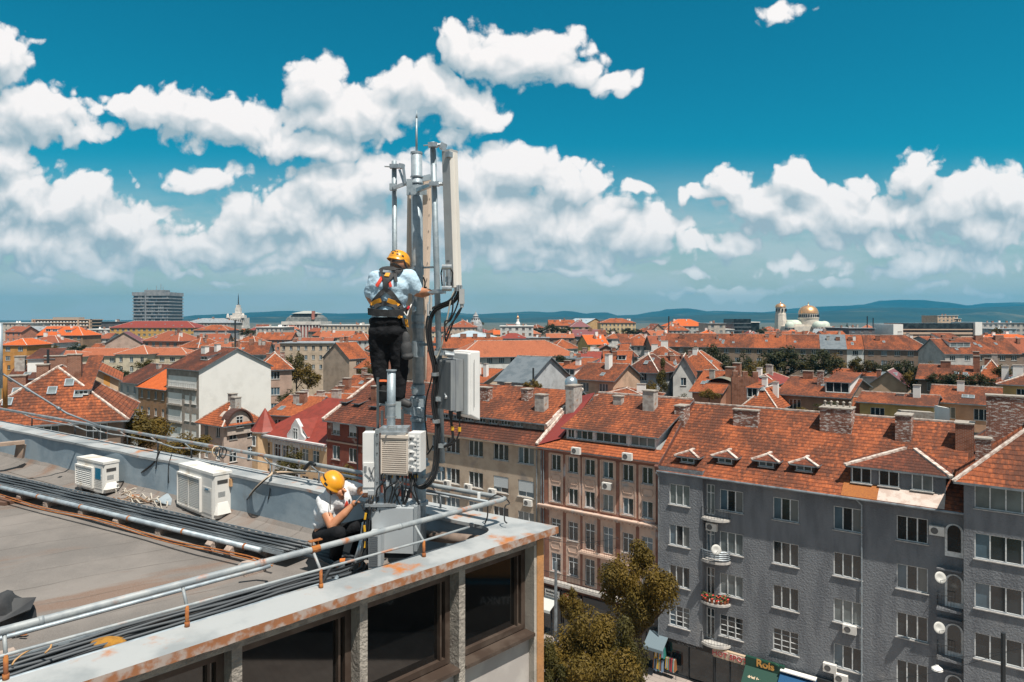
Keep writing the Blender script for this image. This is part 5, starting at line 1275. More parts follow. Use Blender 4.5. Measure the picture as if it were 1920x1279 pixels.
wall_ac(1140, 917, 'air conditioner on a pink panel of the brown house', .05); wall_ac(1082, 851, 'left air conditioner on the roof skirt below the attic windows', .55); wall_ac(1178, 862, 'right air conditioner on the roof skirt below the attic windows', .55)
wall_ac(841, 911, 'leftmost air conditioner under a beige house window'); wall_ac(880, 918, 'second air conditioner from left under beige house windows'); wall_ac(925, 927, 'third air conditioner from left under a blind on the beige house'); wall_ac(992, 948, 'rightmost air conditioner on the beige house, under the last blind')
wall_ac(1336, 994, 'air conditioner under the topmost curved balcony', .0)
dish(1342, 1031, .36, 'white satellite dish on the ribbed curved balcony', .8); dish(1761, 1083, .34, 'upper white satellite dish by the arched doors', .5); dish(1759, 1177, .34, 'lower white satellite dish by the arched doors', .5)
# =================================================================== the town behind
WC = dict(w=(.60, .60, .58), c=(.56, .49, .37), b=(.20, .145, .11), y=(.56, .38, .14), o=(.52, .25, .07), p=(.54, .38, .26), g=(.34, .35, .36), k=(.52, .22, .14), d=(.12, .12, .13), t=(.38, .30, .23), r=(.30, .13, .09), s=(.46, .44, .42))
light_sheet = M('light_blue_grey_sheet', (.40, .47, .52), .6, .1, col2=(.33, .40, .45), scale=.3); slate = M('slate_blue_sheet', (.14, .165, .185), .65, .05, col2=(.10, .125, .145), scale=.8)
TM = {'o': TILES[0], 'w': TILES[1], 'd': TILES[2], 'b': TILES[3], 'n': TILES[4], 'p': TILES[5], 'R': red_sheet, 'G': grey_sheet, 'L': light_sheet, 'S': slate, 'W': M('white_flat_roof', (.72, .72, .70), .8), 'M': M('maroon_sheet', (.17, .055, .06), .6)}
PLACED = []
def auto_win(spec, ln, ze):
 if not spec: return ()
 st = {'1': ('2', .95, 1.4), '2': ('3', 1.6, 1.45), '3': ('2t', 1.1, 1.7)}[spec[0]]; gap = {'1': 2.3, '2': 3.2, '3': 2.6}[spec[0]]
 rows = int(spec[1]); cols = max(1, int(ln / gap)); return [('g', cols, rows, st[1], st[2], .75, 3.0, st[0])]
def ridge_rise(yr, Yr, ze): return max(.8, CAMZ - (yr - 597) * Yr / 1280 - ze)
def auto_chims(L, W, n, rg):
 return [(rg.uniform(.12, .88), rg.choice((.38, .44, .56, .3)), rg.uniform(.6, 1.3), rg.uniform(.5, .9), rg.uniform(.9, 1.6), rg.choice((0, 1, 1, 2, 3))) for _ in range(n)]
def place(o, rot, L, W, ze, yr, kind, tile, wall, fw, rw, label, rg, nch=3, nli=2, name='house', cat='house', rh=None, lw=None, group=None, dormers=(), over=.45, chims=None, go=None):
 ex, ey = Vector((math.cos(rot), math.sin(rot), 0)), Vector((-math.sin(rot), math.cos(rot), 0))
 mid = Vector((o[0], o[1], 0)) + ex * L / 2 + ey * W / 2
 if rh is None: rh = ridge_rise(yr, mid[1], ze)
 PLACED.append((mid[0], mid[1], max(L, W) * .55))
 h, _ = house(name, label, o, rot, L, W, ze, min(rh, 6.5), kind, TM[tile], WC[wall] if isinstance(wall, str) else wall, auto_win(fw, L, ze), auto_win(rw, W, ze), auto_win(lw, W, ze),
 auto_chims(L, W, nch, rg) if chims is None else chims, [(rg.uniform(.15, .85), rg.uniform(.12, .3)) for _ in range(nli)] if kind != 'flat' else (), over, go, cat, group, dormers=dormers)
 return h
def solveL(o, d, px):
 a = (px - 960) / 1280; return (a * o[1] - o[0]) / (d[0] - a * d[1])
CN = [0]
def C(xc, ye, xl, xr, label, ze=16.8, yr=None, rh=None, kind='gx', tile='w', wall='p', fw='13', rw='', rot=ROT, L=None, W=None, Y=None, **kw):
 """house seen on its corner: near corner at pixel xc"""
 CN[0] += 1; rg = random.Random(CN[0])
 Y = Y or (CAMZ - ze) * 1280 / (ye - 597); ze = CAMZ - (ye - 597) * Y / 1280
 ex, ey = Vector((math.cos(rot), math.sin(rot), 0)), Vector((-math.sin(rot), math.cos(rot), 0)); q = Vector(((xc - 960) / 1280 * Y, Y, 0))
 L = L or solveL(q, -ex, xl); W = W or solveL(q, ey, xr)
 if not (2 < L < 90): print('C bad L', label, L); L = 12
 if not (2 < W < 90): print('C bad W', label, W); W = 12
 return place(q - ex * L, rot, L, W, ze, yr if yr else 0, kind, tile, wall, fw, rw, label, rg, rh=rh if yr is None else None, **kw)
def F(xl, xr, ye, label, ze=16.8, yr=None, rh=3.2, kind='hip', tile='w', wall='t', fw='12', rw='', rot=0.0, W=12, Y=None, **kw):
 """house seen from the front: left front corner at pixel xl"""
 CN[0] += 1; rg = random.Random(CN[0])
 Y = Y or (CAMZ - ze) * 1280 / (ye - 597); ze = CAMZ - (ye - 597) * Y / 1280
 ex = Vector((math.cos(rot), math.sin(rot), 0)); q = Vector(((xl - 960) / 1280 * Y, Y, 0)); L = solveL(q, ex, xr)
 if not (2 < L < 220): print('F bad L', label, L); L = 12
 return place(q, rot, L, W, ze, yr if yr else 0, kind, tile, wall, fw, rw, label, rg, rh=rh if yr is None else None, **kw)
D_ = R(1)
# --- left, near
F(-60, 226, 790, 'large tiled hip roof house with brick chimneys and skylights behind the left parapet', Y=55, rh=3.9, W=12, tile='w', wall='b', fw='23', over=.7, rot=25 * D_, chims=[(.62, .42, 1.1, .9, 2.0, 1), (.2, .45, 1.6, .9, 1.6, 1), (.4, .4, .9, .9, 1.0, 1)], nli=5, dormers=((.72, .9, .5, .16, '2'),))
F(20, 158, 709, 'dark tiled roof with a gaping attic dormer and brick chimneys at far left', Y=78, yr=683, W=10, tile='d', wall='r', kind='gx', fw='', rot=25 * D_, chims=[(.62, .25, 3.2, 1.2, 1.7, 1), (.05, .3, 1.0, 1, 1.6, 3)], dormers=((.35, 2.6, 1.6, .2, None),))
h = F(118, 222, 714, 'cream blank gable wall with an orange painted stripe and bricked up patch', Y=86, yr=680, W=14, kind='gy', tile='o', wall=(.58, .42, .28), fw='', nch=0, nli=0, rot=29 * D_)
L_ = 7.0
pm = MB(); pm.box(4.4, 5.1, -.012, -.004, 17.2, 19.6); pm.build('painted_stripe', M('orange_stripe_paint', (.58, .28, .07), .8), h)
pm = MB(); pm.box(2.2, 3.7, -.02, -.004, 16.4, 18.9); pm.build('brick_patch', brick_red, h)
pm = MB(); pm.box(3.9, 5.9, -.03, -.004, 15.8, 16.7); pm.build('blue_panel', M('blue_panel_paint', (.03, .24, .38), .6), h)
wh_corner = P(373, 693, 115.0)
C(373, 693, 313, 508, 'tall house with a huge blank white gable wall and grey balconied front', Y=115, rh=3.4, tile='d', wall=plaster_white, fw='', rw='', chims=[(.35, .36, 1.3, .8, 1.1, 0), (.6, .42, .8, .8, 1.1, 0)], nli=0, dormers=((.7, 2.2, .7, .2, '2'),), over=.35)
hw = [o for o in COL.objects if o.get('label', '').startswith('tall house with a huge')][0]
Lw = 10.5; fm = MB(); wn_ = []
for i, z in enumerate((15.1, 12.1, 9.1, 6.2)):
 wn_ += [(.5, z, 4.6 if i else 9.3, 1.9, '4')] + ([(6.0, z + .3, 1.5, 1.4, 'shutter' if i == 1 else '2'), (8.2, z + .3, 1.5, 1.4, 'shutter' if i == 1 else '2')] if i else [])
facade(fm, (-.02, -.03, 0), (1, 0, 0), Lw, 0, 18.3, [q[:4] for q in wn_], .5); fo_ = fm.build('front_wall', M('grimy_grey_plaster', (.33, .28, .24), .9, col2=(.26, .22, .19), scale=1, col3=(.45, .42, .4), scale3=.8), hw)
for q in wn_: put_window(fo_, (-.02, -.03, 0), (1, 0, 0), *q[:5], rec=.4)
for z in (15.0, 12.0, 9.0): mb = MB(); mb.box(.4, 9.9 if z > 14 else 5.2, -.35, -.031, z - .2, z); bo = mb.build('balcony', cap_stone, hw); rm = MB(); shade_rail(rm, [(.42, -.33, z), (9.8 if z > 14 else 5.1, -.33, z)], .8, 16); rm.build('railing', dark_metal, bo)
ex = TS; q5_ = Vector((wh_corner[0], wh_corner[1], 0)) - TS * 10.55
def rowhouse(k0, k1, ze, rh, tile, wall, label, fw, **kw):
 CN[0] += 1
 return place(q5_ - TS * k1, ROT, k1 - k0, 13, ze, 0, 'gx', tile, wall, fw, '', label, random.Random(CN[0]), rh=rh, over=.4, **kw)
rowhouse(.05, 10.2, 14.5, 3.6, 'b', (.30, .165, .085), 'ochre house with a freshly tiled bright orange roof left of the white gable', '13', nch=0, nli=2)
rowhouse(10.3, 18.2, 15.0, 3.0, 'd', 's', 'grey house with a small pediment gable in the row left of the white gable', '13', nch=1, nli=0)
C(420, 792, 376, 487, 'ornate corner villa with rounded gable window and orange hip roof left of the yellow house', Y=90, yr=754, kind='hip', tile='o', wall=(.50, .40, .34), fw='13', rw='33', over=.6, chims=[(.8, .45, 1.2, .9, 1.9, 3), (.45, .6, .9, .9, 1.5, 3)], nli=0)
hv = [o for o in COL.objects if o.get('label', '').startswith('ornate corner villa')][0]
vL = solveL(Vector((P(420, 0, 90)[0], 90, 0)), -TS, 376); vW = solveL(Vector((P(420, 0, 90)[0], 90, 0)), NIN, 487); vz = CAMZ - (792 - 597) * 90 / 1280
ag = MB(); yc_ = vW * .38; prof = [(1.7 * math.cos(a_), 1.9 * math.sin(a_)) for a_ in [math.pi * k / 14 for k in range(15)]]
f_ = [(vL + .3, yc_ + a_, vz - .6 + b_) for a_, b_ in [(1.7, -1.2)] + prof + [(-1.7, -1.2)]]; ag.face(f_)
for a_, b_ in zip(f_, f_[1:]): ag.face([a_, b_, (b_[0] - 2.5, b_[1], b_[2]), (a_[0] - 2.5, a_[1], a_[2])])
go_ = ag.build('arched_gable', M('villa_stucco', (.52, .44, .38), .85, col2=(.42, .36, .32), scale=2), hv)
ag = MB();
for a_, b_ in zip(prof, prof[1:]): ag.bar((vL - .2, yc_ + a_[0] * 1.1, vz - .6 + a_[1] * 1.1), (vL - .2, yc_ + b_[0] * 1.1, vz - .6 + b_[1] * 1.1), .22, 1.6, (1, 0, 0))
ag.build('arch_roof', M('dark_brown_sheet', (.10, .05, .04), .6, .2), go_)
put_window(go_, (vL + .46, yc_ - .5, 0), (0, 1, 0), 0, vz - .9, 1.0, 1.5, '2t')
# --- left, middle
F(485, 547, 690, 'pink brown corner apartment house with glazed roof terrace right of the white gable', Y=128, rh=2.6, kind='hip', tile='o', wall=(.44, .31, .25), fw='24', rot=20 * D_, W=12, nch=2, nli=0)
C(655, 672, 606, 691, 'tall house with blank beige side wall and white balcony front beside the mast', ze=18.2, rh=3.4, kind='gy', tile='o', wall=(.46, .36, .28), fw='', rw='23', nch=1, nli=0, over=.2)
C(700, 690, 668, 730, 'low tiled house right of the white balcony front', ze=16.5, rh=3, tile='o', wall='r', fw='12', W=12, rw='12')
for (xl, xr, ye, yr, tl, wl, lb) in ((505, 566, 774, 742, 'o', 't', 'orange tiled roof with two white chimneys just above the red sheet roof'), (560, 640, 764, 738, 'o', 's', 'orange tiled roof with a grey gable stub left of the red brown house'),
  (600, 668, 750, 726, 'w', 'p', 'worn tiled roof directly above the dark red brown roof'), (640, 735, 730, 704, 'w', 't', 'tiled roof with a single skylight behind the standing worker')):
 F(xl, xr, ye, lb, ze=15.2, yr=yr, kind='gx', tile=tl, wall=wl, fw='11', rot=-20 * D_, W=9, nch=3)
F(525, 650, 644, 'long pale beige block with a flat roof and many small windows behind the white gable', ze=19, kind='flat', tile='G', wall=(.50, .40, .30), fw='13', W=14, nch=2)
F(530, 628, 658, 'low building under a white flat roof behind the golden trees', ze=15.5, kind='flat', tile='W', wall=(.42, .34, .26), fw='12', W=18, nch=0)
F(52, 145, 668, 'left wing of the long cream school with hipped tiled roof', ze=15.5, yr=657, rh=2.2, kind='hip', tile='p', wall='c', fw='22', W=13, rot=-6 * D_, nch=0, nli=1)
F(140, 220, 666, 'middle section of the long cream school', ze=15.5, rh=2.0, kind='gx', tile='p', wall='c', fw='22', W=12, rot=-3 * D_, nch=0, nli=0)
F(217, 276, 664, 'projecting bay of the cream school under a pyramid roof', ze=15.9, rh=2.6, kind='pyr', tile='p', wall='c', fw='33', W=13, rot=-3 * D_, nch=0, nli=0)
F(275, 352, 665, 'right wing of the long cream school beside the white gable', ze=15.5, rh=2.0, kind='hipr', tile='p', wall='c', fw='22', W=12, rot=-3 * D_, nch=0, nli=0)
F(3, 50, 646, 'orange rendered house with a bright orange roof at the left edge', ze=18.5, yr=634, kind='hip', tile='b', wall='o', fw='23', W=12, nch=0, nli=0)
F(45, 110, 642, 'white house under a brown hip roof next to the orange house', ze=17.5, rh=2.5, kind='hip', tile='n', wall='w', fw='13', W=12)
F(70, 155, 628, 'brown apartment house with vivid orange dormered roof at left', ze=19.5, yr=612, kind='hipr', tile='b', wall=(.30, .19, .12), fw='23', W=14, dormers=((.15, 2.4, 1.2, .2, '2'), (.3, 2.4, 1.2, .2, '2'), (.62, 2.6, 1.2, .15, '3')))
F(155, 205, 634, 'brown tiled roofs with white dishes right of the vivid orange roof', ze=17, rh=2.5, kind='gx', tile='n', wall='w', fw='11', W=10, nch=4)
F(197, 266, 643, 'pink walled house with a red sheet gable in front of the yellow block', ze=17.5, yr=622, kind='gy', tile='M', wall=(.45, .33, .27), fw='', W=16, rot=22 * D_, nch=0, nli=0)
F(268, 335, 638, 'salmon pink apartment block with brown roof', ze=18.5, rh=3.5, kind='hip', tile='n', wall='k', fw='22', W=13, rot=-18 * D_)
F(206, 365, 614, 'long yellow block with white window bands under a wide red roof', ze=21.5, yr=602, kind='hip', tile='R', wall=(.55, .33, .10), fw='22', W=20, nch=0, nli=5)
F(363, 428, 619, 'low orange hip roof left of the spired white tower', ze=20, rh=3, kind='hip', tile='o', wall='g', fw='', W=16, nch=1, nli=2)
for i, (xl, xr, ye, tl, wl, lb) in enumerate(((335, 372, 650, 'o', 'p', 'small orange hip roof right of the salmon block'), (370, 425, 640, 'n', 't', 'wide brown roof below the low orange hip roof'), (425, 480, 646, 'o', 'w', 'tiled roof next to the thin black antenna left'), (478, 545, 636, 'o', 'k', 'orange roof in front of the domed theatre'),
  (352, 430, 662, 'p', 'w', 'tiled ridge behind the white gable, left half'), (428, 500, 664, 'w', 'g', 'tiled ridge behind the white gable, right half'), (640, 690, 637, 'o', 'w', 'white house with orange roof left of the standing worker'), (600, 660, 632, 'p', 'c', 'pale house just right of the theatre'))):
 F(xl, xr, ye, lb, ze=17, rh=3.2, kind=('hip', 'gx')[i % 2], tile=tl, wall=wl, fw='12', W=12, rot=(-30, 10, -15, 0)[i % 4] * D_, nch=3)
# --- right of the mast, near
C(1150, 712, 1078, 1200, 'peach house with a blank side wall and one tall white chimney left of the conifer', ze=17.2, yr=681, tile='w', wall=(.55, .37, .26), fw='23', rw='', chims=[(.62, .36, .75, 1.3, 2.2, 0)], nli=1)
C(1080, 712, 985, 1100, 'tiled house with white dormer windows left of the peach house', ze=16.2, yr=681, tile='o', wall='w', fw='12', W=13, chims=[(.3, .35, .6, .6, 1.6, 3), (.55, .4, 1.2, .7, 1.0, 1), (.8, .35, .9, .6, 1.6, 0)], dormers=((.75, 3.2, 1.2, .12, '3'),), nli=4)
C(990, 715, 932, 1012, 'slate blue metal roofed house with a glazed sloping gable', ze=16.8, yr=668, kind='gx', tile='S', wall=(.46, .48, .50), fw='12', W=13, nch=0, nli=0)
C(905, 716, 850, 960, 'cream house with arched windows and white chimneys right of the radio antenna', ze=16, yr=690, tile='o', wall=(.56, .44, .32), fw='33', W=11, chims=[(.3, .2, .7, .7, 2.2, 0), (.6, .2, .7, .7, 2.2, 0), (.85, .2, .7, .7, 2.2, 0)])
F(905, 1010, 748, 'jumble of tiled roof and brick stacks behind the beige house', ze=15.5, yr=737, kind='gx', tile='o', wall='r', fw='', W=9, rot=-20 * D_, chims=[(.1, .3, 1, .8, 1.3, 2), (.3, .4, .8, .7, 1.4, 1), (.55, .3, 1.4, .7, 1.2, 2), (.8, .4, .8, .7, 1.2, 1)])
F(1105, 1225, 745, 'orange roof with chalky ridge and white chimney block behind the pink house', ze=15, yr=727, kind='hip', tile='w', wall='p', fw='', W=10, rot=-20 * D_, chims=[(.75, .4, 1.3, .7, 1.3, 0)])
F(1262, 1301, 700, 'grey white gabled house with one small attic opening right of the conifer', ze=17.2, rh=3.0, kind='gy', tile='w', wall='w', fw='11', W=12, nch=0, nli=0, rot=-16 * D_)
C(1232, 692, 1178, 1262, 'pale blue grey house with overhanging eaves above the conifer', ze=18, rh=2.4, kind='hip', tile='d', wall=(.44, .48, .52), fw='22', rw='12', nch=1, over=.8)
C(1352, 735, 1298, 1420, 'orange tiled house joined to a ruined brick firewall', ze=15.6, yr=695, kind='gx', tile='o', wall=(.40, .20, .13), fw='', W=13, chims=[(.4, .3, .8, .5, 1.4, 3), (1.0, .35, 1.4, 1.0, 1.6, 1), (1.0, .6, 1.2, 1.0, 1.8, 1)])
ar = MB(); q = P(1350, 716, 108);
M_ = Matrix.Translation(q) @ Matrix.Rotation(ROT, 4, 'Z')
pr_ = [(-2.0 + 4.0 * k / 10, 1.1 * math.sin(math.pi * (.15 + .7 * k / 10))) for k in range(11)]
for (a_, za), (b_, zb_) in zip(pr_, pr_[1:]): ar.face([M_ @ Vector(p_) for p_ in ((a_, 0, za - .5), (b_, 0, zb_ - .5), (b_, 7, zb_ - .1), (a_, 7, za - .1))])
ar.mi[-1:] = ar.mi[-1:]; ar.prism([(M_ @ Vector(p_))[:2] for p_ in ((-1.95, .1, 0), (1.95, .1, 0), (1.95, 6.9, 0), (-1.95, 6.9, 0))], 0, q[2] - .2, 1)
ar.solo('vaulted_shed', [M('olive_grey_sheet', (.22, .21, .16), .6, .1, col2=(.17, .165, .13), scale=2), wall_mat((.40, .20, .13))], 'shallow vaulted olive grey sheet roof beside the ruined brick firewall', 'building')
C(1590, 745, 1459, 1630, 'long brown house with an orange roof, white dormer and pale gable wall', ze=16.2, yr=708, tile='w', wall=(.26, .17, .12), fw='22', rw='', chims=[(.25, .45, 1.4, .7, 1.1, 1), (.5, .3, .8, .7, 1.9, 2)], dormers=((.82, 3.2, 1.5, .1, '3'),), nli=2)
C(1455, 762, 1395, 1480, 'orange roofed yellow house with arched attic gables', ze=15, rh=2.2, kind='hip', tile='o', wall=(.56, .42, .26), fw='12', W=10, chims=[(.4, .4, .7, .6, 1.8, 0), (.75, .4, .7, .6, 1.8, 0)], dormers=((.2, 1.6, 1.4, .1, '2'),))
C(1455, 718, 1400, 1475, 'house with red sheet roof and white chimneys left of the long brown house', ze=16.5, yr=700, kind='hip', tile='R', wall='t', fw='12', W=10, nch=3)
C(1750, 760, 1612, 1762, 'long low yellow house under an orange tiled roof', ze=16.4, yr=738, tile='w', wall='y', fw='22', W=9, chims=[(.75, .35, .8, .6, 1.5, 0)], nli=0)
C(1872, 758, 1748, 1880, 'peach house under a tiled roof with a white side flashing, right', ze=16.2, yr=724, tile='w', wall=(.52, .32, .22), fw='23', W=10, chims=[(.42, .35, .8, .6, 1.2, 0)], nli=2)
C(1965, 722, 1874, 2000, 'bright yellow house at the right edge with tiled hip roof', ze=17.4, yr=702, kind='hip', tile='w', wall=(.56, .38, .15), fw='23', W=11, chims=[(.12, .4, .9, .8, 2.0, 0), (.4, .3, 1.3, .9, 1.7, 0)])
C(1830, 713, 1722, 1862, 'orange roofed brown house with a pair of white skylights', ze=16.6, yr=684, tile='w', wall=(.24, .18, .14), fw='22', W=12, nli=3, chims=[(.45, .42, 1.5, 1, 1, 1), (1.0, .3, .9, .9, 2.6, 1), (.98, .55, .9, .9, 2.6, 1)])
C(1890, 712, 1828, 1900, 'tiled hip roof house behind the dark trees at right', ze=15.8, rh=3.4, kind='hip', tile='o', wall='t', fw='', W=11)
C(1640, 705, 1560, 1700, 'low tiled roofs with white chimney behind the long brown house', ze=15.5, yr=692, tile='o', wall='w', fw='', W=12, nch=4)
C(1700, 722, 1630, 1740, 'small pale gabled shed with red roof below the big trees', ze=14.5, rh=2.5, kind='gy', tile='M', wall='p', fw='', W=8, nch=1)
C(1730, 790, 1600, 1760, 'narrow strip of tiled roof in front of the yellow house', ze=14.2, rh=2.2, tile='o', wall='y', fw='', W=6, nch=2)
for (x0, x1, y0, y1, Y_, mt, lb) in ((1690, 1752, 770, 800, 66, cap_stone, 'rough grey plastered firewall stub behind the grey roof'), (1760, 1781, 762, 800, 66, plaster_white, 'square white plastered chimney block behind the grey roof'), (1372, 1422, 706, 760, 102, brick_red, 'ruined brick firewall with stacks beside the vaulted shed')):
 mb = MB(); a_, b_ = P(x0, y0, Y_), P(x1, y0, Y_ - 1.5); nn_ = Vector((.15, .9, 0)); mb.hexa([Z(p_, z_) for z_ in (0, a_[2]) for p_ in (a_, b_, b_ + nn_, a_ + nn_)])
 if x0 == 1372:
  for u_ in (.05, .42, .8): q = a_ + (b_ - a_) * u_; mb.hexa([Z(p_, z_) for z_ in (a_[2], a_[2] + .8) for p_ in (q, q + Vector((.7, -.2, 0)), q + Vector((.8, .6, 0)), q + nn_ * .8)])
 mb.solo('firewall', mt, lb, 'wall')
# --- right, middle rows
F(862, 1079, 667, 'very long orange hip roof over a white band of windows', ze=16.8, rh=3.8, kind='hip', tile='p', wall='w', fw='22', rot=16 * D_, W=15, nch=0, nli=0, over=.9)
F(815, 942, 652, 'orange roof with a row of brick chimneys behind the radio antenna', ze=17.0, rh=3.4, kind='gx', tile='o', wall='t', fw='', W=14, rot=4 * D_, chims=[(.2, .45, 1.5, .9, 1.5, 1), (.42, .45, 2.2, .9, 1.5, 1), (.6, .45, 1.6, .9, 1.5, 1), (.8, .45, 1.5, .9, 1.5, 1)])
F(832, 928, 633, 'low cream hall under a pale blue sheet roof right of the mast', ze=17.5, rh=3.2, kind='hip', tile='L', wall=(.56, .46, .34), fw='', W=25, nch=0, nli=0)
F(932, 990, 634, 'grey glazed block with dark red attic in the row behind the long hip roof', ze=18, rh=2.2, kind='hip', tile='R', wall='g', fw='22', W=12)
F(988, 1030, 634, 'block with green grey parapet between two orange roofed blocks', ze=18, kind='flat', tile='G', wall=(.36, .30, .24), fw='22', W=12)
F(1026, 1076, 633, 'apartment block with pale orange roof and glazed balconies', ze=18, rh=1.8, kind='gx', tile='p', wall='b', fw='23', W=12)
F(1076, 1122, 630, 'five storey brown block with a maroon sheet roof', ze=18.6, rh=3.0, kind='gx', tile='M', wall=(.24, .17, .13), fw='23', W=12)
F(1103, 1140, 645, 'ochre house with a bright orange roof left of the glazed attic', ze=17.2, rh=3.4, kind='gx', tile='b', wall='y', fw='22', W=12, rot=14 * D_)
F(1134, 1172, 634, 'house with small orange cap roof and glazed white attic', ze=18.2, rh=2.0, kind='hip', tile='o', wall='w', fw='22', W=10)
F(1158, 1226, 646, 'orange hip roof house with pale ridge lines in the middle distance', ze=17, rh=4, kind='hip', tile='o', wall='s', fw='12', W=15, rot=-25 * D_)
F(1105, 1168, 664, 'ruined brick gable wall below the glazed attic', ze=15.5, yr=646, kind='gy', tile='n', wall=(.28, .15, .10), fw='', W=6, nch=1)
F(1158, 1195, 666, 'tiled roof with one dark dormer right of the brick gable', ze=16, rh=3, kind='hip', tile='w', wall='b', fw='', W=12, dormers=((.5, 3, .9, .2, '3'),))
F(1200, 1276, 672, 'tiled roof with two white chimneys above the blue grey house', ze=16.2, rh=3.4, kind='hip', tile='w', wall='w', fw='12', W=12, rot=-20 * D_, chims=[(.3, .4, 1.6, .9, 1.6, 0), (.55, .4, 1.8, .9, 1.6, 0)])
F(1082, 1120, 684, 'red tiled roof left of the slate cornered attic', ze=16, rh=3, kind='gx', tile='R', wall='w', fw='', W=10, rot=-15 * D_)
F(1130, 1180, 682, 'orange roof with a white dormer behind the peach house', ze=16, rh=3, kind='gx', tile='o', wall='w', fw='12', W=10, rot=-15 * D_, dormers=((.7, 2, 1.2, .15, '2'),))
F(1066, 1112, 674, 'dark box attic with slate roof and white dish above the tiled house', ze=17.5, kind='flat', tile='S', wall=(.16, .05, .04), fw='', W=8)
F(1262, 1345, 690, 'cluster roof with chimney and open loggia left of the dark trees', ze=16.2, rh=3.6, kind='hip', tile='o', wall=(.30, .2, .15), fw='22', W=12, rot=-25 * D_)
F(1244, 1300, 690, 'small tiled lean to roof left of the white gable', ze=15.6, rh=2.6, kind='gx', tile='w', wall='t', fw='', W=9)
F(1222, 1262, 648, 'brown tiled roof right of the orange hip roof house', ze=17.2, rh=3.4, kind='gx', tile='n', wall='b', fw='22', W=13)
for (xl, xr, ye, lb, tl, wl, nch, nl) in ((1245, 1332, 648, 'left end of the long brown apartment row, with white skylights', 'w', (.22, .16, .12), 4, 3), (1332, 1414, 648, 'second house of the long brown apartment row, with balconies and dishes', 'w', (.24, .175, .13), 3, 5),
  (1414, 1474, 651, 'house with dark glazed attic in the long brown apartment row', 'o', (.25, .18, .13), 3, 1), (1474, 1538, 655, 'house with blue laundry on a balcony in the brown row', 'w', (.22, .16, .12), 2, 1),
  (1538, 1588, 653, 'house with grey slate coloured roof in the brown row', 'S', (.22, .165, .125), 2, 0), (1588, 1620, 656, 'narrow white balconied house with orange roof in the brown row', 'o', 'w', 2, 2), (1621, 1746, 656, 'broad brown house with hip roof at the end of the row', 'w', (.23, .165, .125), 4, 1)):
 rr_ = -21 * D_; ex = Vector((math.cos(rr_), math.sin(rr_), 0)); Y0_ = 9.6 * 1280 / 51; q0_ = Vector(((1245 - 960) / 1280 * Y0_, Y0_, 0)); k0 = solveL(q0_, ex, xl); k1 = solveL(q0_, ex, xr); CN[0] += 1
 place(q0_ + ex * k0, rr_, k1 - k0 - .02, 13, 17.4, 0, 'hipr' if xl == 1621 else 'gx', tl, wl, '24', '', lb, random.Random(CN[0]), rh=4.2, nch=nch, nli=nl, over=.5, go=.0)
F(1744, 1774, 640, 'narrow grey tower house with a small tiled cap roof', ze=19.2, rh=1.6, kind='gx', tile='w', wall='g', fw='23', W=12, nch=1)
F(1772, 1828, 662, 'grey house with a wide tiled roof dormer right of the tower house', ze=17, rh=4, kind='gx', tile='w', wall='s', fw='23', W=13, dormers=((.7, 6, 1.4, .2, '3'),))
F(1826, 1912, 662, 'brown apartment house with two brick stacks and a white awning', ze=17, rh=4.4, kind='gx', tile='w', wall=(.23, .17, .13), fw='23', W=14, chims=[(.4, .42, 2.2, 1, 1.2, 1), (.85, .42, 2.4, 1, 1.2, 1)], nli=4)
F(1912, 1990, 660, 'last brown house cut off at the right edge', ze=17, rh=4, kind='gx', tile='n', wall=(.22, .16, .13), fw='23', W=13)
F(1840, 1960, 640, 'bright orange roofs with pale skylights behind the right end of the row', ze=17.5, rh=2.8, kind='hip', tile='b', wall='w', fw='', W=14, nli=5)
for i, (xl, xr, ye, lb, tl, wl) in enumerate(((1400, 1436, 634, 'red roof left of the white cathedral foot', 'R', 'w'), (1436, 1500, 636, 'orange roofs directly below the bell tower', 'o', 'p'), (1510, 1550, 634, 'orange roof just below the large golden dome', 'o', 'w'), (1550, 1592, 634, 'orange roof with white gable edge right of the golden dome', 'o', 'w'),
  (1300, 1350, 630, 'flat orange roof below the glass fronted white hall', 'b', 'p'), (1225, 1262, 632, 'salmon roof left of the white stepped houses', 'p', 'k'), (1745, 1800, 626, 'orange roof between the tower house and the long modern block', 'o', 'w'))):
 F(xl, xr, ye, lb, ze=18.2, rh=3.0, kind=('hip', 'gx')[i % 2], tile=tl, wall=wl, fw='11', W=14, nch=2, rot=(0, -20, 12)[i % 3] * D_)
# --- far skyline blocks
F(1218, 1250, 622, 'beige gabled house standing by itself on the skyline right of centre', ze=19.5, yr=607, kind='gy', tile='n', wall=(.44, .30, .22), fw='11', W=20)
F(1246, 1292, 619, 'white stepped houses with orange roofs on the skyline', ze=20, rh=4, kind='hip', tile='o', wall='w', fw='13', W=14)
F(1252, 1326, 611, 'long orange roofed block on the skyline left of the black glass block', ze=22, rh=4.5, kind='hip', tile='b', wall='s', fw='22', W=20)
F(1332, 1376, 618, 'white hall with a long blue glass front on the skyline', ze=20.5, kind='flat', tile='W', wall=(.52, .55, .56), fw='22', W=20, nch=3)
F(1328, 1360, 607, 'pale tan block with dishes on its flat roof left of the black glass block', ze=24, kind='flat', tile='G', wall=(.46, .42, .37), fw='23', W=20, nch=3)
F(1030, 1078, 610, 'orange roofed long block on the skyline right of the small gold spire', ze=22.5, rh=3.5, kind='gx', tile='o', wall='p', fw='22', W=18)
F(1070, 1106, 612, 'yellow block with a purple roof on the skyline', ze=22, rh=4, kind='hip', tile='M', wall='y', fw='23', W=18)
F(1100, 1132, 606, 'tan building with a curved pale sheet roof on the skyline', ze=23.5, rh=3.5, kind='gy', tile='L', wall=(.50, .33, .16), fw='', W=25, rot=30 * D_, nch=0)
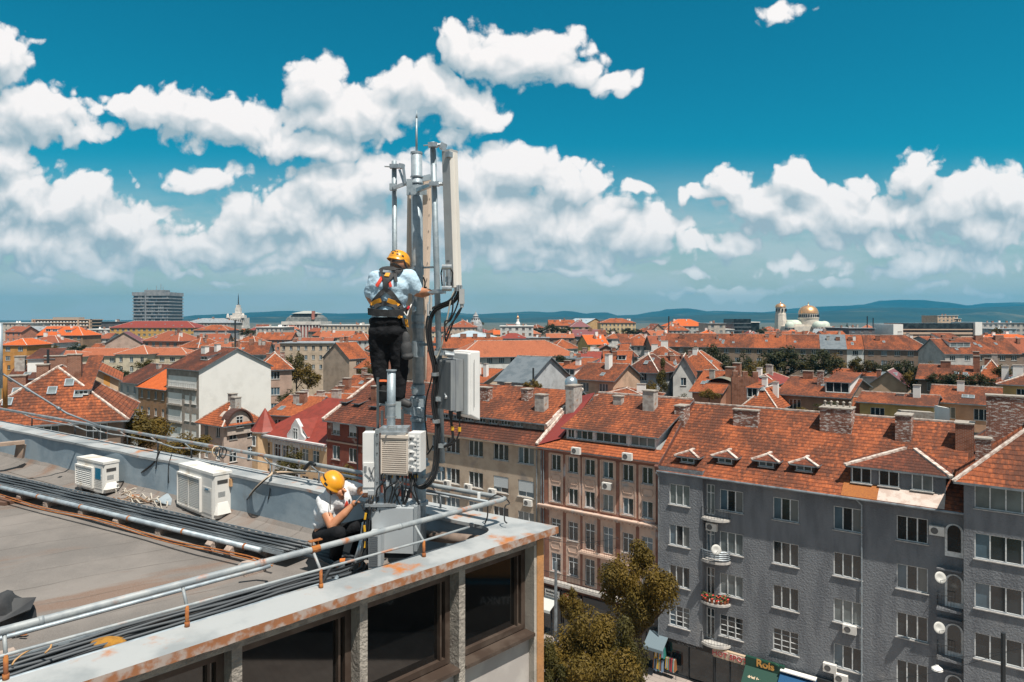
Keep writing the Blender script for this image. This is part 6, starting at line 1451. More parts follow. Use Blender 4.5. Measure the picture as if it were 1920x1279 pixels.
F(1126, 1192, 605, 'ornate pale yellow palace with orange roofed wings on the skyline', ze=24, rh=3, kind='hip', tile='o', wall=(.60, .46, .27), fw='34', W=18)
F(1148, 1174, 602, 'taller centre block of the pale yellow palace', ze=25, rh=1.5, kind='flat', tile='W', wall=(.60, .48, .30), fw='34', W=19, nch=0)
F(938, 1000, 612, 'white modern block with dark window bands on the skyline', ze=22.5, kind='flat', tile='W', wall='w', fw='22', W=20, nch=3)
F(842, 892, 613, 'long brown roof building left of the domed clock tower', ze=22, rh=4, kind='hip', tile='n', wall=(.50, .42, .34), fw='13', W=18)
F(1592, 1640, 616, 'dark cluttered rooftop block right of the golden dome, with masts', ze=22, kind='flat', tile='G', wall='d', fw='22', W=25, nch=5)
F(1600, 1682, 622, 'low dark modern block with white balustrade left of the white tower end', ze=20, kind='flat', tile='S', wall='d', fw='22', W=25, nch=3)
F(1842, 1925, 606, 'stepped modern block with pale bands at the right edge of the skyline', ze=24, kind='flat', tile='G', wall=(.40, .37, .34), fw='23', W=30, nch=5)
F(1862, 1906, 617, 'low grey glass pavilion in front of the stepped modern block', ze=20.5, kind='flat', tile='L', wall=(.35, .40, .43), fw='23', W=20)
F(1758, 1796, 592, 'tan high block behind the long modern block', ze=30, Y=640, kind='flat', tile='W', wall=(.58, .42, .30), fw='23', W=25, nch=3)
F(1790, 1802, 598, 'lower tan annex of the high block', ze=26.8, Y=640, kind='flat', tile='W', wall=(.56, .42, .30), fw='13', W=25, nch=0)
F(0, 54, 606, 'white skyline block with a dark sign rail at the left edge', ze=24, kind='flat', tile='W', wall=(.56, .50, .44), fw='13', W=20, nch=3)
F(190, 232, 604, 'dark low roofed pavilion left of the tower block', ze=24.5, kind='flat', tile='S', wall=(.10, .10, .11), fw='', W=25, nch=4)
F(10, 40, 622, 'row of pink terraces with dark dormers behind the orange house', ze=19.5, rh=3, kind='gx', tile='n', wall='k', fw='12', W=14)
F(38, 75, 620, 'grey roofed terrace behind the white house at left', ze=19.5, rh=2.6, kind='gx', tile='G', wall='s', fw='12', W=14)
F(155, 210, 618, 'white flat blocks with big dishes left of the red roof', ze=20, kind='flat', tile='W', wall='w', fw='22', W=20, nch=4)
F(480, 530, 614, 'low pale blocks left of the domed theatre', ze=22, kind='flat', tile='W', wall=(.50, .46, .42), fw='12', W=20, nch=3)
F(602, 690, 610, 'cream block with roof clutter right of the domed theatre', ze=23, kind='flat', tile='W', wall=(.56, .48, .38), fw='12', W=20, nch=6)
F(345, 432, 605, 'long grey roof behind the low orange hip roof', ze=24, rh=3, kind='hip', tile='G', wall=(.40, .36, .32), fw='12', W=20)
# =================================================================== landmarks
def lm_box(parent, name, mat, x0, x1, y0, y1, z0, z1): mb = MB(); mb.box(x0, x1, y0, y1, z0, z1); return mb.build(name, mat, parent)
# long beige hotel
q = P(60, 600, 600); w_ = 110 / 1280 * 600; ho = thing('long_hotel', 'long low beige hotel with rows of dark balconies and white parasols on the left skyline', 'hotel', (q[0], q[1], 0))
hw_ = M('beige_hotel_wall', (.52, .36, .25), .8); lm_box(ho, 'body', dark_metal, .5, w_ - .5, .5, 18, 0, 25.5)
for z in (25.5, 22.8, 20.0, 17.2): lm_box(ho, 'slab', hw_, 0, w_, -.6, 18.4, z, z + .7)
for x in (0, w_ * .78, w_ - 1.2): lm_box(ho, 'pier', hw_, x, x + 1.2, -.7, 2, 0, 26.3)
for i in range(17):
 for z in (23.5, 20.7): lm_box(ho, 'parasol', plaster_white, 2 + i * w_ / 18, 3.3 + i * w_ / 18, -.5, .4, z, z + .9)
lm_box(ho, 'roof_plant', cap_stone, w_ * .3, w_ * .75, 4, 12, 26.2, 28.0); PLACED.append((q[0] + w_ / 2, 610, 30))
# tower block
q = P(248, 605, 700); w_ = 72 / 1280 * 700; zt = CAMZ + (597 - 548) / 1280 * 700
to = thing('tower_block', 'tall grey tower block with stacked balcony bands and a rooftop of antennas', 'tower block', (q[0], q[1], 0), -.06)
tg = M('tower_grey_concrete', (.28, .30, .32), .8, col2=(.2, .22, .24), scale=.2); lm_box(to, 'core', M('tower_window_bands', (.10, .125, .145), .25), .8, w_ - .8, .8, 26, 0, zt)
nf_ = 14
for i in range(nf_ + 1):
 z = zt - 3.6 - i * 3.35
 if z > 0: lm_box(to, 'balcony_band', tg, 0 if i else -.3, w_, 0, 26.8, z, z + (1.15 if i else 3.6))
lm_box(to, 'service_pier', tg, w_ * .34, w_ * .34 + 1.4, -.5, .8, 0, zt)
rg = random.Random(2); wm_ = [M('tower_pale_blind', (.42, .45, .46), .6), M('tower_blue_window', (.16, .23, .28), .2)]
for i in range(1, 12):
 for k in range(16):
  if rg.random() < .6: lm_box(to, 'window', rg.choice(wm_), 1.2 + k * (w_ - 2.4) / 16, 1.2 + (k + .72) * (w_ - 2.4) / 16, .76, .802, zt - 3.6 - i * 3.35 + 1.2, zt - 3.6 - i * 3.35 + 3.2)
lm_box(to, 'roof_plant', tg, w_ * .2, w_ * .72, 8, 20, zt, zt + 2.6)
for x, h_ in ((.25, 5), (.5, 7), (.62, 9), (.68, 6)): mb = MB(); mb.tube([(w_ * x, 10, zt + 2.5), (w_ * x, 10, zt + h_)], .22, 5); mb.build('antenna', tg, to)
PLACED.append((q[0] + w_ / 2, 715, 30))
# white stepped tower with spire
q = P(447, 615, 800); k_ = 800 / 1280; sp = thing('spired_tower', 'white stepped monumental tower with corner pinnacles and a dark needle spire', 'tower', (q[0], q[1], 0))
wst = M('white_monument_stone', (.66, .62, .57), .8, col2=(.5, .47, .44), scale=.3)
for (hw_, y0_, y1_) in ((16, 612, 620), (15, 596, 612), (11, 591, 596), (8, 587, 591), (4.5, 578, 587), (3.2, 572, 578)):
 z0_ = CAMZ + (597 - y1_) * k_ if y1_ < 620 else 0; lm_box(sp, 'tier', wst, -hw_ * k_, hw_ * k_, -hw_ * k_, hw_ * k_, z0_, CAMZ + (597 - y0_) * k_)
for i in range(9):
 x = (-13 + 26 * i / 8) * k_; lm_box(sp, 'window', dark_metal, x - .5, x + .5, -15.08 * k_, -15.0 * k_ + .02, CAMZ - 13 * k_, CAMZ - 2 * k_)
for sx_ in (-14, 14): mb = MB(); mb.lathe([(2.0, 0), (1.6, 3), (.4, 5), (0, 5.5)], (sx_ * k_, -14 * k_, CAMZ + 1 * k_), 8); mb.build('pinnacle', wst, sp)
mb = MB(); mb.lathe([(2.2 * k_, CAMZ + 25 * k_), (1.2 * k_, CAMZ + 27 * k_), (.7 * k_, CAMZ + 40 * k_), (0, CAMZ + 48 * k_)], (0, 0, 0), 8); mb.build('spire', dark_metal, sp)
PLACED.append((q[0], 800, 25))
# theatre with mansard dome
q = P(565, 620, 700); k_ = 700 / 1280; th2 = thing('mansard_theatre', 'large theatre with a rounded dark mansard roof and a pale lantern roof on top', 'theatre', (q[0], q[1], 0))
lm_box(th2, 'wall', M('theatre_red_wall', (.30, .12, .10), .9), -35 * k_, 35 * k_, 0, 40, 0, CAMZ - 12 * k_); lm_box(th2, 'cornice', wst, -37 * k_, 37 * k_, -1, 41, CAMZ - 12 * k_, CAMZ - 6 * k_)
for i in range(12): lm_box(th2, 'column', wst, (-33 + 6 * i) * k_ - .6, (-33 + 6 * i) * k_ + .6, -.6, -.01, 6, CAMZ - 12.01 * k_)
mb = MB(); prof = [(36, -6), (33, 1), (27, 6), (22, 8)]
for (a_, za), (b_, zb_) in zip(prof, prof[1:]):
 for s4 in range(4):
  c = [(1, -1), (1, 1), (-1, 1), (-1, -1)];
  def cc(r_, i, z): return (c[i % 4][0] * r_ * k_, 20 + c[i % 4][1] * r_ * k_ * .55 if True else 0, CAMZ + z * k_)
  mb.face([cc(a_, s4, za), cc(a_, s4 + 1, za), cc(b_, s4 + 1, zb_), cc(b_, s4, zb_)])
mb.build('mansard_roof', M('dark_slate_mansard', (.10, .11, .11), .6, col2=(.16, .17, .16), scale=.4), th2)
lm_box(th2, 'lantern', dark_metal, -22 * k_, 22 * k_, 13, 27, CAMZ + 7.5 * k_, CAMZ + 9.5 * k_)
mb, _, _ = roof_mb([[tuple(v) for v in p_] for p_ in roof_polys('hip', 46 * k_, 20, CAMZ + 9.6 * k_, 2.6, .8)], .2); o_ = mb.build('lantern_roof', [M('pale_lead_roof', (.36, .37, .34), .6), gutter_mat], th2); o_.location = (-23 * k_, 10, 0)
lm_box(th2, 'chimney', M('red_stack', (.34, .13, .1), .8), 15 * k_, 20 * k_, 8, 12, CAMZ - 2 * k_, CAMZ + 14 * k_); PLACED.append((q[0], 720, 35))
# domed clock tower
q = P(892, 615, 520); k_ = 520 / 1280; dt = thing('domed_tower', 'grey tiered cupola tower on the skyline just right of the mast', 'tower', (q[0], q[1], 0))
mb = MB(); mb.lathe([(13 * k_, 0), (13 * k_, CAMZ - 14 * k_), (11 * k_, CAMZ - 8 * k_), (7 * k_, CAMZ + 0), (7.5 * k_, CAMZ + .5 * k_), (5 * k_, CAMZ + 1 * k_), (4.5 * k_, CAMZ + 4 * k_), (5.5 * k_, CAMZ + 4.5 * k_), (3.2 * k_, CAMZ + 7 * k_), (2.6 * k_, CAMZ + 9 * k_), (1 * k_, CAMZ + 11 * k_), (0, CAMZ + 14 * k_)], (0, 0, 0), 12); mb.build('cupola', M('lead_cupola', (.34, .35, .36), .6, col2=(.2, .21, .22), scale=.5), dt)
for i in range(6): a_ = math.pi * (1 + (i + .5) / 6); lm_box(dt, 'opening', dark_metal, 7.2 * k_ * math.cos(a_) - .4, 7.2 * k_ * math.cos(a_) + .4, 7.2 * k_ * math.sin(a_) - .5, 7.2 * k_ * math.sin(a_) + .5, CAMZ - 3 * k_, CAMZ - .5 * k_)
gold = M('gold_leaf', (.80, .46, .24), .34, .7, col2=(.70, .38, .18), scale=.6); copper = M('pale_green_copper', (.52, .58, .50), .7, col2=(.44, .50, .43), scale=.3)
q = P(971, 615, 600); k_ = 600 / 1280; gs = thing('gold_spire_church', 'slim white church tower with a small golden onion dome', 'church', (q[0], q[1], 0))
mb = MB(); mb.lathe([(4.5 * k_, 0), (4.5 * k_, CAMZ - 10 * k_), (2.4 * k_, CAMZ - 6 * k_), (2.2 * k_, CAMZ - 1 * k_)], (0, 0, 0), 10); mb.build('tower', plaster_white, gs)
mb = MB(); mb.lathe([(2 * k_, CAMZ - 1 * k_), (2.8 * k_, CAMZ + 1.5 * k_), (1 * k_, CAMZ + 4 * k_), (.3 * k_, CAMZ + 5.5 * k_), (.2 * k_, CAMZ + 10 * k_)], (0, 0, 0), 10); mb.build('dome', gold, gs, smooth=True)
# golden crosses near left
for px, y, lb in ((440, 655, 'gold onion dome and cross on the church left of the spired tower'), (386, 658, 'gold cross rising over the tiled ridge left of the onion dome')):
 q = P(px + .0, y, 190); k_ = 190 / 1280; gc = thing('gold_cross', lb, 'cross', (q[0], q[1], q[2] - 4 * k_)); mb = MB();
 if px == 440: mb.lathe([(4.5 * k_, 0), (3.6 * k_, 3 * k_), (1.2 * k_, 9 * k_), (2.0 * k_, 12 * k_), (.6 * k_, 17 * k_), (.25 * k_, 22 * k_)], (0, 0, 0), 12)
 else: mb.tube([(0, 0, 0), (0, 0, 6 * k_)], .3, 6)
 mb.build('dome' if px == 440 else 'shaft', gold, gc, smooth=True); mb = MB(); zc = 18 * k_ if px == 440 else 5 * k_; mb.box(-.14, .14, -.1, .1, zc, zc + 10 * k_); mb.box(-3 * k_, 3 * k_, -.1, .1, zc + 5 * k_, zc + 7 * k_); mb.build('cross', gold, gc)
 st_ = MB(); st_.lathe([(3, -q[2] + 4 * k_), (3, -.5), (.9, .2)], (0, 0, 0), 10); st_.build('drum', plaster_white, gc)
# cathedral
k_ = 640 / 1280; q = P(1533, 615, 640); ca = thing('golden_dome_cathedral', 'white cathedral with a great golden dome, golden bell tower and green copper half domes', 'cathedral', (q[0], q[1], 0))
cst = M('cathedral_limestone', (.64, .58, .50), .8, col2=(.52, .47, .42), scale=.3)
def Zp(y): return CAMZ + (597 - y) * k_
def drum(name, x, y, r_, prof, mat, n=24, smooth=False): mb = MB(); mb.lathe([(a_ * k_, Zp(b_)) for a_, b_ in prof], (x * k_, y, 0), n); return mb.build(name, mat, ca, smooth=smooth)
drum('drum', 0, 20, 0, [(18.5, 640), (18.5, 598), (19.5, 597), (19.5, 595.5), (18, 595.5), (18, 588), (18.6, 587.5)], cst)
drum('great_dome', 0, 20, 0, [(18.4, 587.5), (17.6, 583), (15.5, 578.5), (12, 575), (7, 572.6), (1.5, 571.6), (.8, 569), (.5, 566), (.2, 565)], gold, 28, True)
for i in range(14): a_ = math.pi * (1.02 + .96 * i / 13); lm_box(ca, 'drum_window', dark_metal, 18.2 * k_ * math.cos(a_) - .55, 18.2 * k_ * math.cos(a_) + .55, 20 + 18.2 * k_ * math.sin(a_) - .4, 20 + 18.2 * k_ * math.sin(a_) + .4, Zp(594.6), Zp(589.5))
bt = -52
drum('bell_tower', bt, 22, 0, [(11.5, 640), (11.5, 602), (10.5, 590), (11, 589.5), (9.8, 588), (9.8, 576), (10.3, 575.5)], cst, 8)
drum('bell_dome', bt, 22, 0, [(10.1, 575.4), (9.4, 572), (7, 569.5), (3, 568), (.6, 567.4), (.4, 564), (.15, 562)], gold, 20, True)
for i in range(5): a_ = math.pi * (1.1 + .8 * i / 4); lm_box(ca, 'bell_opening', dark_metal, (bt * k_) + 9.7 * k_ * math.cos(a_) - .6, bt * k_ + 9.7 * k_ * math.cos(a_) + .6, 22 + 9.7 * k_ * math.sin(a_) - .5, 22 + 9.7 * k_ * math.sin(a_) + .5, Zp(584), Zp(578))
lm_box(ca, 'nave', cst, -55 * k_, 35 * k_, 8, 34, 0, Zp(612)); lm_box(ca, 'upper_nave', cst, -42 * k_, -16 * k_, 10, 30, Zp(612), Zp(608))
mb = MB(); mb.tube([(-42 * k_, 20, Zp(610)), (-14 * k_, 20, Zp(610))], 5.0, 16); mb.build('barrel_roof', copper, ca, smooth=True)
for (x, y, r_, zt_) in ((6, 4, 12, 602), (27, 16, 10.5, 602), (-48, 6, 8, 603)):
 drum('half_dome', x, y, 0, [(r_, 613), (r_, 611.5), (r_ * .95, 608), (r_ * .75, zt_ + 2.6), (r_ * .42, zt_ + .6), (0, zt_)], copper, 22, True); drum('apse', x, y, 0, [(r_, 640), (r_, 613)], cst, 22)
 for i in range(9): a_ = math.pi * (1.05 + .9 * i / 8); lm_box(ca, 'apse_window', dark_metal, x * k_ + r_ * k_ * math.cos(a_) - .4, x * k_ + r_ * k_ * math.cos(a_) + .4, y + r_ * k_ * math.sin(a_) - .3, y + r_ * k_ * math.sin(a_) + .3, Zp(620.5), Zp(614.5))
PLACED.append((q[0] - 10, 660, 40))
# black glass block
k_ = 450 / 1280; q = P(1376, 625, 450); bg2 = thing('black_glass_block', 'black glass office block with stepped flat roof on the right skyline', 'office block', (q[0], q[1], 0)); bgm = M('black_facade_glass', (.015, .02, .024), .15, 0, col2=(.04, .055, .06), scale=.3)
lm_box(bg2, 'main_block', bgm, 0, 32 * k_, 0, 22, 0, CAMZ - 1 * k_); lm_box(bg2, 'annex', bgm, 33 * k_, 50 * k_, 2, 20, 0, CAMZ - 8 * k_)
for z in (-10, -17, -24): lm_box(bg2, 'floor_band', gutter_mat, -.1, 32.2 * k_, -.15, 22.1, CAMZ + z * k_, CAMZ + (z + 1.2) * k_)
lm_box(bg2, 'roof_slab', plaster_white, 32.5 * k_, 51 * k_, 1.5, 20.5, CAMZ - 8 * k_, CAMZ - 6.5 * k_)
# long modern block
k_ = 330 / 1280; q = P(1673, 633, 330); lb_ = thing('long_modern_block', 'long dark glazed modern block with pale bands and white towers at both ends', 'office block', (q[0], q[1], 0))
lm_box(lb_, 'body', bgm, 18 * k_, 153 * k_, .5, 16, 0, CAMZ - 9 * k_)
for z, h_ in ((-22, 2.0), (-30, 4), (-37, 4)): lm_box(lb_, 'pale_band', M('pale_tan_band', (.50, .36, .27), .8), 18.02 * k_, 152.9 * k_, 0, .499, CAMZ + z * k_, CAMZ + (z + h_) * k_)
lm_box(lb_, 'end_tower', plaster_white, 0, 18 * k_, -1, 17, 0, CAMZ - 11 * k_); lm_box(lb_, 'end_tower', plaster_white, 153 * k_, 166 * k_, -1, 17, 0, CAMZ - 7 * k_); PLACED.append((q[0] + 20, 340, 30))
for i, (x, y0_, y1_, lb) in enumerate(((1626, 593, 625, 'thin dark mast left of the long modern block, taller one'), (1637, 596, 625, 'thin dark mast left of the long modern block, shorter one'), (1254, 593, 640, 'thin antenna mast standing alone right of centre'), (441, 600, 648, 'thin black antenna in front of the gold onion dome'), (1000, 690, 742, 'thin rusty pole in front of the tiled dormer house'), (90, 655, 700, 'thin aerial pole rising from the dark left roof'))):
 Y_ = (420, 420, 300, 150, 110, 76)[i]; mb = MB(); a_ = P(x, y1_, Y_); mb.tube([(a_[0], a_[1], 10), P(x, y0_, Y_)], .09 + Y_ * .0006, 5); mb.solo('antenna_mast', dark_metal, lb, 'antenna')
dm = MB(); c = P(1071, 716, 100); dm.lathe([(.95, -1.5), (.95, 0), (.85, .35), (.55, .7), (0, .88)], c, 18); dm.solo('metal_dome', M('bright_metal_dome', (.55, .60, .63), .3, .8), 'small shiny metal dome behind the pink house chimneys', 'dome', smooth=True)
# =================================================================== far rooftops that show only as slivers
LMK = [(60, 'far left'), (200, 'below the long beige hotel'), (330, 'below the tower block'), (500, 'below the spired tower'), (640, 'below the domed theatre'), (800, 'behind the mast'), (930, 'below the tiered cupola'), (1030, 'below the small gold spire'), (1130, 'left of the yellow palace'), (1220, 'below the yellow palace'), (1340, 'below the long orange block'), (1440, 'below the black glass block'), (1560, 'below the golden domes'), (1680, 'left of the long modern block'), (1840, 'below the long modern block'), (3000, 'far right')]
TN = {'o': 'orange', 'w': 'worn', 'n': 'brown', 'p': 'pale orange', 'b': 'bright orange', 'R': 'red', 'G': 'grey'}; WN = {'w': 'white', 'c': 'cream', 't': 'tan', 'p': 'peach', 'b': 'brown', 's': 'pale grey', 'k': 'salmon', 'y': 'yellow'}
rg = random.Random(77); cnt = 0
Yr = 270.0
while Yr < 800:
 stp = 16 + Yr * .052
 x = -Yr * .80 + rg.uniform(0, stp)
 while x < Yr * .80:
  X_, Y_ = x + rg.uniform(-3, 3), Yr + rg.uniform(-4, 4) * (1 + Yr / 300); x += stp * rg.uniform(.85, 1.25)
  L_, W_ = rg.uniform(11, 18), rg.uniform(10, 13)
  if any((X_ - a_) ** 2 + (Y_ - b_) ** 2 < (c_ + 8) ** 2 for a_, b_, c_ in PLACED): continue
  if X_ + 1.387 * Y_ < 84.16 + 45: continue
  tk = rg.choice('oowwnnpbRG'); wk = rg.choice('wctpbsky'); rot = rg.choice((ROT, ROT + math.pi / 2, 0, .3)); px = 960 + 1280 * X_ / Y_
  lmk = [n_ for lim, n_ in LMK if px < lim][0]; d_ = 'nearer' if Yr < 260 else ('middle distance' if Yr < 480 else 'far')
  ze_ = rg.uniform(12.5, 15.0) if Yr < 400 else rg.uniform(13, 18)
  lab = f'{TN[tk]} roofed {WN[wk]} house among {d_} rooftops {lmk}'
  ex_ = Vector((math.cos(rot), math.sin(rot), 0)); ey_ = Vector((-math.sin(rot), math.cos(rot), 0))
  place(Vector((X_, Y_, 0)) - ex_ * L_ / 2 - ey_ * W_ / 2, rot, L_, W_, ze_, 0, rg.choice(('gx', 'hip', 'gx', 'hip')), tk, wk, rg.choice(('12', '22', '13')) if Yr < 330 else ('22' if Yr < 600 else ''), '12' if Yr < 260 else '', lab, rg, nch=rg.randint(1, 3) if Yr < 600 else 1, nli=rg.randint(0, 2) if Yr < 350 else 0, rh=rg.uniform(2.6, 3.8), group=lab + 's')
  cnt += 1
 Yr += stp * .95
# =================================================================== ground, street, hills
g_ = MB(); g_.face([(-9500, -300, 0), (9500, -300, 0), (9500, 9500, 0), (-9500, 9500, 0)])
o = g_.build('ground', M('town_ground', (.10, .095, .08), .95, 0, col2=(.055, .065, .03), scale=.02, detail=6, col3=(.16, .14, .12), scale3=.01)); tag(o, 'dusty ground of the town between the houses', 'ground', kind='structure')
m, t, b = base_mat('street_paving'); tc = t.new('ShaderNodeTexCoord'); v = tc.outputs['Object']
br = t.new('ShaderNodeTexBrick'); rot_ = t.new('ShaderNodeVectorRotate', rotation_type='Z_AXIS'); t.put(rot_.inputs['Vector'], v); rot_.inputs['Angle'].default_value = -ROT; t.put(br.inputs['Vector'], rot_.outputs[0])
br.inputs['Scale'].default_value = 1; br.inputs['Brick Width'].default_value = 1.2; br.inputs['Row Height'].default_value = .6; br.inputs['Mortar Size'].default_value = .02
for k, c in (('Color1', (.34, .29, .26, 1)), ('Color2', (.29, .25, .225, 1)), ('Mortar', (.17, .15, .14, 1))): br.inputs[k].default_value = c
c = t.mix(t.ramp(t.noise(v, .6, 6).outputs['Fac'], .4, .7), br.outputs['Color'], (.24, .20, .18, 1)); t.put(b.inputs['Base Color'], c); b.inputs['Roughness'].default_value = .85
pv = MB(); a_, b_ = S0 + TS * -70, S0 + TS * 60
pv.face([Z(a_, .004), Z(b_, .004), Z(b_ - NIN * 38, .004), Z(a_ - NIN * 38, .004)][::-1])
tag(pv.build('street', m), 'paved pedestrian street in front of the terrace', 'street', kind='structure')
pv = MB(); pv.face([(3, -40, .008), (80, -40, .008), (80, 24, .008), (3, 24, .008)]); tag(pv.build('square', m), 'paved square beside the corner building', 'square', kind='structure')
RIDGE1 = [(-900, 600), (0, 604), (300, 603), (360, 596), (440, 589), (500, 585), (540, 583), (590, 587), (640, 588), (700, 587), (760, 591), (830, 586), (900, 589), (940, 587), (1000, 584), (1030, 586), (1060, 583), (1100, 589), (1125, 585), (1150, 592), (1200, 590), (1240, 584), (1275, 578), (1310, 585), (1345, 583), (1390, 585), (1440, 586), (1480, 583), (1520, 577), (1560, 574), (1610, 573), (1650, 570), (1690, 562), (1730, 566), (1770, 572), (1810, 575), (1860, 571), (1900, 567), (1960, 569), (2800, 560)]
RIDGE2 = [(-900, 606), (100, 606), (280, 604), (330, 601), (420, 597), (520, 594), (640, 599), (760, 598), (850, 594), (960, 597), (1060, 594), (1160, 599), (1260, 594), (1340, 590), (1420, 587), (1500, 588), (1580, 583), (1660, 577), (1720, 578), (1800, 579), (1860, 577), (1920, 574), (2800, 575)]
def ridge_y(R_, x):
 for (x0, y0), (x1, y1) in zip(R_, R_[1:]):
  if x0 <= x <= x1: u_ = (x - x0) / (x1 - x0); u_ = u_ * u_ * (3 - 2 * u_); return y0 + (y1 - y0) * u_
 return R_[0][1] if x < R_[0][0] else R_[-1][1]
forest = M('forested_hillside', (.008, .020, .014), .95, 0, col2=(.022, .034, .018), scale=.0022, detail=9, col3=(.12, .10, .055), scale3=.0012)
def hills(name, R_, Y0, depth, label, amp):
 mb = MB(); nx, ny = 220, 14
 for j in range(ny + 1):
  for i in range(nx + 1):
   px = -700 + 3300 * i / nx; v_ = j / ny; Y = Y0 + depth * v_; f_ = math.sin(min(1, v_ * 1.25) * math.pi / 2) ** 1.2
   Yr_ = Y0 + depth * .8; hr = max(0, CAMZ - (ridge_y(R_, px) - 597) / 1280 * Yr_)
   X = (px - 960) / 1280 * Yr_; nz = mnoise.fractal(Vector((X * .0016, Y * .0016, 2.2)), .9, 2.1, 4)
   mb.v.append((X, Y, hr * f_ * (1 + amp * nz * (1 - f_) * 1.8) + 3 * mnoise.noise(Vector((X * .012, Y * .012, 0))) - (1 - f_) * 2))
 for j in range(ny):
  for i in range(nx): k = j * (nx + 1) + i; mb.f.append((k, k + 1, k + nx + 2, k + nx + 1)); mb.mi.append(0)
 o = mb.build(name, forest, smooth=True); tag(o, label, 'hills', kind='structure')
hills('hills', RIDGE1, 6600, 2200, 'long forested mountain ridge on the horizon', .5)
hills('hills', RIDGE2, 4200, 1600, 'lower forested hills in front of the mountain ridge', .5)
# building across the square, seen mirrored in the dark windows
ms = thing('optician_shop', 'ochre building with dark optician shop front, mirrored in the windows', 'shop', (53.4, -2, 0), R(90))
w = MB(); wall_with_windows(w, ms, (-26, 0, 0), (-1, 0, 0), 0.001, 0, .001, []) if False else None
mw = MB(); facade(mw, (30, 0, 0), (-1, 0, 0), 60, 0, 20, [(3 + 4.2 * i, z, 1.6, 1.9) for i in range(13) for z in (6.5, 10, 13.5)], .25); mw.build('wall', ochre, ms)
for i in range(13):
 for z in (6.5, 10, 13.5): put_window(ms, (30, 0, 0), (-1, 0, 0), 3 + 4.2 * i, z, 1.6, 1.9, '2')
sg = MB(); sg.box(-30, 30, .005, .5, .1, 4.2); sg.build('shop_front', M('charcoal_shop_front', (.035, .037, .04), .5, col2=(.07, .065, .06), scale=.5), ms)
sg = MB(); sg.box(-30, 30, .005, .62, 4.21, 4.5); sg.build('sign_band', M('blue_sign_band', (.01, .12, .2), .5), ms)
for k in range(2):
 o = letters('ОПТИКА', .85, white_ink, ms, 6.7 - 11 * k, .53, 2.5); o.rotation_euler = (R(90), 0, R(180))
# =================================================================== trees
def leaf_mat(name, c, c2):
 m, t, b = base_mat(name); oi = t.new('ShaderNodeObjectInfo'); tc = t.new('ShaderNodeTexCoord'); ge = t.new('ShaderNodeNewGeometry')
 f = t.ramp(t.noise(tc.outputs['Object'], .9, 3).outputs['Fac'], .35, .65); cc = t.mix(f, _c(c), _c(c2)); cc = t.mix(t.math('MULTIPLY', ge.outputs['Random Per Island'], .55), cc, _c([v * .55 for v in c]))
 t.put(b.inputs['Base Color'], cc); b.inputs['Roughness'].default_value = .6; b.inputs['Specular IOR Level'].default_value = .25
 tr = t.new('ShaderNodeBsdfTranslucent'); t.put(tr.inputs[0], t.mix(1.0, cc, (1.3, 1.15, .5, 1), 'MULTIPLY')); ms_ = t.new('ShaderNodeMixShader'); ms_.inputs[0].default_value = .22
 t.put(ms_.inputs[1], b.outputs[0]); t.put(ms_.inputs[2], tr.outputs[0]); out = [n for n in t.n if n.type == 'OUTPUT_MATERIAL'][0]; t.put(out.inputs[0], ms_.outputs[0]); return m
LEAF = dict(gold=leaf_mat('golden_olive_leaves', (.165, .108, .018), (.10, .076, .016)), olive=leaf_mat('olive_leaves', (.10, .082, .020), (.06, .056, .016)), dark=leaf_mat('dark_green_leaves', (.055, .058, .022), (.036, .042, .018)))
bark = M('tree_bark', (.09, .065, .045), .95, 0, col2=(.05, .038, .03), scale=8, bump=.6)
CROWN = {}
def crown_mesh(kind, n, seed, leaf, shape):
 key = (kind, n, seed, leaf, shape)
 if key in CROWN: return CROWN[key]
 rg = random.Random(seed); blobs = []
 nb_ = 26 if shape != 'cone' else 22
 for i in range(nb_):
  while True:
   p_ = Vector((rg.uniform(-1, 1), rg.uniform(-1, 1), rg.uniform(-1, 1)))
   if p_.length < 1: break
  if shape == 'cone':
   h_ = rg.random() ** .8; rr_ = (1 - h_) * .85 + .08; a_ = rg.uniform(0, 6.28); p_ = Vector((math.cos(a_) * rr_ * rg.random() ** .5 * .8, math.sin(a_) * rr_ * rg.random() ** .5 * .8, h_ * 2 - 1)); r_ = .20 + .16 * (1 - h_)
  else: p_ *= .78; r_ = rg.uniform(.20, .40)
  if shape == 'wide': p_.z = p_.z * .7 + .1
  blobs.append((p_, r_))
 v = []; f = []
 for k in range(n):
  c, r_ = blobs[rg.randrange(nb_)]
  d = Vector((rg.gauss(0, 1), rg.gauss(0, 1), rg.gauss(0, 1))).normalized(); q = c + d * r_ * (rg.random() ** .35) * Vector((1, 1, .85)).length / 1.66
  nrm = (d + Vector((rg.gauss(0, .5), rg.gauss(0, .5), rg.gauss(0, .5) + .25))).normalized(); u = nrm.orthogonal().normalized(); u = Quaternion(nrm, rg.uniform(0, 6.28)) @ u; w_ = nrm.cross(u); s_ = leaf * rg.uniform(.6, 1.35)
  i = len(v); v += [tuple(q - u * s_), tuple(q + w_ * s_ * .48), tuple(q + u * s_ * 1.1 - nrm * s_ * .2), tuple(q - w_ * s_ * .48)]; f.append((i, i + 1, i + 2, i + 3))
 me = bpy.data.meshes.new('crown'); me.from_pydata(v, [], f); me.materials.append(LEAF[kind]); me.update(); CROWN[key] = me; return me
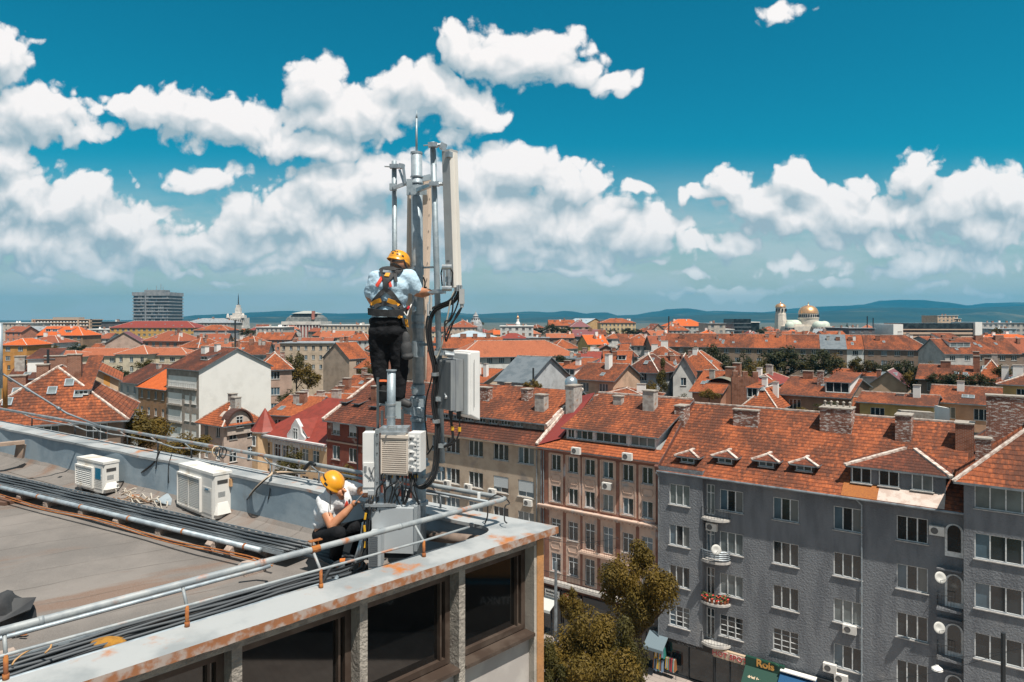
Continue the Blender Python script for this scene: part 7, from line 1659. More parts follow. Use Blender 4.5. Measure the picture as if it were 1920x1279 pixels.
def tree(px, ytop, ybot, wpx, Y, kind, label, n=1500, leaf=.075, shape='round', seed=1, group=None, name='tree', wide=1.0):
 top, bot = P(px, ytop, Y), P(px, ybot, Y); w_ = wpx / 1280 * Y; h_ = top[2] - bot[2]
 th_ = thing(name, label, 'tree', (top[0], Y, 0), seed * 1.3, group)
 o = link_mesh('crown', crown_mesh(kind, n, seed % 4, leaf, shape), th_, (0, 0, bot[2] + h_ / 2)); o.scale = (w_ / 2, w_ / 2 * wide, h_ / 2)
 tr = MB(); zc = bot[2] + h_ * .55; r0 = max(.12, w_ * .045)
 tr.tube([(0, 0, 0), (.05, 0, zc * .5), (0, .1, zc)], [r0, r0 * .75, r0 * .35], 7)
 rg = random.Random(seed)
 for k in range(5):
  a_ = rg.uniform(0, 6.28); z0_ = zc * rg.uniform(.6, .9); tr.tube([(0, 0, z0_), (math.cos(a_) * w_ * .15, math.sin(a_) * w_ * .15, z0_ + h_ * .15), (math.cos(a_) * w_ * .33, math.sin(a_) * w_ * .33, z0_ + h_ * .32)], [r0 * .45, r0 * .3, r0 * .1], 5)
 tr.build('trunk', bark, th_, smooth=True); return th_
# street trees
tree(1200, 1002, 1200, 165, 43, 'gold', 'tall golden olive street tree in front of the brown and grey houses', 26000, .030, seed=1)
tree(1098, 1128, 1330, 190, 37, 'gold', 'broad olive street tree at the bottom, left of the tall one', 26000, .030, seed=2)
tree(1165, 1145, 1340, 130, 39, 'olive', 'darker street tree low between the two golden ones', 16000, .036, seed=3)
tree(1072, 1098, 1170, 55, 45, 'gold', 'small yellowish treetop beside the lamp post', 6000, .06, seed=1)
tree(1030, 1190, 1330, 80, 36, 'olive', 'street tree half hidden by the corner of the roof', 9000, .045, seed=0)
tree(262, 758, 860, 150, 66, 'gold', 'sparse golden tree behind the left guard rail', 5500, .05, shape='wide', seed=3)
tree(350, 806, 870, 110, 60, 'gold', 'low golden bush behind the rail in front of the balconied house', 3500, .055, shape='wide', seed=2)
tree(545, 832, 900, 60, 60, 'olive', 'green hedge corner behind the rail left of the crouching worker', 2500, .06, seed=2)
tree(645, 868, 920, 70, 58, 'gold', 'reddish green bush below the red brown house', 3000, .06, seed=1)
tree(1242, 677, 748, 46, 112, 'olive', 'tall pointed conifer standing among the tiled roofs right of the peach house', 3800, .05, shape='cone', seed=1, name='conifer')
spec = [(577, 678, 735, 56, 135, 'gold', 'golden crowned tree left of the blank beige side wall'), (556, 652, 720, 52, 150, 'olive', 'taller olive tree behind the golden crowned one'), (545, 728, 760, 60, 118, 'dark', 'dark bushes below the golden crowned tree'),
 (222, 684, 722, 62, 140, 'dark', 'dark tree in front of the cream school, left'), (278, 672, 705, 56, 140, 'olive', 'small tree in front of the cream school bay'), (97, 646, 662, 40, 250, 'gold', 'small golden tree between the white and brown houses'), (142, 642, 664, 46, 240, 'dark', 'dark round tree below the vivid orange roof'),
 (465, 615, 630, 36, 330, 'dark', 'dark trees beside the spired white tower'), (1050, 664, 690, 60, 150, 'dark', 'dark trees below the very long orange roof'), (1000, 708, 742, 46, 92, 'gold', 'straggly orange bush on the roof behind the beige house'), (1220, 712, 742, 40, 108, 'gold', 'golden bush at the foot of the conifer, left'),
 (1300, 648, 690, 48, 170, 'dark', 'leftmost dark tree in front of the long brown row'), (1338, 642, 700, 62, 165, 'dark', 'big dark tree in front of the long brown row'), (1372, 668, 715, 52, 150, 'dark', 'dark tree beside the balconied brown house'), (1412, 676, 728, 84, 138, 'gold', 'golden tree clump at the end of the dark trees'),
 (1470, 646, 700, 96, 150, 'dark', 'large dusky tree in front of the house with glazed attic'), (1442, 668, 705, 60, 148, 'olive', 'pale flowering tree left of the large dusky tree'), (1520, 672, 705, 60, 146, 'olive', 'olive tree right of the large dusky tree'), (1566, 660, 705, 62, 148, 'gold', 'rounded golden tree in front of the white balconied house'),
 (1668, 674, 710, 50, 150, 'dark', 'dark tree in front of the broad brown house, left'), (1700, 672, 712, 52, 146, 'dark', 'dark tree in front of the broad brown house, right'), (1710, 690, 730, 44, 125, 'gold', 'golden topped tree below the broad brown house'), (1745, 676, 700, 36, 140, 'gold', 'sparse bush beside the brick stack'),
 (1790, 692, 728, 62, 112, 'dark', 'dark tree in front of the skylight roof, left'), (1838, 698, 728, 60, 110, 'dark', 'dark tree in front of the hip roof, right'), (1885, 680, 712, 50, 112, 'olive', 'olive tree left of the bright yellow house'), (1588, 605, 632, 16, 420, 'dark', 'narrow dark poplar right of the golden dome'),
 (1606, 618, 632, 26, 400, 'dark', 'round dark tree right of the poplar'), (1036, 606, 626, 32, 430, 'dark', 'dark skyline trees right of the small gold spire'), (1012, 612, 626, 34, 430, 'dark', 'dark skyline trees below the small gold spire'), (1062, 611, 626, 44, 430, 'dark', 'dark tree row in front of the yellow block'),
 (1150, 615, 630, 26, 440, 'dark', 'tree in front of the left wing of the palace'), (1178, 614, 630, 30, 440, 'dark', 'tree in front of the centre of the palace'), (1194, 614, 630, 26, 440, 'dark', 'tree at the right end of the palace'), (1212, 614, 628, 22, 420, 'dark', 'small dark tree beside the lone beige gable'),
 (1868, 612, 632, 26, 300, 'olive', 'tree left of the grey glass pavilion'), (900, 600, 612, 18, 560, 'olive', 'tiny tree on the roofline left of the cupola tower'), (1790, 624, 640, 22, 260, 'olive', 'small tree right of the narrow tower house'), (1430, 612, 628, 30, 420, 'dark', 'dark tree beside the black glass block'),
 (1280, 736, 768, 40, 84, 'olive', 'shrub in front of the white gabled house'), (1330, 728, 752, 46, 88, 'gold', 'shrub left of the vaulted shed'), (1345, 762, 792, 36, 62, 'dark', 'dark shrub behind the firewall of the grey roof'), (1500, 762, 790, 70, 66, 'gold', 'golden shrub behind the large chimney with pots'), (1555, 752, 775, 60, 72, 'olive', 'olive shrub behind the potted chimney, right'),
 (1545, 652, 705, 74, 140, 'dark', 'tall dark tree between the large dusky tree and the golden one'), (1612, 664, 704, 46, 138, 'olive', 'olive tree right of the rounded golden tree'), (1395, 655, 720, 60, 142, 'dark', 'dark tree behind the golden clump'), (1440, 686, 722, 70, 132, 'gold', 'low golden thicket in front of the pale flowering tree'), (1640, 676, 706, 44, 140, 'dark', 'dark shrubs at the left end of the broad brown house'), (1755, 696, 725, 40, 116, 'dark', 'dark bush left of the skylight roof'), (690, 676, 712, 44, 135, 'olive', 'tree behind the standing worker\'s knees'), (195, 690, 722, 50, 135, 'dark', 'leftmost dark tree in front of the cream school'),
 (1418, 770, 790, 40, 66, 'gold', 'small golden shrub beside the arched attic gables')]
for i, q in enumerate(spec):
 tree(*q[:5], q[5], q[6], 1900 if q[4] < 200 else 600, .072 if q[4] < 200 else .13, 'round', i % 4)
# street furniture below
lp = thing('street_lamp', 'tall grey lamp post standing among the street trees', 'street lamp', P(1042, 1100, 46.5).to_2d().to_3d())
mb = MB(); zt = P(1042, 1053, 46.5)[2]; mb.tube([(0, 0, 0), (0, 0, zt * .4), (0, 0, zt)], [.16, .13, .09], 8); mb.build('post', gutter_mat, lp); mb = MB(); mb.tube([(0, 0, zt * .45), (0, 0, zt * .45 + .12)], .17, 8); mb.build('collar', gutter_mat, lp)
lp = thing('street_lamp', 'dark post rising in front of the tall grey block at bottom right', 'street lamp', P(1881, 1200, 30).to_2d().to_3d())
mb = MB(); zt = P(1881, 1187, 30)[2]; mb.tube([(0, 0, 0), (0, 0, zt)], [.13, .09], 8); mb.build('post', dark_metal, lp)
for k, (x0, y0, x1, y1, lb) in enumerate(((1625, 1279, 1890, 1222, 'overhead wire rising to the right past the grey block'), (1020, 1010, 1160, 1008, 'overhead wire in front of the brown facade'), (1700, 1228, 1915, 1216, 'overhead wire with a hanging lamp by the arched doors'))):
 a_, b_ = P(x0, y0, 36), P(x1, y1, 33); pts = [a_ * (1 - i / 10) + b_ * (i / 10) - Vector((0, 0, .25 * math.sin(math.pi * i / 10))) for i in range(11)]
 mb = MB(); mb.tube(pts, .012, 4); mb.solo('overhead_wire', dark_metal, lb, 'wire')
q = P(1757, 1256, 36); hl = thing('hanging_lamp', 'white hanging street lamp on the wire by the arched doors', 'street lamp', q); mb = MB(); mb.lathe([(.05, .28), (.1, .2), (.26, .08), (.28, 0), (.0, -.08)], (0, 0, 0), 14); mb.build('shade', plaster_white, hl); mb = MB(); mb.tube([(0, 0, .28), (0, 0, 1.0)], .015, 5); mb.build('cord', dark_metal, hl)
# =================================================================== air
HAZE = 8.5e-5
hz_ = MB(); hz_.box(-9000, 9000, -250, 9400, -2, 330)
m = bpy.data.materials.new('haze_air'); m.use_nodes = True; t = NT(m.node_tree); t.n.clear(); vo_ = t.new('ShaderNodeVolumePrincipled'); out = t.new('ShaderNodeOutputMaterial')
vo_.inputs['Color'].default_value = (.01, .52, .90, 1); vo_.inputs['Density'].default_value = HAZE; vo_.inputs['Anisotropy'].default_value = 0.2; t.put(out.inputs['Volume'], vo_.outputs[0])
m.cycles.homogeneous_volume = True if hasattr(m.cycles, 'homogeneous_volume') else False
o = hz_.build('haze', m); tag(o, 'thin bluish summer haze over the town and hills', 'haze', kind='stuff')
# =================================================================== antenna mast and its equipment
from mathutils.bvhtree import BVHTree
mast_m = M('mast_galvanized', (.34, .40, .44), .5, .35, col2=(.27, .33, .37), scale=22, col3=(.40, .45, .48), scale3=3, bump=.06, bscale=80)
bright_m = M('bright_zinc_clamp', (.50, .53, .55), .35, .7, col2=(.38, .41, .43), scale=20)
ant_m = M('antenna_radome', (.68, .65, .60), .55, 0, col2=(.62, .59, .54), scale=1.5)
antg_m = M('antenna_back_plate', (.42, .43, .43), .55, .1, col2=(.36, .37, .38), scale=4)
cab_m = M('cabinet_grey', (.44, .47, .49), .5, .1, col2=(.39, .42, .44), scale=2)
radio_w = M('radio_white', (.70, .70, .69), .45, 0, col2=(.63, .63, .62), scale=3)
radio_b = M('radio_beige_ribs', (.66, .58, .50), .5, 0, col2=(.58, .50, .43), scale=6)
heat_m = M('heat_sink_grey', (.26, .28, .29), .6, .2, col2=(.20, .22, .24), scale=6, stretch=(3, 3, .4))
YM = 5.9
def U(n_, Y): return n_ / 1280 * Y
mast = thing('antenna_mast', 'tall galvanized steel antenna mast with lightning rod and clamp brackets on the roof corner', 'mast', (P(785, 900, YM)[0], YM, ZF))
mb = MB(); top, mid, bot = P(781, 286, YM), P(784.5, 745, YM), Z(P(787, 950, YM), ZF)
mb.tube([top, mid], U(10.6, YM), 24); mb.build('mast_tube', mast_m, mast, smooth=True, world=True)
mb = MB(); mb.tube([P(784.4, 742, YM), bot], U(13, YM), 24); mb.build('lower_tube', mast_m, mast, smooth=True, world=True)
def ring(parent, x, y, r_, h_, Y=YM, mat=None, name='collar'):
 mb = MB(); mb.tube([P(x, y - h_ / 2, Y), P(x, y + h_ / 2, Y)], U(r_, Y), 20); return mb.build(name, mat or mast_m, parent, smooth=False, world=True)
ring(mast, 781, 287.5, 11.2, 4)
for y in (332, 344): ring(mast, 781.5, y, 12, 2.4, mat=bright_m, name='u_bolt')
for y, r_, h_ in ((507, 12, 18), (597, 12, 12), (612, 12, 7), (655, 12, 28), (730, 12.5, 18), (748, 15.5, 7), (786, 15.5, 6), (812, 15, 5), (866, 17, 10), (871, 20, 3), (942, 17, 6)): ring(mast, 784.4 + (y - 745) * .008, y, r_, h_)
mb = MB(); mb.tube([P(781, 288, YM), P(781, 222, YM)], U(2.0, YM), 8); mb.tube([P(781, 222, YM), P(781.3, 216, YM), P(781.5, 206, YM)], [U(2.1, YM), U(1.4, YM), U(.3, YM)], 8); mb.build('lightning_rod', mast_m, mast, smooth=True, world=True)
def pbar(parent, name, mat, a, b_, w, h, up=(0, 0, 1)): mb = MB(); mb.bar(P(*a), P(*b_), w, h, up); return mb.build(name, mat, parent, world=True)
pbar(mast, 'bracket_plate', mast_m, (770, 356, 5.82), (800, 356, 5.82), .012, .085)
pbar(mast, 'bracket_plate', mast_m, (768, 336, 5.86), (768, 366, 5.86), .02, .05, (1, 0, 0))
pbar(mast, 'bracket_arm', bright_m, (764, 343, 5.9), (737, 353, 5.88), .03, .03); pbar(mast, 'bracket_arm', bright_m, (783, 357, 5.8), (808, 347, 5.66), .035, .032)
pbar(mast, 'bracket_arm', mast_m, (790, 646, 5.85), (822, 646, 5.62), .025, .022); pbar(mast, 'bracket_arm', mast_m, (792, 502, 5.88), (815, 501, 5.66), .016, .016); pbar(mast, 'bracket_arm', mast_m, (795, 780, 5.85), (826, 784, 5.62), .02, .02); pbar(mast, 'bracket_arm', mast_m, (795, 895, 5.85), (828, 880, 5.62), .03, .03)
for (x0, y0, x1, y1, Y_) in ((757, 748, 798, 748, 5.80), (754, 758, 797, 768, 5.78)): pbar(mast, 'joint_plate', mast_m, (x0, y0 + 8, Y_), (x1, y1 + 8, Y_), .012, .07)
for x, y in ((764, 750), (786, 750), (764, 772), (788, 772), (776, 727), (777, 503), (779, 578), (779, 582)):
 mb = MB(); q = P(x, y, 5.80); mb.tube([q, q + Vector((-.012, -.028, 0))], .009, 6); mb.tube([q + Vector((-.008, -.02, 0)), q + Vector((-.011, -.03, 0))], .016, 6); mb.build('bolt', bright_m, mast, world=True)
bp = MB(); bp.obox(Z(bot, ZF + .012), Vector((.13, 0, 0)), Vector((0, .13, 0)), Vector((0, 0, .012))); bp.build('base_plate', mast_m, mast, world=True)
# the two slimmer poles
pl = thing('support_pole', 'slimmer left antenna pole clamped to the mast, ending behind the standing worker', 'pole', P(738, 700, 5.95))
mb = MB(); mb.tube([P(739, 302, 5.95), P(741.5, 700, 5.95)], U(4.8, 5.95), 14); mb.build('pole_tube', mast_m, pl, smooth=True, world=True)
mb = MB(); mb.bar(P(731, 312, 5.92), P(747, 312, 5.92), .045, .035); mb.tube([P(721, 312, 5.9), P(734, 313, 5.92)], .006, 6); mb.build('clamp', bright_m, pl, world=True)
mb = MB(); mb.bar(P(748, 311, 5.9), P(758, 313, 5.9), .05, .04); mb.bar(P(756, 312, 5.88), P(760, 345, 5.88), .03, .02, (1, 0, 0)); mb.bar(P(749, 318, 5.9), P(757, 342, 5.9), .02, .02, (1, 0, 0)); mb.tube([P(758, 340, 5.88), P(768, 352, 5.88)], .014, 8); mb.build('tilt_bracket', bright_m, pl, world=True)
mb = MB(); mb.bar(P(737, 345, 5.9), P(737, 357, 5.9), .05, .055, (1, 0, 0)); mb.build('clamp', mast_m, pl, world=True)
pr2_ = thing('support_pole', 'slim right antenna pole carrying the long panel antenna and the white radio unit', 'pole', P(829, 868, 5.6))
mb = MB(); mb.tube([P(811.5, 267, 5.6), P(818, 480, 5.6), P(829, 868, 5.6)], U(5.6, 5.6), 16); mb.build('pole_tube', mast_m, pr2_, smooth=True, world=True)
def pole_clamp(x, y, side=1):
 mb = MB(); q = P(x, y, 5.56); mb.bar(P(x - 9, y, 5.55), P(x + 9, y, 5.55), .05, .035); mb.tube([P(x - 18, y + 1, 5.56), P(x - 8, y, 5.56)], .005, 6); mb.tube([P(x + 8, y, 5.56), P(x + 16, y, 5.56)], .016, 8); mb.build('clamp', bright_m, pr2_, world=True)
for x, y in ((812, 272), (814.5, 345), (820, 547), (824, 662), (826.5, 748), (828, 835)): pole_clamp(x, y)
mb = MB(); mb.bar(P(806, 548, 5.55), P(834, 547, 5.5), .03, .02); mb.build('clamp', bright_m, pr2_, world=True)
mb = MB(); mb.bar(P(826, 273, 5.56), P(836, 277, 5.56), .05, .05); mb.bar(P(833, 272, 5.54), P(833, 285, 5.54), .04, .03, (1, 0, 0)); mb.build('antenna_bracket', bright_m, pr2_, world=True)
# folding tilt arm at the antenna's foot
mb = MB()
for x in (832, 842): mb.bar(P(x, 500, 5.46), P(x + 1, 542, 5.46), .028, .016, (1, 0, 0))
for y in (501, 541): mb.tube([P(829, y, 5.46), P(847, y, 5.46)], .022, 10)
mb.build('tilt_bracket', bright_m, pr2_, smooth=False, world=True)
for k in range(2):
 mb = MB(); mb.tube([P(830 + 14 * k, 500, 5.47), P(827 + 22 * k, 512, 5.47), P(829 + 18 * k, 536, 5.47)], .006, 6); mb.build('strap_loop', black_rubber, pr2_, world=True)
def extrude(poly0, poly1, mb, m=0):
 n = len(poly0); i = len(mb.v); mb.v += [tuple(p_) for p_ in poly0 + poly1]
 for k in range(n): mb.f.append((i + k, i + (k + 1) % n, i + n + (k + 1) % n, i + n + k)); mb.mi.append(m)
 mb.f.append(tuple(i + k for k in range(n))[::-1]); mb.f.append(tuple(i + n + k for k in range(n))); mb.mi += [m, m]
ul, ur = Vector((-.78, .62, 0)), Vector((.62, .78, 0))
pa_ = thing('panel_antenna', 'long pale panel antenna hanging on the right pole', 'antenna', P(852, 533, 5.5))
N0, N1 = P(845, 283, 5.48), P(853, 534, 5.48)
prof = [(.0, .012), (.012, 0), (.028, 0), (.032, .006), (.048, .006), (.052, 0), (.085, .004), (.10, .022), (.10, .075), (0, .095)]      # along ur, along ul
def pr_at(N, sc=1.0): return [N + ur * a_ * sc + ul * b_ * sc for a_, b_ in prof]
mb = MB(); extrude(pr_at(N1), pr_at(N0), mb); mb.build('radome', ant_m, pa_, world=True)
mb = MB(); q0_, q1_ = N0 + ul * .012 - ur * .003, N1 + ul * .012 - ur * .003; mb.hexa([q1_, q1_ + ul * .085, q1_ + ul * .085 + ur * .002, q1_ + ur * .002, q0_, q0_ + ul * .085, q0_ + ul * .085 + ur * .002, q0_ + ur * .002]); mb.build('back_plate', antg_m, pa_, world=True)
mb = MB(); extrude(pr_at(N0, 1.05), pr_at(N0 + Vector((0, 0, .018)), 1.05), mb); mb.build('end_cap', antg_m, pa_, world=True); mb = MB(); extrude(pr_at(N1 - Vector((0, 0, .02)), 1.04), pr_at(N1, 1.04), mb); mb.build('end_cap', ant_m, pa_, world=True)
mb = MB()
for y, h_ in ((455, 12), (468, 5), (480, 8), (490, 4)): c = on_line(840, y, N1 + ul * .05 - ur * .006, ul); mb.obox(c, ul * .018, ur * .001, Vector((0, 0, U(h_, 5.5) * .5)))
mb.build('label_sticker', M('label_dark', (.16, .17, .18), .5), pa_, world=True)
for y in (524, 290): mb = MB(); c = on_line(842, y, N1 + ul * .03 - ur * .02, ul); mb.obox(c, ul * .022, ur * .02, Vector((0, 0, .022))); mb.build('bracket', bright_m, pa_, world=True)
for k, x in enumerate((853, 857, 861, 865)): mb = MB(); mb.tube([P(x, 535, 5.5), P(x, 546, 5.5)], .009, 8); mb.build('connector', bright_m, pa_, world=True)
pb_ = thing('panel_antenna', 'wider peach coloured panel antenna standing behind the mast', 'antenna', P(780, 712, 6.1))
mb = MB(); YB = 6.12
def pB(xl, xr, y, Y): return [P(xl, y, Y + .03), P(xl + 4, y, Y), P(xr - 19, y, Y - .012), P(xr - 17, y, Y - .028), P(xr - 9, y, Y - .028), P(xr - 7, y, Y - .012), P(xr, y, Y), P(xr, y, Y + .09), P(xl, y, Y + .10)]
extrude(pB(759, 799, 712, YB), pB(764, 812, 338, YB - .02), mb); mb.build('radome', M('antenna_peach', (.58, .47, .38), .55, 0, col2=(.52, .42, .34), scale=1.5), pb_, world=True)
mb = MB()
for k in range(11):
 for dx in (-5, -22): y = 372 + k * 30; u_ = (y - 338) / 374; mb.tube([P(812 - 13 * u_ + dx, y, YB - .01), P(812 - 13 * u_ + dx, y, YB - .034 if dx == -5 else YB - .02)], .004, 5)
mb.build('rivets', antg_m, pb_, world=True)
mb = MB(); mb.bar(P(790, 336, 6.0), P(808, 332, 6.0), .02, .05); mb.build('bracket', mast_m, pb_, world=True)
mb = MB(); mb.hexa([P(757, 700, 6.02), P(768, 700, 6.02), P(768, 700, 6.1), P(757, 700, 6.1), P(757, 690, 6.02), P(768, 690, 6.02), P(768, 690, 6.1), P(757, 690, 6.1)]); mb.build('end_cap', antg_m, pb_, world=True)
# white radio unit on the right pole
ru = thing('radio_unit', 'bulky white radio unit with a grey finned back on the right pole', 'radio unit', P(880, 790, 5.45))
N = P(878, 720, 5.42); bu, sd = Vector((-.60, .80, 0)), Vector((.80, .60, 0))
def rbox(mb, n_, a0, a1, b0, b1, y0, y1, m=0, cut=0):
 zt, zb = P(878, y0, 5.42)[2], P(878, y1, 5.42)[2]; c = [n_ + bu * a0 + sd * b0, n_ + bu * a0 + sd * b1, n_ + bu * a1 + sd * b1, n_ + bu * a1 + sd * b0]
 mb.hexa([Z(p_, zb + (cut if i in (0, 3) else 0)) for i, p_ in enumerate(c)] + [Z(p_, zt) for p_ in c], m)
mb = MB(); rbox(mb, N, 0, .30, 0, .03, 662, 780); rbox(mb, N, .012, .288, .03, .125, 659, 792, cut=.05); o = mb.build('radome', radio_w, ru, world=True)
bv = o.modifiers.new('bevel', 'BEVEL'); bv.width = .012; bv.segments = 3
mb = MB(); rbox(mb, N - sd * .075, .065, .285, 0, .07, 674, 772)
for k in range(20): rbox(mb, N - sd * .12, .07 + k * .0106, .073 + k * .0106, 0, .048, 676, 770)
mb.build('heat_sink', heat_m, ru, world=True)
mb = MB(); rbox(mb, N, -.0015, -.0005, .055, .058, 675, 765); mb.build('seam', dark_metal, ru, world=True)
for y in (664, 744):
 mb = MB(); q = P(832, y, 5.5)
 for k in range(3): mb.bar(P(833 + k * 3, y - 6 + k * 5, 5.48), P(852, y - 2 + k * 5, 5.5), .02, .014)
 mb.tube([P(834, y, 5.46), P(851, y + 2, 5.48)], .018, 8); mb.build('clamp', bright_m, ru, world=True)
for x in (845, 860): mb = MB(); mb.tube([P(x, 770, 5.5), P(x, 781, 5.5)], .018, 8); mb.build('connector', dark_metal, ru, world=True)
# stub pipe with plate, ladder rails, radio cluster, cabinet
st_ = thing('stub_pipe', 'short capped steel stub pipe with a bolted plate in front of the worker\'s feet', 'pipe', P(733, 806, 5.55))
mb = MB(); mb.tube([P(734, 694, 5.55), P(733, 822, 5.55)], U(8, 5.55), 20); mb.build('pipe_tube', mast_m, st_, smooth=True, world=True)
ring(st_, 734, 694.5, 9.8, 2.2, 5.55, name='cap_flange')
for y in (758, 781): ring(st_, 733.5, y, 9.5, 3, 5.55, bright_m, 'u_bolt')
pbar(st_, 'plate', M('zinc_plate', (.40, .46, .48), .5, .3, col2=(.34, .40, .42), scale=10), (722, 769, 5.63), (752, 769, 5.63), .008, .14)
ld = thing('ladder_rails', 'dark steel step rails and rungs the standing worker climbs on', 'ladder', P(709, 810, 5.66))
for x, y0, y1, Y_ in ((708.5, 708, 960, 5.66), (754.5, 768, 960, 5.72), (716.5, 770, 900, 5.6)): mb = MB(); mb.bar(P(x, y0, Y_), P(x, y1, Y_), .02, .02, (1, 0, 0)); mb.build('rail', M('dark_steel_rail', (.10, .12, .13), .5, .5), ld, world=True)
for y in (758, 806): mb = MB(); mb.bar(P(708, y, 5.68), P(775, y + 6, 5.78), .022, .016); mb.build('rung', mast_m, ld, world=True)
def fbox(mb, x0, x1, y0, y1, Y, dep, sk=0, m=0):
 a_, b_ = P(x0, y0, Y), P(x1, y0, Y - sk); zt, zb = P(x0, y0, Y)[2], P(x0, y1, Y)[2]; dv = (b_ - a_).normalized(); bk_ = Vector((-dv[1], dv[0], 0)) * dep
 mb.hexa([Z(a_, zb), Z(b_, zb), Z(b_ + bk_, zb), Z(a_ + bk_, zb), Z(a_, zt), Z(b_, zt), Z(b_ + bk_, zt), Z(a_ + bk_, zt)], m)
def funit(name, label, cat, specs):
 th_ = thing(name, label, cat, P(specs[0][2], specs[0][5], specs[0][6]))
 for (nm, mat, *q) in specs: mb = MB(); fbox(mb, *q); mb.build(nm, mat, th_, world=True)
 return th_
r1 = funit('radio_unit', 'slim upright white radio unit with cut out cover, left in the cluster', 'radio unit', [('casing', radio_w, 680, 704, 812, 924, 5.46, .11), ('lower_cover', radio_w, 681, 702, 868, 914, 5.452, .01), ('cable_tail_box', cab_m, 690, 708, 920, 932, 5.45, .06)])
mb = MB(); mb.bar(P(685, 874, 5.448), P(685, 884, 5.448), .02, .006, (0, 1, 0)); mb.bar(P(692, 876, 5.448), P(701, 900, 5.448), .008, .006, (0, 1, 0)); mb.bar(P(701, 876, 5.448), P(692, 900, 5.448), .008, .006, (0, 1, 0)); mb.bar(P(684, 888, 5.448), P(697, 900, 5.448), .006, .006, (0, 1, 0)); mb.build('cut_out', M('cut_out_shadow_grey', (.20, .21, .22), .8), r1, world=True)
fr_ = funit('mounting_frame', 'perforated zinc mounting channel between the two radio units', 'mounting frame', [('channel', bright_m, 703, 711, 806, 930, 5.44, .06), ('top_plate', bright_m, 711, 764, 803, 812, 5.44, .16), ('cross_plate', bright_m, 714, 760, 811, 816, 5.40, .05)])
mb = MB()
for y in (815, 832, 850, 905): mb.tube([P(707, y, 5.442), P(707, y, 5.434)], .006, 8)
mb.build('hole', dark_metal, fr_, world=True)
mb = MB(); mb.tube([P(726, 806, 5.36), P(728, 799, 5.36), P(743, 799, 5.36), P(745, 806, 5.36)], .008, 6); mb.build('handle', bright_m, fr_, world=True)
r2 = funit('radio_unit', 'middle radio unit with beige horizontal cooling ribs below the stub pipe', 'radio unit', [('casing', radio_b, 713, 764, 816, 890, 5.42, .14, .04)])
mb = MB()
for k in range(17): fbox(mb, 716, 762, 822 + k * 3.9, 824.2 + k * 3.9, 5.405, .03, .04)
fbox(mb, 714, 716, 818, 888, 5.40, .02, 0); fbox(mb, 762, 764, 818, 888, 5.365, .02, 0); fbox(mb, 714, 764, 816, 821, 5.395, .02, .04)
mb.build('cooling_ribs', radio_b, r2, world=True)
r3 = funit('radio_unit', 'right radio unit with white clip studded face beside the mast', 'radio unit', [('casing', radio_w, 765, 789, 812, 884, 5.38, .13, .02)])
mb = MB()
for k in range(9): y = 818 + k * 7.2; fbox(mb, 767 + (k % 2) * 8, 776 + (k % 2) * 8, y, y + 2.2, 5.366, .015, .01); fbox(mb, 782, 786, y, y + 4, 5.355, .02, 0)
mb.build('clip', radio_w, r3, world=True)
mb = MB()
for k in range(5): fbox(mb, 768 + (k % 2) * 9, 771 + (k % 2) * 9, 823 + k * 13, 826 + k * 13, 5.364, .01)
mb.build('socket', dark_metal, r3, world=True)
s4 = funit('connector_box', 'small pale connector box hanging under the ribbed radio unit', 'connector box', [('casing', cab_m, 724, 741, 889, 912, 5.42, .08), ('window', dark_metal, 727, 733, 890, 901, 5.414, .01)])
mb = MB(); mb.tube([P(733, 905, 5.6), P(733, 950, 5.6)], U(14, 5.6), 14); mb.solo('cable_gland', mast_m, 'wide pipe flange under the radio cluster above the cabinet', 'pipe')
cb2 = funit('equipment_cabinet', 'large plain grey equipment cabinet below the radio cluster on the roof', 'cabinet', [('body', cab_m, 697, 776, 952, 1036, 5.40, .20, .03), ('side_channel', M('cabinet_side', (.30, .33, .35), .5, .2), 776, 782, 950, 1034, 5.36, .2), ('top_bar', bright_m, 684, 742, 946, 951, 5.38, .05), ('foot', dark_metal, 705, 770, 1036, 1046, 5.42, .12)])
for x, y in ((712, 956), (766, 956)): mb = MB(); fbox(mb, x - 1, x + 1, y, y + 4, 5.39, .02); mb.build('screw', dark_metal, cb2, world=True)
cb3 = funit('power_unit', 'narrow grey unit with louvred side standing before the cabinet', 'power unit', [('body', cab_m, 691, 714, 1002, 1066, 5.25, .14)])
mb = MB()
for k in range(17): fbox(mb, 692, 708, 1006 + k * 3.4, 1007.7 + k * 3.4, 5.243, .01)
mb.build('louvre', M('louvre_dark', (.12, .13, .14), .7), cb3, world=True)
# cables of the mast
def cab(pts, r, label, mat=black_rubber, grp=None, name='cable'): return wire([P(*p_) for p_ in pts], r, label, mat, name, grp, 7)
main = [(858, 540, 5.5), (856, 552, 5.5), (845, 566, 5.5), (826, 574, 5.52), (812, 582, 5.52), (804, 600, 5.52), (803, 628, 5.52), (808, 660, 5.52), (815, 690, 5.52), (816, 720, 5.52), (813, 745, 5.52), (815, 775, 5.52), (820, 800, 5.52), (819, 830, 5.5), (817, 865, 5.5), (812, 890, 5.48), (800, 908, 5.46), (786, 914, 5.44), (775, 908, 5.44), (770, 890, 5.44)]
for k, lb in enumerate(('outer', 'inner', 'hindmost')):
 cab([(x + (-2.4, 1.2, 4.2)[k] + (k - 1) * .6, y + (k - 1) * 2, Y + (0, .02, .035)[k]) for x, y, Y in main], .0092, f'{lb} thick black feeder cable of the bundle winding down the right pole', grp='thick feeder cables beside the right pole')
for x, y in ((816, 702), (818, 790)):
 mb = MB(); mb.tube([P(x, y - 3, 5.53), P(x, y + 3, 5.53)], .032, 10); mb.solo('cable_clip', bright_m, ('upper' if y < 750 else 'lower') + ' zinc clip round the thick feeder cables', 'clip')
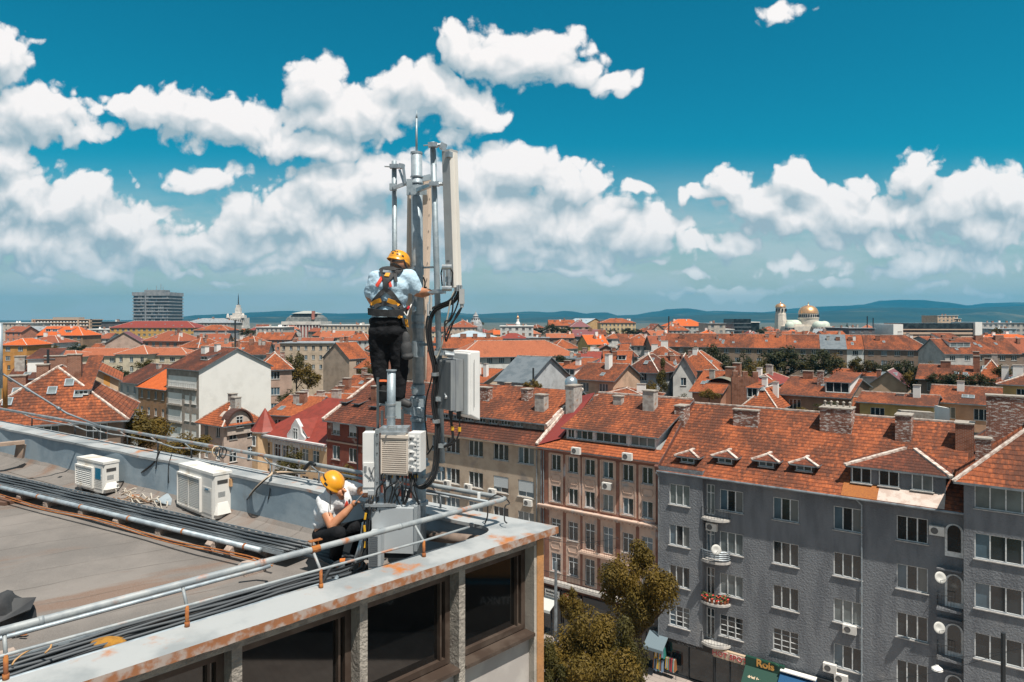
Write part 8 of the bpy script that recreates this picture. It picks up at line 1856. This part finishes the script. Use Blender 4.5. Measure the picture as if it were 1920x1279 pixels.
for k, (pts, lb, mt) in enumerate((([(862, 545, 5.5), (858, 570, 5.5), (846, 598, 5.5), (838, 606, 5.5), (834, 615, 5.5), (836, 640, 5.5), (842, 625, 5.5), (856, 590, 5.48), (866, 575, 5.48), (866, 568, 5.48)], 'thin black cable hanging in a loop under the long panel antenna', black_rubber),
 ([(853, 545, 5.5), (846, 560, 5.5), (838, 600, 5.5), (830, 640, 5.5), (824, 660, 5.52), (818, 672, 5.52)], 'pale grey cable running from the long antenna to the right pole', M('pale_cable', (.40, .38, .33), .6)),
 ([(866, 576, 5.47), (858, 592, 5.47), (843, 612, 5.47), (836, 628, 5.47), (834, 604, 5.48), (842, 600, 5.48), (848, 585, 5.48), (850, 560, 5.48)], 'twisted thin black cable below the antenna connectors', black_rubber),
 ([(845, 780, 5.5), (847, 800, 5.5), (849, 820, 5.5), (843, 832, 5.5), (833, 838, 5.52)], 'black cable with yellow tape bending from the white radio unit to the pole', black_rubber),
 ([(861, 781, 5.5), (862, 800, 5.5), (861, 812, 5.5), (852, 830, 5.5), (838, 838, 5.52)], 'thin black cable with yellow tag under the white radio unit', black_rubber),
 ([(803, 845, 5.7), (800, 815, 5.72), (797, 780, 5.75), (800, 745, 5.75), (808, 715, 5.7), (813, 690, 5.6)], 'thin black cable slanting beside the mast behind the feeder bundle', black_rubber),
 ([(793, 834, 5.6), (797, 842, 5.6), (801, 852, 5.6), (812, 836, 5.55)], 'short black cable end dangling beside the mast', black_rubber),
 ([(794, 520, 5.9), (797, 530, 5.88), (796, 540, 5.86), (800, 538, 5.86)], 'short black jumper cable on the mast beside the worker\'s arm', black_rubber))): cab(pts, .0065 if k != 3 else .011, lb, mt)
ytape = M('yellow_tape', (.62, .34, .02), .5)
for i, (x, y) in enumerate(((848.5, 803), (861.5, 805))): mb = MB(); mb.tube([P(x, y - 4, 5.5), P(x, y + 4, 5.5)], .0135, 8); mb.solo('tape_mark', ytape, ('left' if i == 0 else 'right') + ' yellow tape mark on the cables under the white radio unit', 'tape')
mb = MB(); mb.obox(P(866, 556, 5.48), Vector((.02, 0, 0)), Vector((0, .02, 0)), Vector((0, 0, .06))); mb.tube([P(866, 569, 5.48), P(866, 577, 5.48)], .015, 8); mb.solo('control_motor', antg_m, 'small grey tilt motor with a black plug hanging at the long antenna\'s foot', 'motor')
mb = MB()
for x, y0, y1 in ((808, 552, 583), (803, 566, 592)): mb.tube([P(x, y0, 5.52), P(x, y0 + 5, 5.52)], .006, 6); mb.tube([P(x, y0 + 4, 5.52), P(x, y1, 5.52)], .0115, 8)
mb.solo('cable_splice', antg_m, 'pair of grey cable splices hanging beside the worker\'s hand', 'splice')
jn = thing('jumper_cables', 'black jumper cables with yellow marks looping under the radio cluster', 'cable bundle', P(730, 945, 5.42)); rg = random.Random(12)
for k in range(16):
 x0 = (692, 700, 717, 722, 742, 748, 752, 770, 776, 782, 762, 735, 696, 745, 768, 779)[k]; y0 = 928 if x0 < 705 else 888; x1 = x0 + rg.uniform(-22, 16); pts = [P(x0, y0, 5.42), P(x0 + rg.uniform(-3, 3), y0 + 14, 5.40), P((x0 + x1) / 2 + rg.uniform(-10, 10), y0 + 30, 5.36 + rg.uniform(0, .06)), P(x1, 946, 5.42)]
 q = wire(pts, .0065, None); q.build('cable', black_rubber, jn, smooth=True, world=True)
 if k % 2: mb = MB(); mb.tube([pts[0] - Vector((0, 0, .012)), pts[0] - Vector((0, 0, .034))], .0085, 6); mb.build('yellow_mark', ytape, jn, world=True)
for k, pts in enumerate(([(688, 936, 5.42), (684, 975, 5.4), (680, 1000, 5.4), (684, 1030, 5.4)], [(692, 936, 5.42), (688, 980, 5.4), (687, 1020, 5.38), (690, 1050, 5.36)], [(696, 936, 5.4), (692, 990, 5.37), (689, 1040, 5.34), (660, 1060, 5.4), (600, 1075, 5.5)])):
 q = wire([P(*p_) for p_ in pts], .008, None); q.build('cable', black_rubber, jn, smooth=True, world=True)
for y in (962, 985, 1015): mb = MB(); mb.tube([P(686 - (y == 985) * 3, y, 5.39), P(684, y + 12, 5.385)], .0095, 6); mb.build('yellow_mark', ytape, jn, world=True)
# corrugated conduit and rolled felt at the mast's foot
wire([G(655, 1082, ZF + .05), P(672, 1040, 5.55), P(680, 1010, 5.6), P(684, 980, 5.6)], .026, 'silver ribbed conduit rising beside the crouching worker\'s feet', bright_m, 'conduit')
wire([P(598, 1120, 5.2), P(610, 1082, 5.25), P(628, 1058, 5.3), P(655, 1050, 5.3), P(668, 1056, 5.3)], .017, 'dark corrugated hose with an orange ring in front of the crouching worker', cable_mats[1], 'hose')
mb = MB(); mb.tube([P(638, 1052, 5.3), P(648, 1051, 5.3)], .019, 8); mb.solo('hose_ring', M('orange_ring', (.55, .16, .03), .5), 'orange ring on the dark corrugated hose', 'ring')
mb = MB(); c = G(640, 1128, ZF + .1); mb.tube([c - df * .22, c + df * .28], .12, 16); mb.solo('felt_roll', felt, 'grey roll of roofing felt lying against the front parapet below the worker', 'felt roll', smooth=True)
mb = MB(); c = G(835, 1078, ZF + .05); mb.tube([c - df * .25, c + df * .3], .10, 16); mb.solo('felt_roll', felt, 'grey mound of roofing felt behind the rail near the roof corner', 'felt roll', smooth=True)
mb = MB(); mb.tube([on_line(800, 1000, edges(0, .42), db) + Vector((0, 0, -.02)), on_line(905, 1015, edges(0, .42), db)], .045, 10); mb.solo('old_pipe', M('old_brown_pipe', (.20, .15, .12), .8, col2=(.14, .10, .08), scale=9), 'old brown pipe lying in the shade inside the roof corner', 'pipe', smooth=True)
mb = MB(); q = P(898, 930, 5.72); mb.obox(q, Vector((.012, 0, 0)), Vector((0, .008, 0)), Vector((0, 0, .028))); mb.solo('hanging_tag', white_plastic, 'small white tag hanging on the back rail near the corner', 'tag')
wire([P(943, 931, 5.75), P(930, 928, 5.8), P(916, 940, 5.78), P(914, 968, 5.76), P(909, 982, 5.74)], .006, 'black wire tied round the rail near the corner, left', grp='black wires tied at the rail corner')
wire([P(950, 936, 5.74), P(955, 944, 5.74), P(947, 950, 5.72), P(946, 975, 5.7), P(951, 981, 5.7)], .006, 'black wire looped at the very corner of the rail', grp='black wires tied at the rail corner')
# =================================================================== people
def solid(shapes, voxel, smooth, mats, name, parent, subs=()):
 mb = MB()
 for s in shapes:
  if s[0] == 'c':                          # tapered chain of (point, radius)
   pts, rr = [Vector(q[0]) for q in s[1]], [q[1] for q in s[1]]
   for i in range(len(pts) - 1): mb.tube([pts[i], pts[i + 1]], [rr[i], rr[i + 1]], 14)
   for p_, r_ in zip(pts, rr): mb.ell(p_, (r_, r_, r_), 14, 10)
  else: mb.ell(s[1], s[2], 20, 14, s[3] if len(s) > 3 else None)
 me = mb.mesh(name, mats); o = bpy.data.objects.new(name, me); COL.objects.link(o)
 r_ = o.modifiers.new('r', 'REMESH'); r_.mode = 'VOXEL'; r_.voxel_size = voxel; r_.use_smooth_shade = True
 sm = o.modifiers.new('s', 'SMOOTH'); sm.factor = .6; sm.iterations = smooth
 dg = bpy.context.evaluated_depsgraph_get(); m2 = bpy.data.meshes.new_from_object(o.evaluated_get(dg)); m2.name = name
 bpy.data.objects.remove(o)
 m2.materials.clear(); m2.materials.append(mats)
 bv = BVHTree.FromPolygons([v.co.copy() for v in m2.vertices], [tuple(p_.vertices) for p_ in m2.polygons])
 m2.transform(parent_mw(parent).inverted()); m2.polygons.foreach_set('use_smooth', [True] * len(m2.polygons))
 o = bpy.data.objects.new(name, m2); COL.objects.link(o); o.parent = parent; return o, bv
CAM = Vector((0, 0, CAMZ))
def hit(bvs, x, y, off=.004):
 d = (P(x, y, 5) - CAM).normalized(); best = None
 for b_ in (bvs if isinstance(bvs, (list, tuple)) else [bvs]):
  h = b_.ray_cast(CAM, d)
  if h[0] is not None and (best is None or h[3] < best[1]): best = (h[0], h[3], h[1])
 if best is None: return None
 n_ = best[2] if best[2].dot(d) < 0 else -best[2]; return best[0] + n_ * off, n_
def strap(bvs, pts, wpx, mat, name, parent, th=.005, off=.003, steps=5, Y=5.7):
 pp = []
 for (x0, y0), (x1, y1) in zip(pts, pts[1:]):
  for k in range(steps): pp.append((x0 + (x1 - x0) * k / steps, y0 + (y1 - y0) * k / steps))
 pp.append(pts[-1]); w_ = wpx / 1280 * Y / 2; mb = MB(); prev = None; L_ = []
 for x, y in pp:
  h = hit(bvs, x, y, off)
  if h: L_.append(h)
 for i, (p_, n_) in enumerate(L_):
  d = (L_[min(i + 1, len(L_) - 1)][0] - L_[max(i - 1, 0)][0]); s_ = d.cross(n_)
  if s_.length < 1e-6: continue
  s_.normalize(); cur = [p_ - s_ * w_, p_ + s_ * w_, p_ + s_ * w_ + n_ * th, p_ - s_ * w_ + n_ * th]
  if prev:
   for a_ in range(4): mb.face([prev[a_], prev[(a_ + 1) % 4], cur[(a_ + 1) % 4], cur[a_]])
  prev = cur
 if mb.f: return mb.build(name, mat, parent, smooth=False, world=True)
skin_m = M('skin', (.50, .235, .13), .5, 0, col2=(.44, .19, .10), scale=9, spec=.4)
shirt_m = M('pale_blue_tshirt', (.44, .60, .72), .85, 0, col2=(.39, .55, .67), scale=6, bump=.5, bscale=22)
trouser_m = M('black_work_trousers', (.009, .010, .012), .9, 0, col2=(.016, .017, .020), scale=5, bump=.8, bscale=16, spec=.15)
helmet_m = M('yellow_helmet', (.74, .32, .015), .34, 0, col2=(.66, .27, .012), scale=9, col3=(.55, .24, .03), scale3=14, coat=.3, spec=.5)
strap_m = M('black_harness_webbing', (.022, .024, .027), .75, 0, col2=(.035, .037, .04), scale=30); orange_m = M('orange_harness_pad', (.70, .30, .02), .6)
boot_m = M('black_boot', (.03, .031, .034), .6, 0, col2=(.05, .05, .052), scale=12)
hair_m = M('short_dark_hair', (.045, .028, .02), .8)
def C_(*q): return ('c', [(P(x, y, Y), U(r_, Y)) for x, y, Y, r_ in q])
def E_(x, y, Y, rx, ry, rz, q=None): return ('e', P(x, y, Y), (U(rx, Y), U(ry, Y), U(rz, Y)), q)
def QY(a): return Quaternion((0, 1, 0), a)
def fingers(base, dirv, up, n_len, curl, sc):
 """four fingers and a thumb from the palm centre"""
 dirv = dirv.normalized(); side = dirv.cross(up).normalized(); out = []
 for i, (o_, l_) in enumerate(((-1.5, .86), (-.5, 1.0), (.5, .94), (1.5, .74))):
  b_ = base + side * o_ * .0085 * sc + dirv * .03 * sc; l_ *= n_len * sc; k1 = b_ + dirv * l_ * .45 + up * -.1 * l_ * curl
  k2 = k1 + (dirv * (1 - curl * .6) - up * curl).normalized() * l_ * .33; k3 = k2 + (dirv * (1 - curl * 1.3) - up * curl * 1.4).normalized() * l_ * .27
  out.append(('c', [(b_, .0072 * sc), (k1, .0068 * sc), (k2, .006 * sc), (k3, .005 * sc)]))
 t0 = base - side * .014 * sc - dirv * .012 * sc; t1 = t0 - side * .022 * sc + dirv * .018 * sc - up * .008 * sc; t2 = t1 + dirv * .024 * sc - up * .008 * sc + side * .004 * sc
 out.append(('c', [(t0, .010 * sc), (t1, .0085 * sc), (t2, .0065 * sc)])); return out
def make_helmet(parent, c, q, r_, vents):
 a_, b_, h_ = r_
 mb = MB(); n = 28; rings = 11
 prof = []
 for i in range(rings + 1):
  th_ = math.pi / 2 * i / rings; prof.append((math.cos(th_) ** .82, math.sin(th_) ** .95))
 prof = [(1.06, -.13), (1.07, -.06), (1.0, 0.02)] + prof[1:]
 for (rr, z) in prof:
  for j in range(n):
   an = 2 * math.pi * j / n; ln = 1.10 if math.cos(an) > 0 else 1.02; drop = .12 * (1 - z) * (math.cos(an) ** 2) * (1 if math.cos(an) < 0 else -.4)
   rid = 1 + .025 * math.cos(an * 2) * (z > .2)
   mb.v.append(tuple(c + q @ Vector((a_ * rr * math.cos(an) * ln * rid, b_ * rr * math.sin(an), h_ * (z - drop)))))
 for i in range(len(prof) - 1):
  for j in range(n): mb.f.append((i * n + j, i * n + (j + 1) % n, (i + 1) * n + (j + 1) % n, (i + 1) * n + j)); mb.mi.append(0)
 o = mb.build('helmet', helmet_m, parent, smooth=True, world=True)
 so_ = o.modifiers.new('shell', 'SOLIDIFY'); so_.thickness = .006; so_.offset = -1
 for (an, z, w_, hh) in vents:
  rr = math.cos(math.asin(min(.99, z))) ** .82; ln = 1.10 if math.cos(an) > 0 else 1.02
  p_ = c + q @ Vector((a_ * rr * math.cos(an) * ln * 1.01, b_ * rr * math.sin(an) * 1.01, h_ * z)); nrm = (q @ Vector((math.cos(an) / a_, math.sin(an) / b_, z / h_))).normalized(); tx = (q @ Vector((-math.sin(an), math.cos(an), 0))).normalized(); ty = nrm.cross(tx)
  vb = MB(); vb.obox(p_, tx * w_, ty * hh, nrm * .003); vb.build('vent', dark_metal, o, world=True)
 return o
# ---- standing worker, seen from behind
W1 = thing('person', 'worker in yellow helmet, pale blue shirt and harness standing on the mast, back turned', 'person', P(735, 765, 5.75))
YB_ = 5.74
hand_R = P(812, 549, 5.64); hand_L = P(730, 556, 5.92)
body = [E_(728, 612, YB_, 29, 21, 27), E_(728, 572, YB_, 30, 22, 32), E_(732, 540, YB_, 36, 24, 26), C_((742, 520, YB_, 12), (746, 506, YB_ + .02, 11)), E_(749, 494, YB_ + .03, 17.5, 22, 22, QY(.15)), E_(763, 499, YB_ + .04, 3.5, 4, 6),
  C_((706, 524, YB_, 13), (694, 552, YB_ + .03, 10.5), (700, 566, YB_ + .12, 8.5)), ('c', [(P(700, 566, YB_ + .12), U(8.5, 5.8)), (P(716, 560, 5.88), .030), (hand_L, .024)]),
  C_((768, 522, YB_, 13.5), (783, 546, YB_ + .02, 11), (792, 549, YB_ + .02, 9.5)), ('c', [(P(792, 549, YB_ + .02), U(9.5, 5.75)), (P(804, 548, 5.70), .030), (P(809, 549, 5.66), .022)]), ('e', hand_R, (.03, .02, .016)), ('e', hand_L, (.025, .022, .02)),
  C_((713, 628, YB_, 18), (713, 690, YB_ + .02, 13.5), (717, 722, YB_ - .02, 8.5)), C_((745, 628, YB_, 18), (750, 692, YB_ + .02, 13.5), (748, 748, YB_, 8.5)), C_((717, 722, YB_ - .02, 8), (717, 750, YB_ + .05, 7)), C_((748, 750, YB_, 8), (764, 758, YB_ - .0, 6.5))]
body += fingers(hand_R, Vector((.9, -.25, -.1)), Vector((.1, -.2, 1)).normalized(), .055, .55, .85) + fingers(hand_L, Vector((.6, .7, .2)), Vector((0, -.2, 1)).normalized(), .055, .5, .85)
bo, bv_b = solid(body, .0058, 4, skin_m, 'body', W1)
sh = [E_(728, 583, YB_, 33.5, 26.5, 26), E_(730, 556, YB_, 35, 26, 32), E_(733, 538, YB_, 38, 26.5, 26), C_((708, 523, YB_, 14), (738, 513, YB_, 14), (768, 521, YB_, 14)), C_((706, 522, YB_, 15.5), (696, 548, YB_ + .02, 13.5)), C_((768, 521, YB_, 15.5), (780, 541, YB_ + .01, 13.5)), E_(727, 598, YB_, 33.5, 26.5, 9)]
so_, bv_s = solid(sh, .008, 3, shirt_m, 'tshirt', W1)
mod = so_.modifiers.new('folds', 'DISPLACE'); tx = bpy.data.textures.new('cloth_folds', 'CLOUDS'); tx.noise_scale = .06; tx.noise_depth = 3; mod.texture = tx; mod.strength = .02; mod.mid_level = .5
tr_ = [E_(727, 622, YB_, 37, 29, 24), E_(727, 603, YB_, 35.5, 29, 17), C_((711, 632, YB_, 20.5), (712, 690, YB_ + .02, 16), (716, 716, YB_ - .01, 12.5)), C_((746, 632, YB_, 20.5), (750, 692, YB_ + .02, 16), (748, 742, YB_, 12))]
to_, bv_t = solid(tr_, .008, 3, trouser_m, 'trousers', W1)
mod = to_.modifiers.new('folds', 'DISPLACE'); mod.texture = tx; mod.strength = .018; mod.mid_level = .5
bt_ = [C_((717, 722, YB_ - .02, 9), (717, 736, YB_ + .0, 10), (717, 752, YB_ + .06, 9))]; solid(bt_, .006, 2, boot_m, 'boot', W1); mb = MB(); mb.bar(P(717, 733, YB_ - .055), P(717, 755, YB_ - .0), .075, .014, (0, -1, 0)); mb.build('boot_sole', dark_metal, W1, world=True)
solid([C_((748, 744, YB_, 10), (751, 752, YB_, 9.5), (766, 758, YB_ - .0, 7))], .006, 2, boot_m, 'boot', W1)
mb = MB(); mb.tube([P(717, 714, YB_ - .01), P(717, 718, YB_ - .015)], U(12, 5.74), 12); mb.build('sock', M('orange_sock', (.6, .13, .04), .7), W1, world=True)
make_helmet(W1, P(747.5, 489.5, YB_ + .03), Quaternion((0, 1, 0), .16) @ Quaternion((0, 0, 1), R(62)) @ Quaternion((0, 1, 0), R(16)), (U(22, YB_), U(20.5, YB_), U(20, YB_)), [(R(160) + k * .22, .62 - abs(k) * .02, .006, .004) for k in (-3, -2, -1, 1, 2, 3)] + [(R(205) + k * .5, .32, .010, .005) for k in (-1, 0, 1)])
hr_ = solid([E_(748, 499, YB_ + .02, 17, 20, 13, QY(.15))], .006, 2, M('cropped_hair', (.16, .085, .055), .8), 'hair', W1)
BV = [bv_s, bv_t, bv_b]
hs = thing('climbing_harness', 'black climbing harness with orange pads worn by the standing worker', 'harness', P(728, 600, YB_))
hs.parent = None
S_ = lambda pts, w_, mat=strap_m, nm='strap', off=.012, th=.008: strap(BV, pts, w_, mat, nm, hs, th, off, 6, 5.65)
S_([(716, 507), (720, 516), (724, 526), (724, 545)], 9); S_([(752, 507), (742, 514), (732, 522), (725, 530)], 9); S_([(716, 506), (728, 505), (742, 506), (754, 504)], 8); S_([(724, 518), (731, 519)], 12, orange_m, 'pad', .020); S_([(720, 511), (735, 511)], 5, bright_m, 'd_ring', .022)
S_([(723, 543), (714, 552), (704, 564), (698, 578)], 9); S_([(725, 543), (735, 552), (745, 566), (752, 580)], 9); S_([(693, 583), (710, 586), (728, 587), (745, 586), (760, 582)], 13, nm='belt', off=.016, th=.014); S_([(700, 572), (707, 565), (716, 562)], 8, orange_m, 'pad', .018); S_([(727, 562), (738, 566), (745, 575)], 8, orange_m, 'pad', .018)
S_([(705, 578), (717, 570), (725, 568), (737, 574), (744, 580)], 9, nm='back_pad', off=.018); S_([(748, 585), (752, 598), (757, 612)], 5); S_([(744, 590), (750, 597)], 6, orange_m, 'pad', .026); S_([(758, 600), (760, 614)], 8, orange_m, 'pad', .014); S_([(692, 580), (690, 592), (692, 600)], 5); S_([(740, 512), (742, 530)], 6, nm='adjuster', off=.016)
for x in (705, 724):
 pts = [hit(BV, x - 6 + 6 * math.cos(a_) , 588 + 7 * math.sin(a_), .026) for a_ in [math.pi * k / 6 for k in range(7)]]; pts = [h[0] for h in pts if h]; mb = MB(); mb.tube(pts, .0035, 5); mb.build('gear_loop', bright_m, hs, world=True)
lg = MB()
for (pts, w_) in (([(712, 528), (708, 536)], 8), ([(716, 522), (707, 537)], 5), ([(729, 524), (733, 537)], 5)): pass
strap([bv_s], [(718, 520), (713, 528), (707, 537)], 7, M('red_logo_print', (.70, .07, .04), .7), 'shirt_print', so_, .002, .009, 6, 5.65); strap([bv_s], [(727, 524), (731, 531), (733, 538)], 5, MATS['red_logo_print'], 'shirt_print', so_, .002, .009, 6, 5.65)
strap([bv_b], [(737, 494), (746, 497), (755, 504)], 3, strap_m, 'chin_strap', W1, .003, .004, 4, 5.7); strap([bv_b], [(757, 488), (760, 498), (764, 506)], 2.5, strap_m, 'chin_strap', W1, .003, .004, 4, 5.7); strap([bv_b], [(736, 490), (748, 489), (757, 488)], 3, strap_m, 'chin_strap', W1, .003, .005, 4, 5.7)
bgb, _ = solid([E_(762, 655, 5.68, 11, 11, 19), E_(761, 637, 5.68, 8, 8, 16), E_(764, 668, 5.68, 12, 12, 7)], .008, 3, M('charcoal_pouch_fabric', (.045, .047, .05), .8, bump=.5, bscale=14), 'pouch', thing('tool_pouch', 'long charcoal fabric tool pouch hanging from the standing worker\'s belt', 'pouch', P(762, 677, 5.68)))
wire([P(757, 585, 5.66), P(763, 592, 5.66), P(766, 582, 5.68), P(770, 574, 5.72), P(777, 558, 5.84), P(781, 552, 5.86)], .006, 'white safety lanyard with a red carabiner from the worker\'s belt to the mast', M('white_rope', (.6, .58, .55), .8), 'lanyard')
mb = MB(); mb.tube([P(764, 580, 5.67), P(767, 575, 5.69)], .011, 8); mb.solo('carabiner', M('red_anodised', (.5, .02, .03), .35, .4), 'small red carabiner on the worker\'s lanyard', 'carabiner')
# ---- crouching worker
W2 = thing('person', 'worker in yellow helmet and white T-shirt crouching beside the grey cabinet', 'person', G(640, 1062, ZF))
YC = 6.22; hR = P(664, 944, 6.0); hL = P(692, 928, 6.02)
hq = QY(.55) @ Quaternion((1, 0, 0), .1)
body = [E_(607, 990, YC, 17, 26, 18), E_(618, 962, YC - .04, 24, 24, 26, QY(.5)), E_(634, 933, YC - .06, 27, 22, 21, QY(.45)), C_((634, 926, YC - .06, 11), (632, 914, YC - .1, 10)), E_(629, 908, YC - .1, 16.5, 20, 20, hq),
  E_(638, 923, YC - .16, 9, 9, 8), C_((644, 918, YC - .19, 3.2), (648, 921, YC - .20, 2.6)), E_(641, 928, YC - .18, 4.5, 4, 2.4), E_(640, 933, YC - .15, 6, 6, 4.5), E_(614, 916, YC - .16, 3, 4, 6),
  C_((607, 940, YC - .10, 12), (613, 966, YC - .20, 9.5), (622, 986, YC - .26, 9)), ('c', [(P(622, 986, YC - .26), U(9, 6)), (P(645, 964, YC - .24), U(8, 6)), (P(658, 950, 6.0), .026)]), ('e', hR, (.026, .024, .028)),
  C_((652, 914, YC, 11.5), (674, 918, YC - .08, 9), (684, 926, YC - .14, 7.5)), ('c', [(P(684, 926, YC - .14), .034), (hL, .022)]), ('e', hL, (.022, .022, .02)),
  C_((604, 1006, YC - .06, 15), (635, 1001, YC - .40, 11.5), (628, 1045, YC - .20, 8.5)), C_((612, 1006, YC + .02, 15), (684, 987, YC - .18, 12), (664, 1052, YC + .02, 8.5)), C_((626, 1054, YC - .18, 8), (642, 1062, YC - .30, 7)), C_((664, 1054, YC, 8), (682, 1062, YC - .06, 7))]
body += fingers(hR, Vector((.55, -.2, .5)), Vector((-.5, .3, .75)).normalized(), .05, .85, .9) + fingers(hL, Vector((.8, .3, -.1)), Vector((0, -.3, 1)).normalized(), .05, .5, .9)
bo2, bvb2 = solid(body, .0055, 3, skin_m, 'body', W2)
for x, y in ((639.5, 917.5), (646, 916)):
 h = hit(bvb2, x, y, .001)
 if h: mb = MB(); mb.ell(h[0], (.006, .006, .004), 8, 6); mb.build('eye', dark_metal, W2, world=True)
sh2 = [E_(605, 978, YC, 18, 26, 16), E_(616, 960, YC - .04, 27, 26, 28, QY(.5)), E_(634, 934, YC - .06, 29, 24.5, 23, QY(.45)), C_((612, 936, YC - .09, 12), (634, 922, YC - .06, 11), (654, 914, YC - .01, 13)), C_((607, 940, YC - .10, 15), (612, 958, YC - .17, 13.5)), C_((652, 914, YC, 14), (671, 917, YC - .07, 12))]
ws2 = M('white_tshirt', (.70, .71, .72), .85, 0, col2=(.64, .66, .68), scale=6, bump=.4, bscale=22)
so2, bvs2 = solid(sh2, .008, 3, ws2, 'tshirt', W2)
mod = so2.modifiers.new('folds', 'DISPLACE'); mod.texture = tx; mod.strength = .018; mod.mid_level = .5
solid([E_(606, 1001, YC, 20, 28, 16), C_((604, 1006, YC - .06, 17.5), (636, 1000, YC - .40, 13.5), (629, 1042, YC - .20, 12)), C_((612, 1006, YC + .02, 17.5), (685, 986, YC - .18, 14.5), (665, 1046, YC + .02, 12))], .008, 3, trouser_m, 'trousers', W2)
for q in ([(627, 1046, YC - .19, 9.5), (630, 1056, YC - .2, 9.5), (644, 1063, YC - .30, 7.5)], [(664, 1048, YC + .01, 9.5), (667, 1058, YC, 9.5), (684, 1064, YC - .06, 7.5)]): solid([C_(*q)], .007, 2, boot_m, 'boot', W2)
make_helmet(W2, P(622.5, 905.5, YC - .12), Quaternion((0, 1, 0), .42) @ Quaternion((0, 0, 1), R(-35)) @ Quaternion((0, 1, 0), R(14)), (U(22.5, YC), U(21, YC), U(22, YC)), [(R(-110) + k * .17, .30, .009, .005) for k in (-2, -1, 0, 1, 2)] + [(R(-75), .08, .018, .010)])
strap(bvb2, [(619, 914), (620, 922), (622, 930)], 2.6, strap_m, 'chin_strap', W2, .003, .004, 4, 6)
mb = MB(); mb.tube([P(620, 925, YC - .2), P(619, 942, YC - .26), P(620, 956, YC - .27)], .004, 5); mb.build('chin_strap', strap_m, W2, world=True)
lgp = strap([bvs2], [(646, 949), (649, 940), (652, 948)], 3.6, MATS['red_logo_print'], 'shirt_print', so2, .002, .009, 5, 6); strap([bvs2], [(647.5, 946), (651, 945.5)], 2, MATS['red_logo_print'], 'shirt_print', so2, .002, .009, 5, 6)
strap([bvs2], [(653, 936.5), (655, 942)], 2.6, M('dark_logo_print', (.03, .03, .035), .7), 'shirt_print', so2, .002, .009, 4, 6)
mb = MB(); mb.tube([P(666, 943, 5.98), P(681, 926, 5.96)], [.007, .005], 8); mb.solo('screwdriver', bright_m, 'small pale screwdriver in the crouching worker\'s raised hand', 'tool')
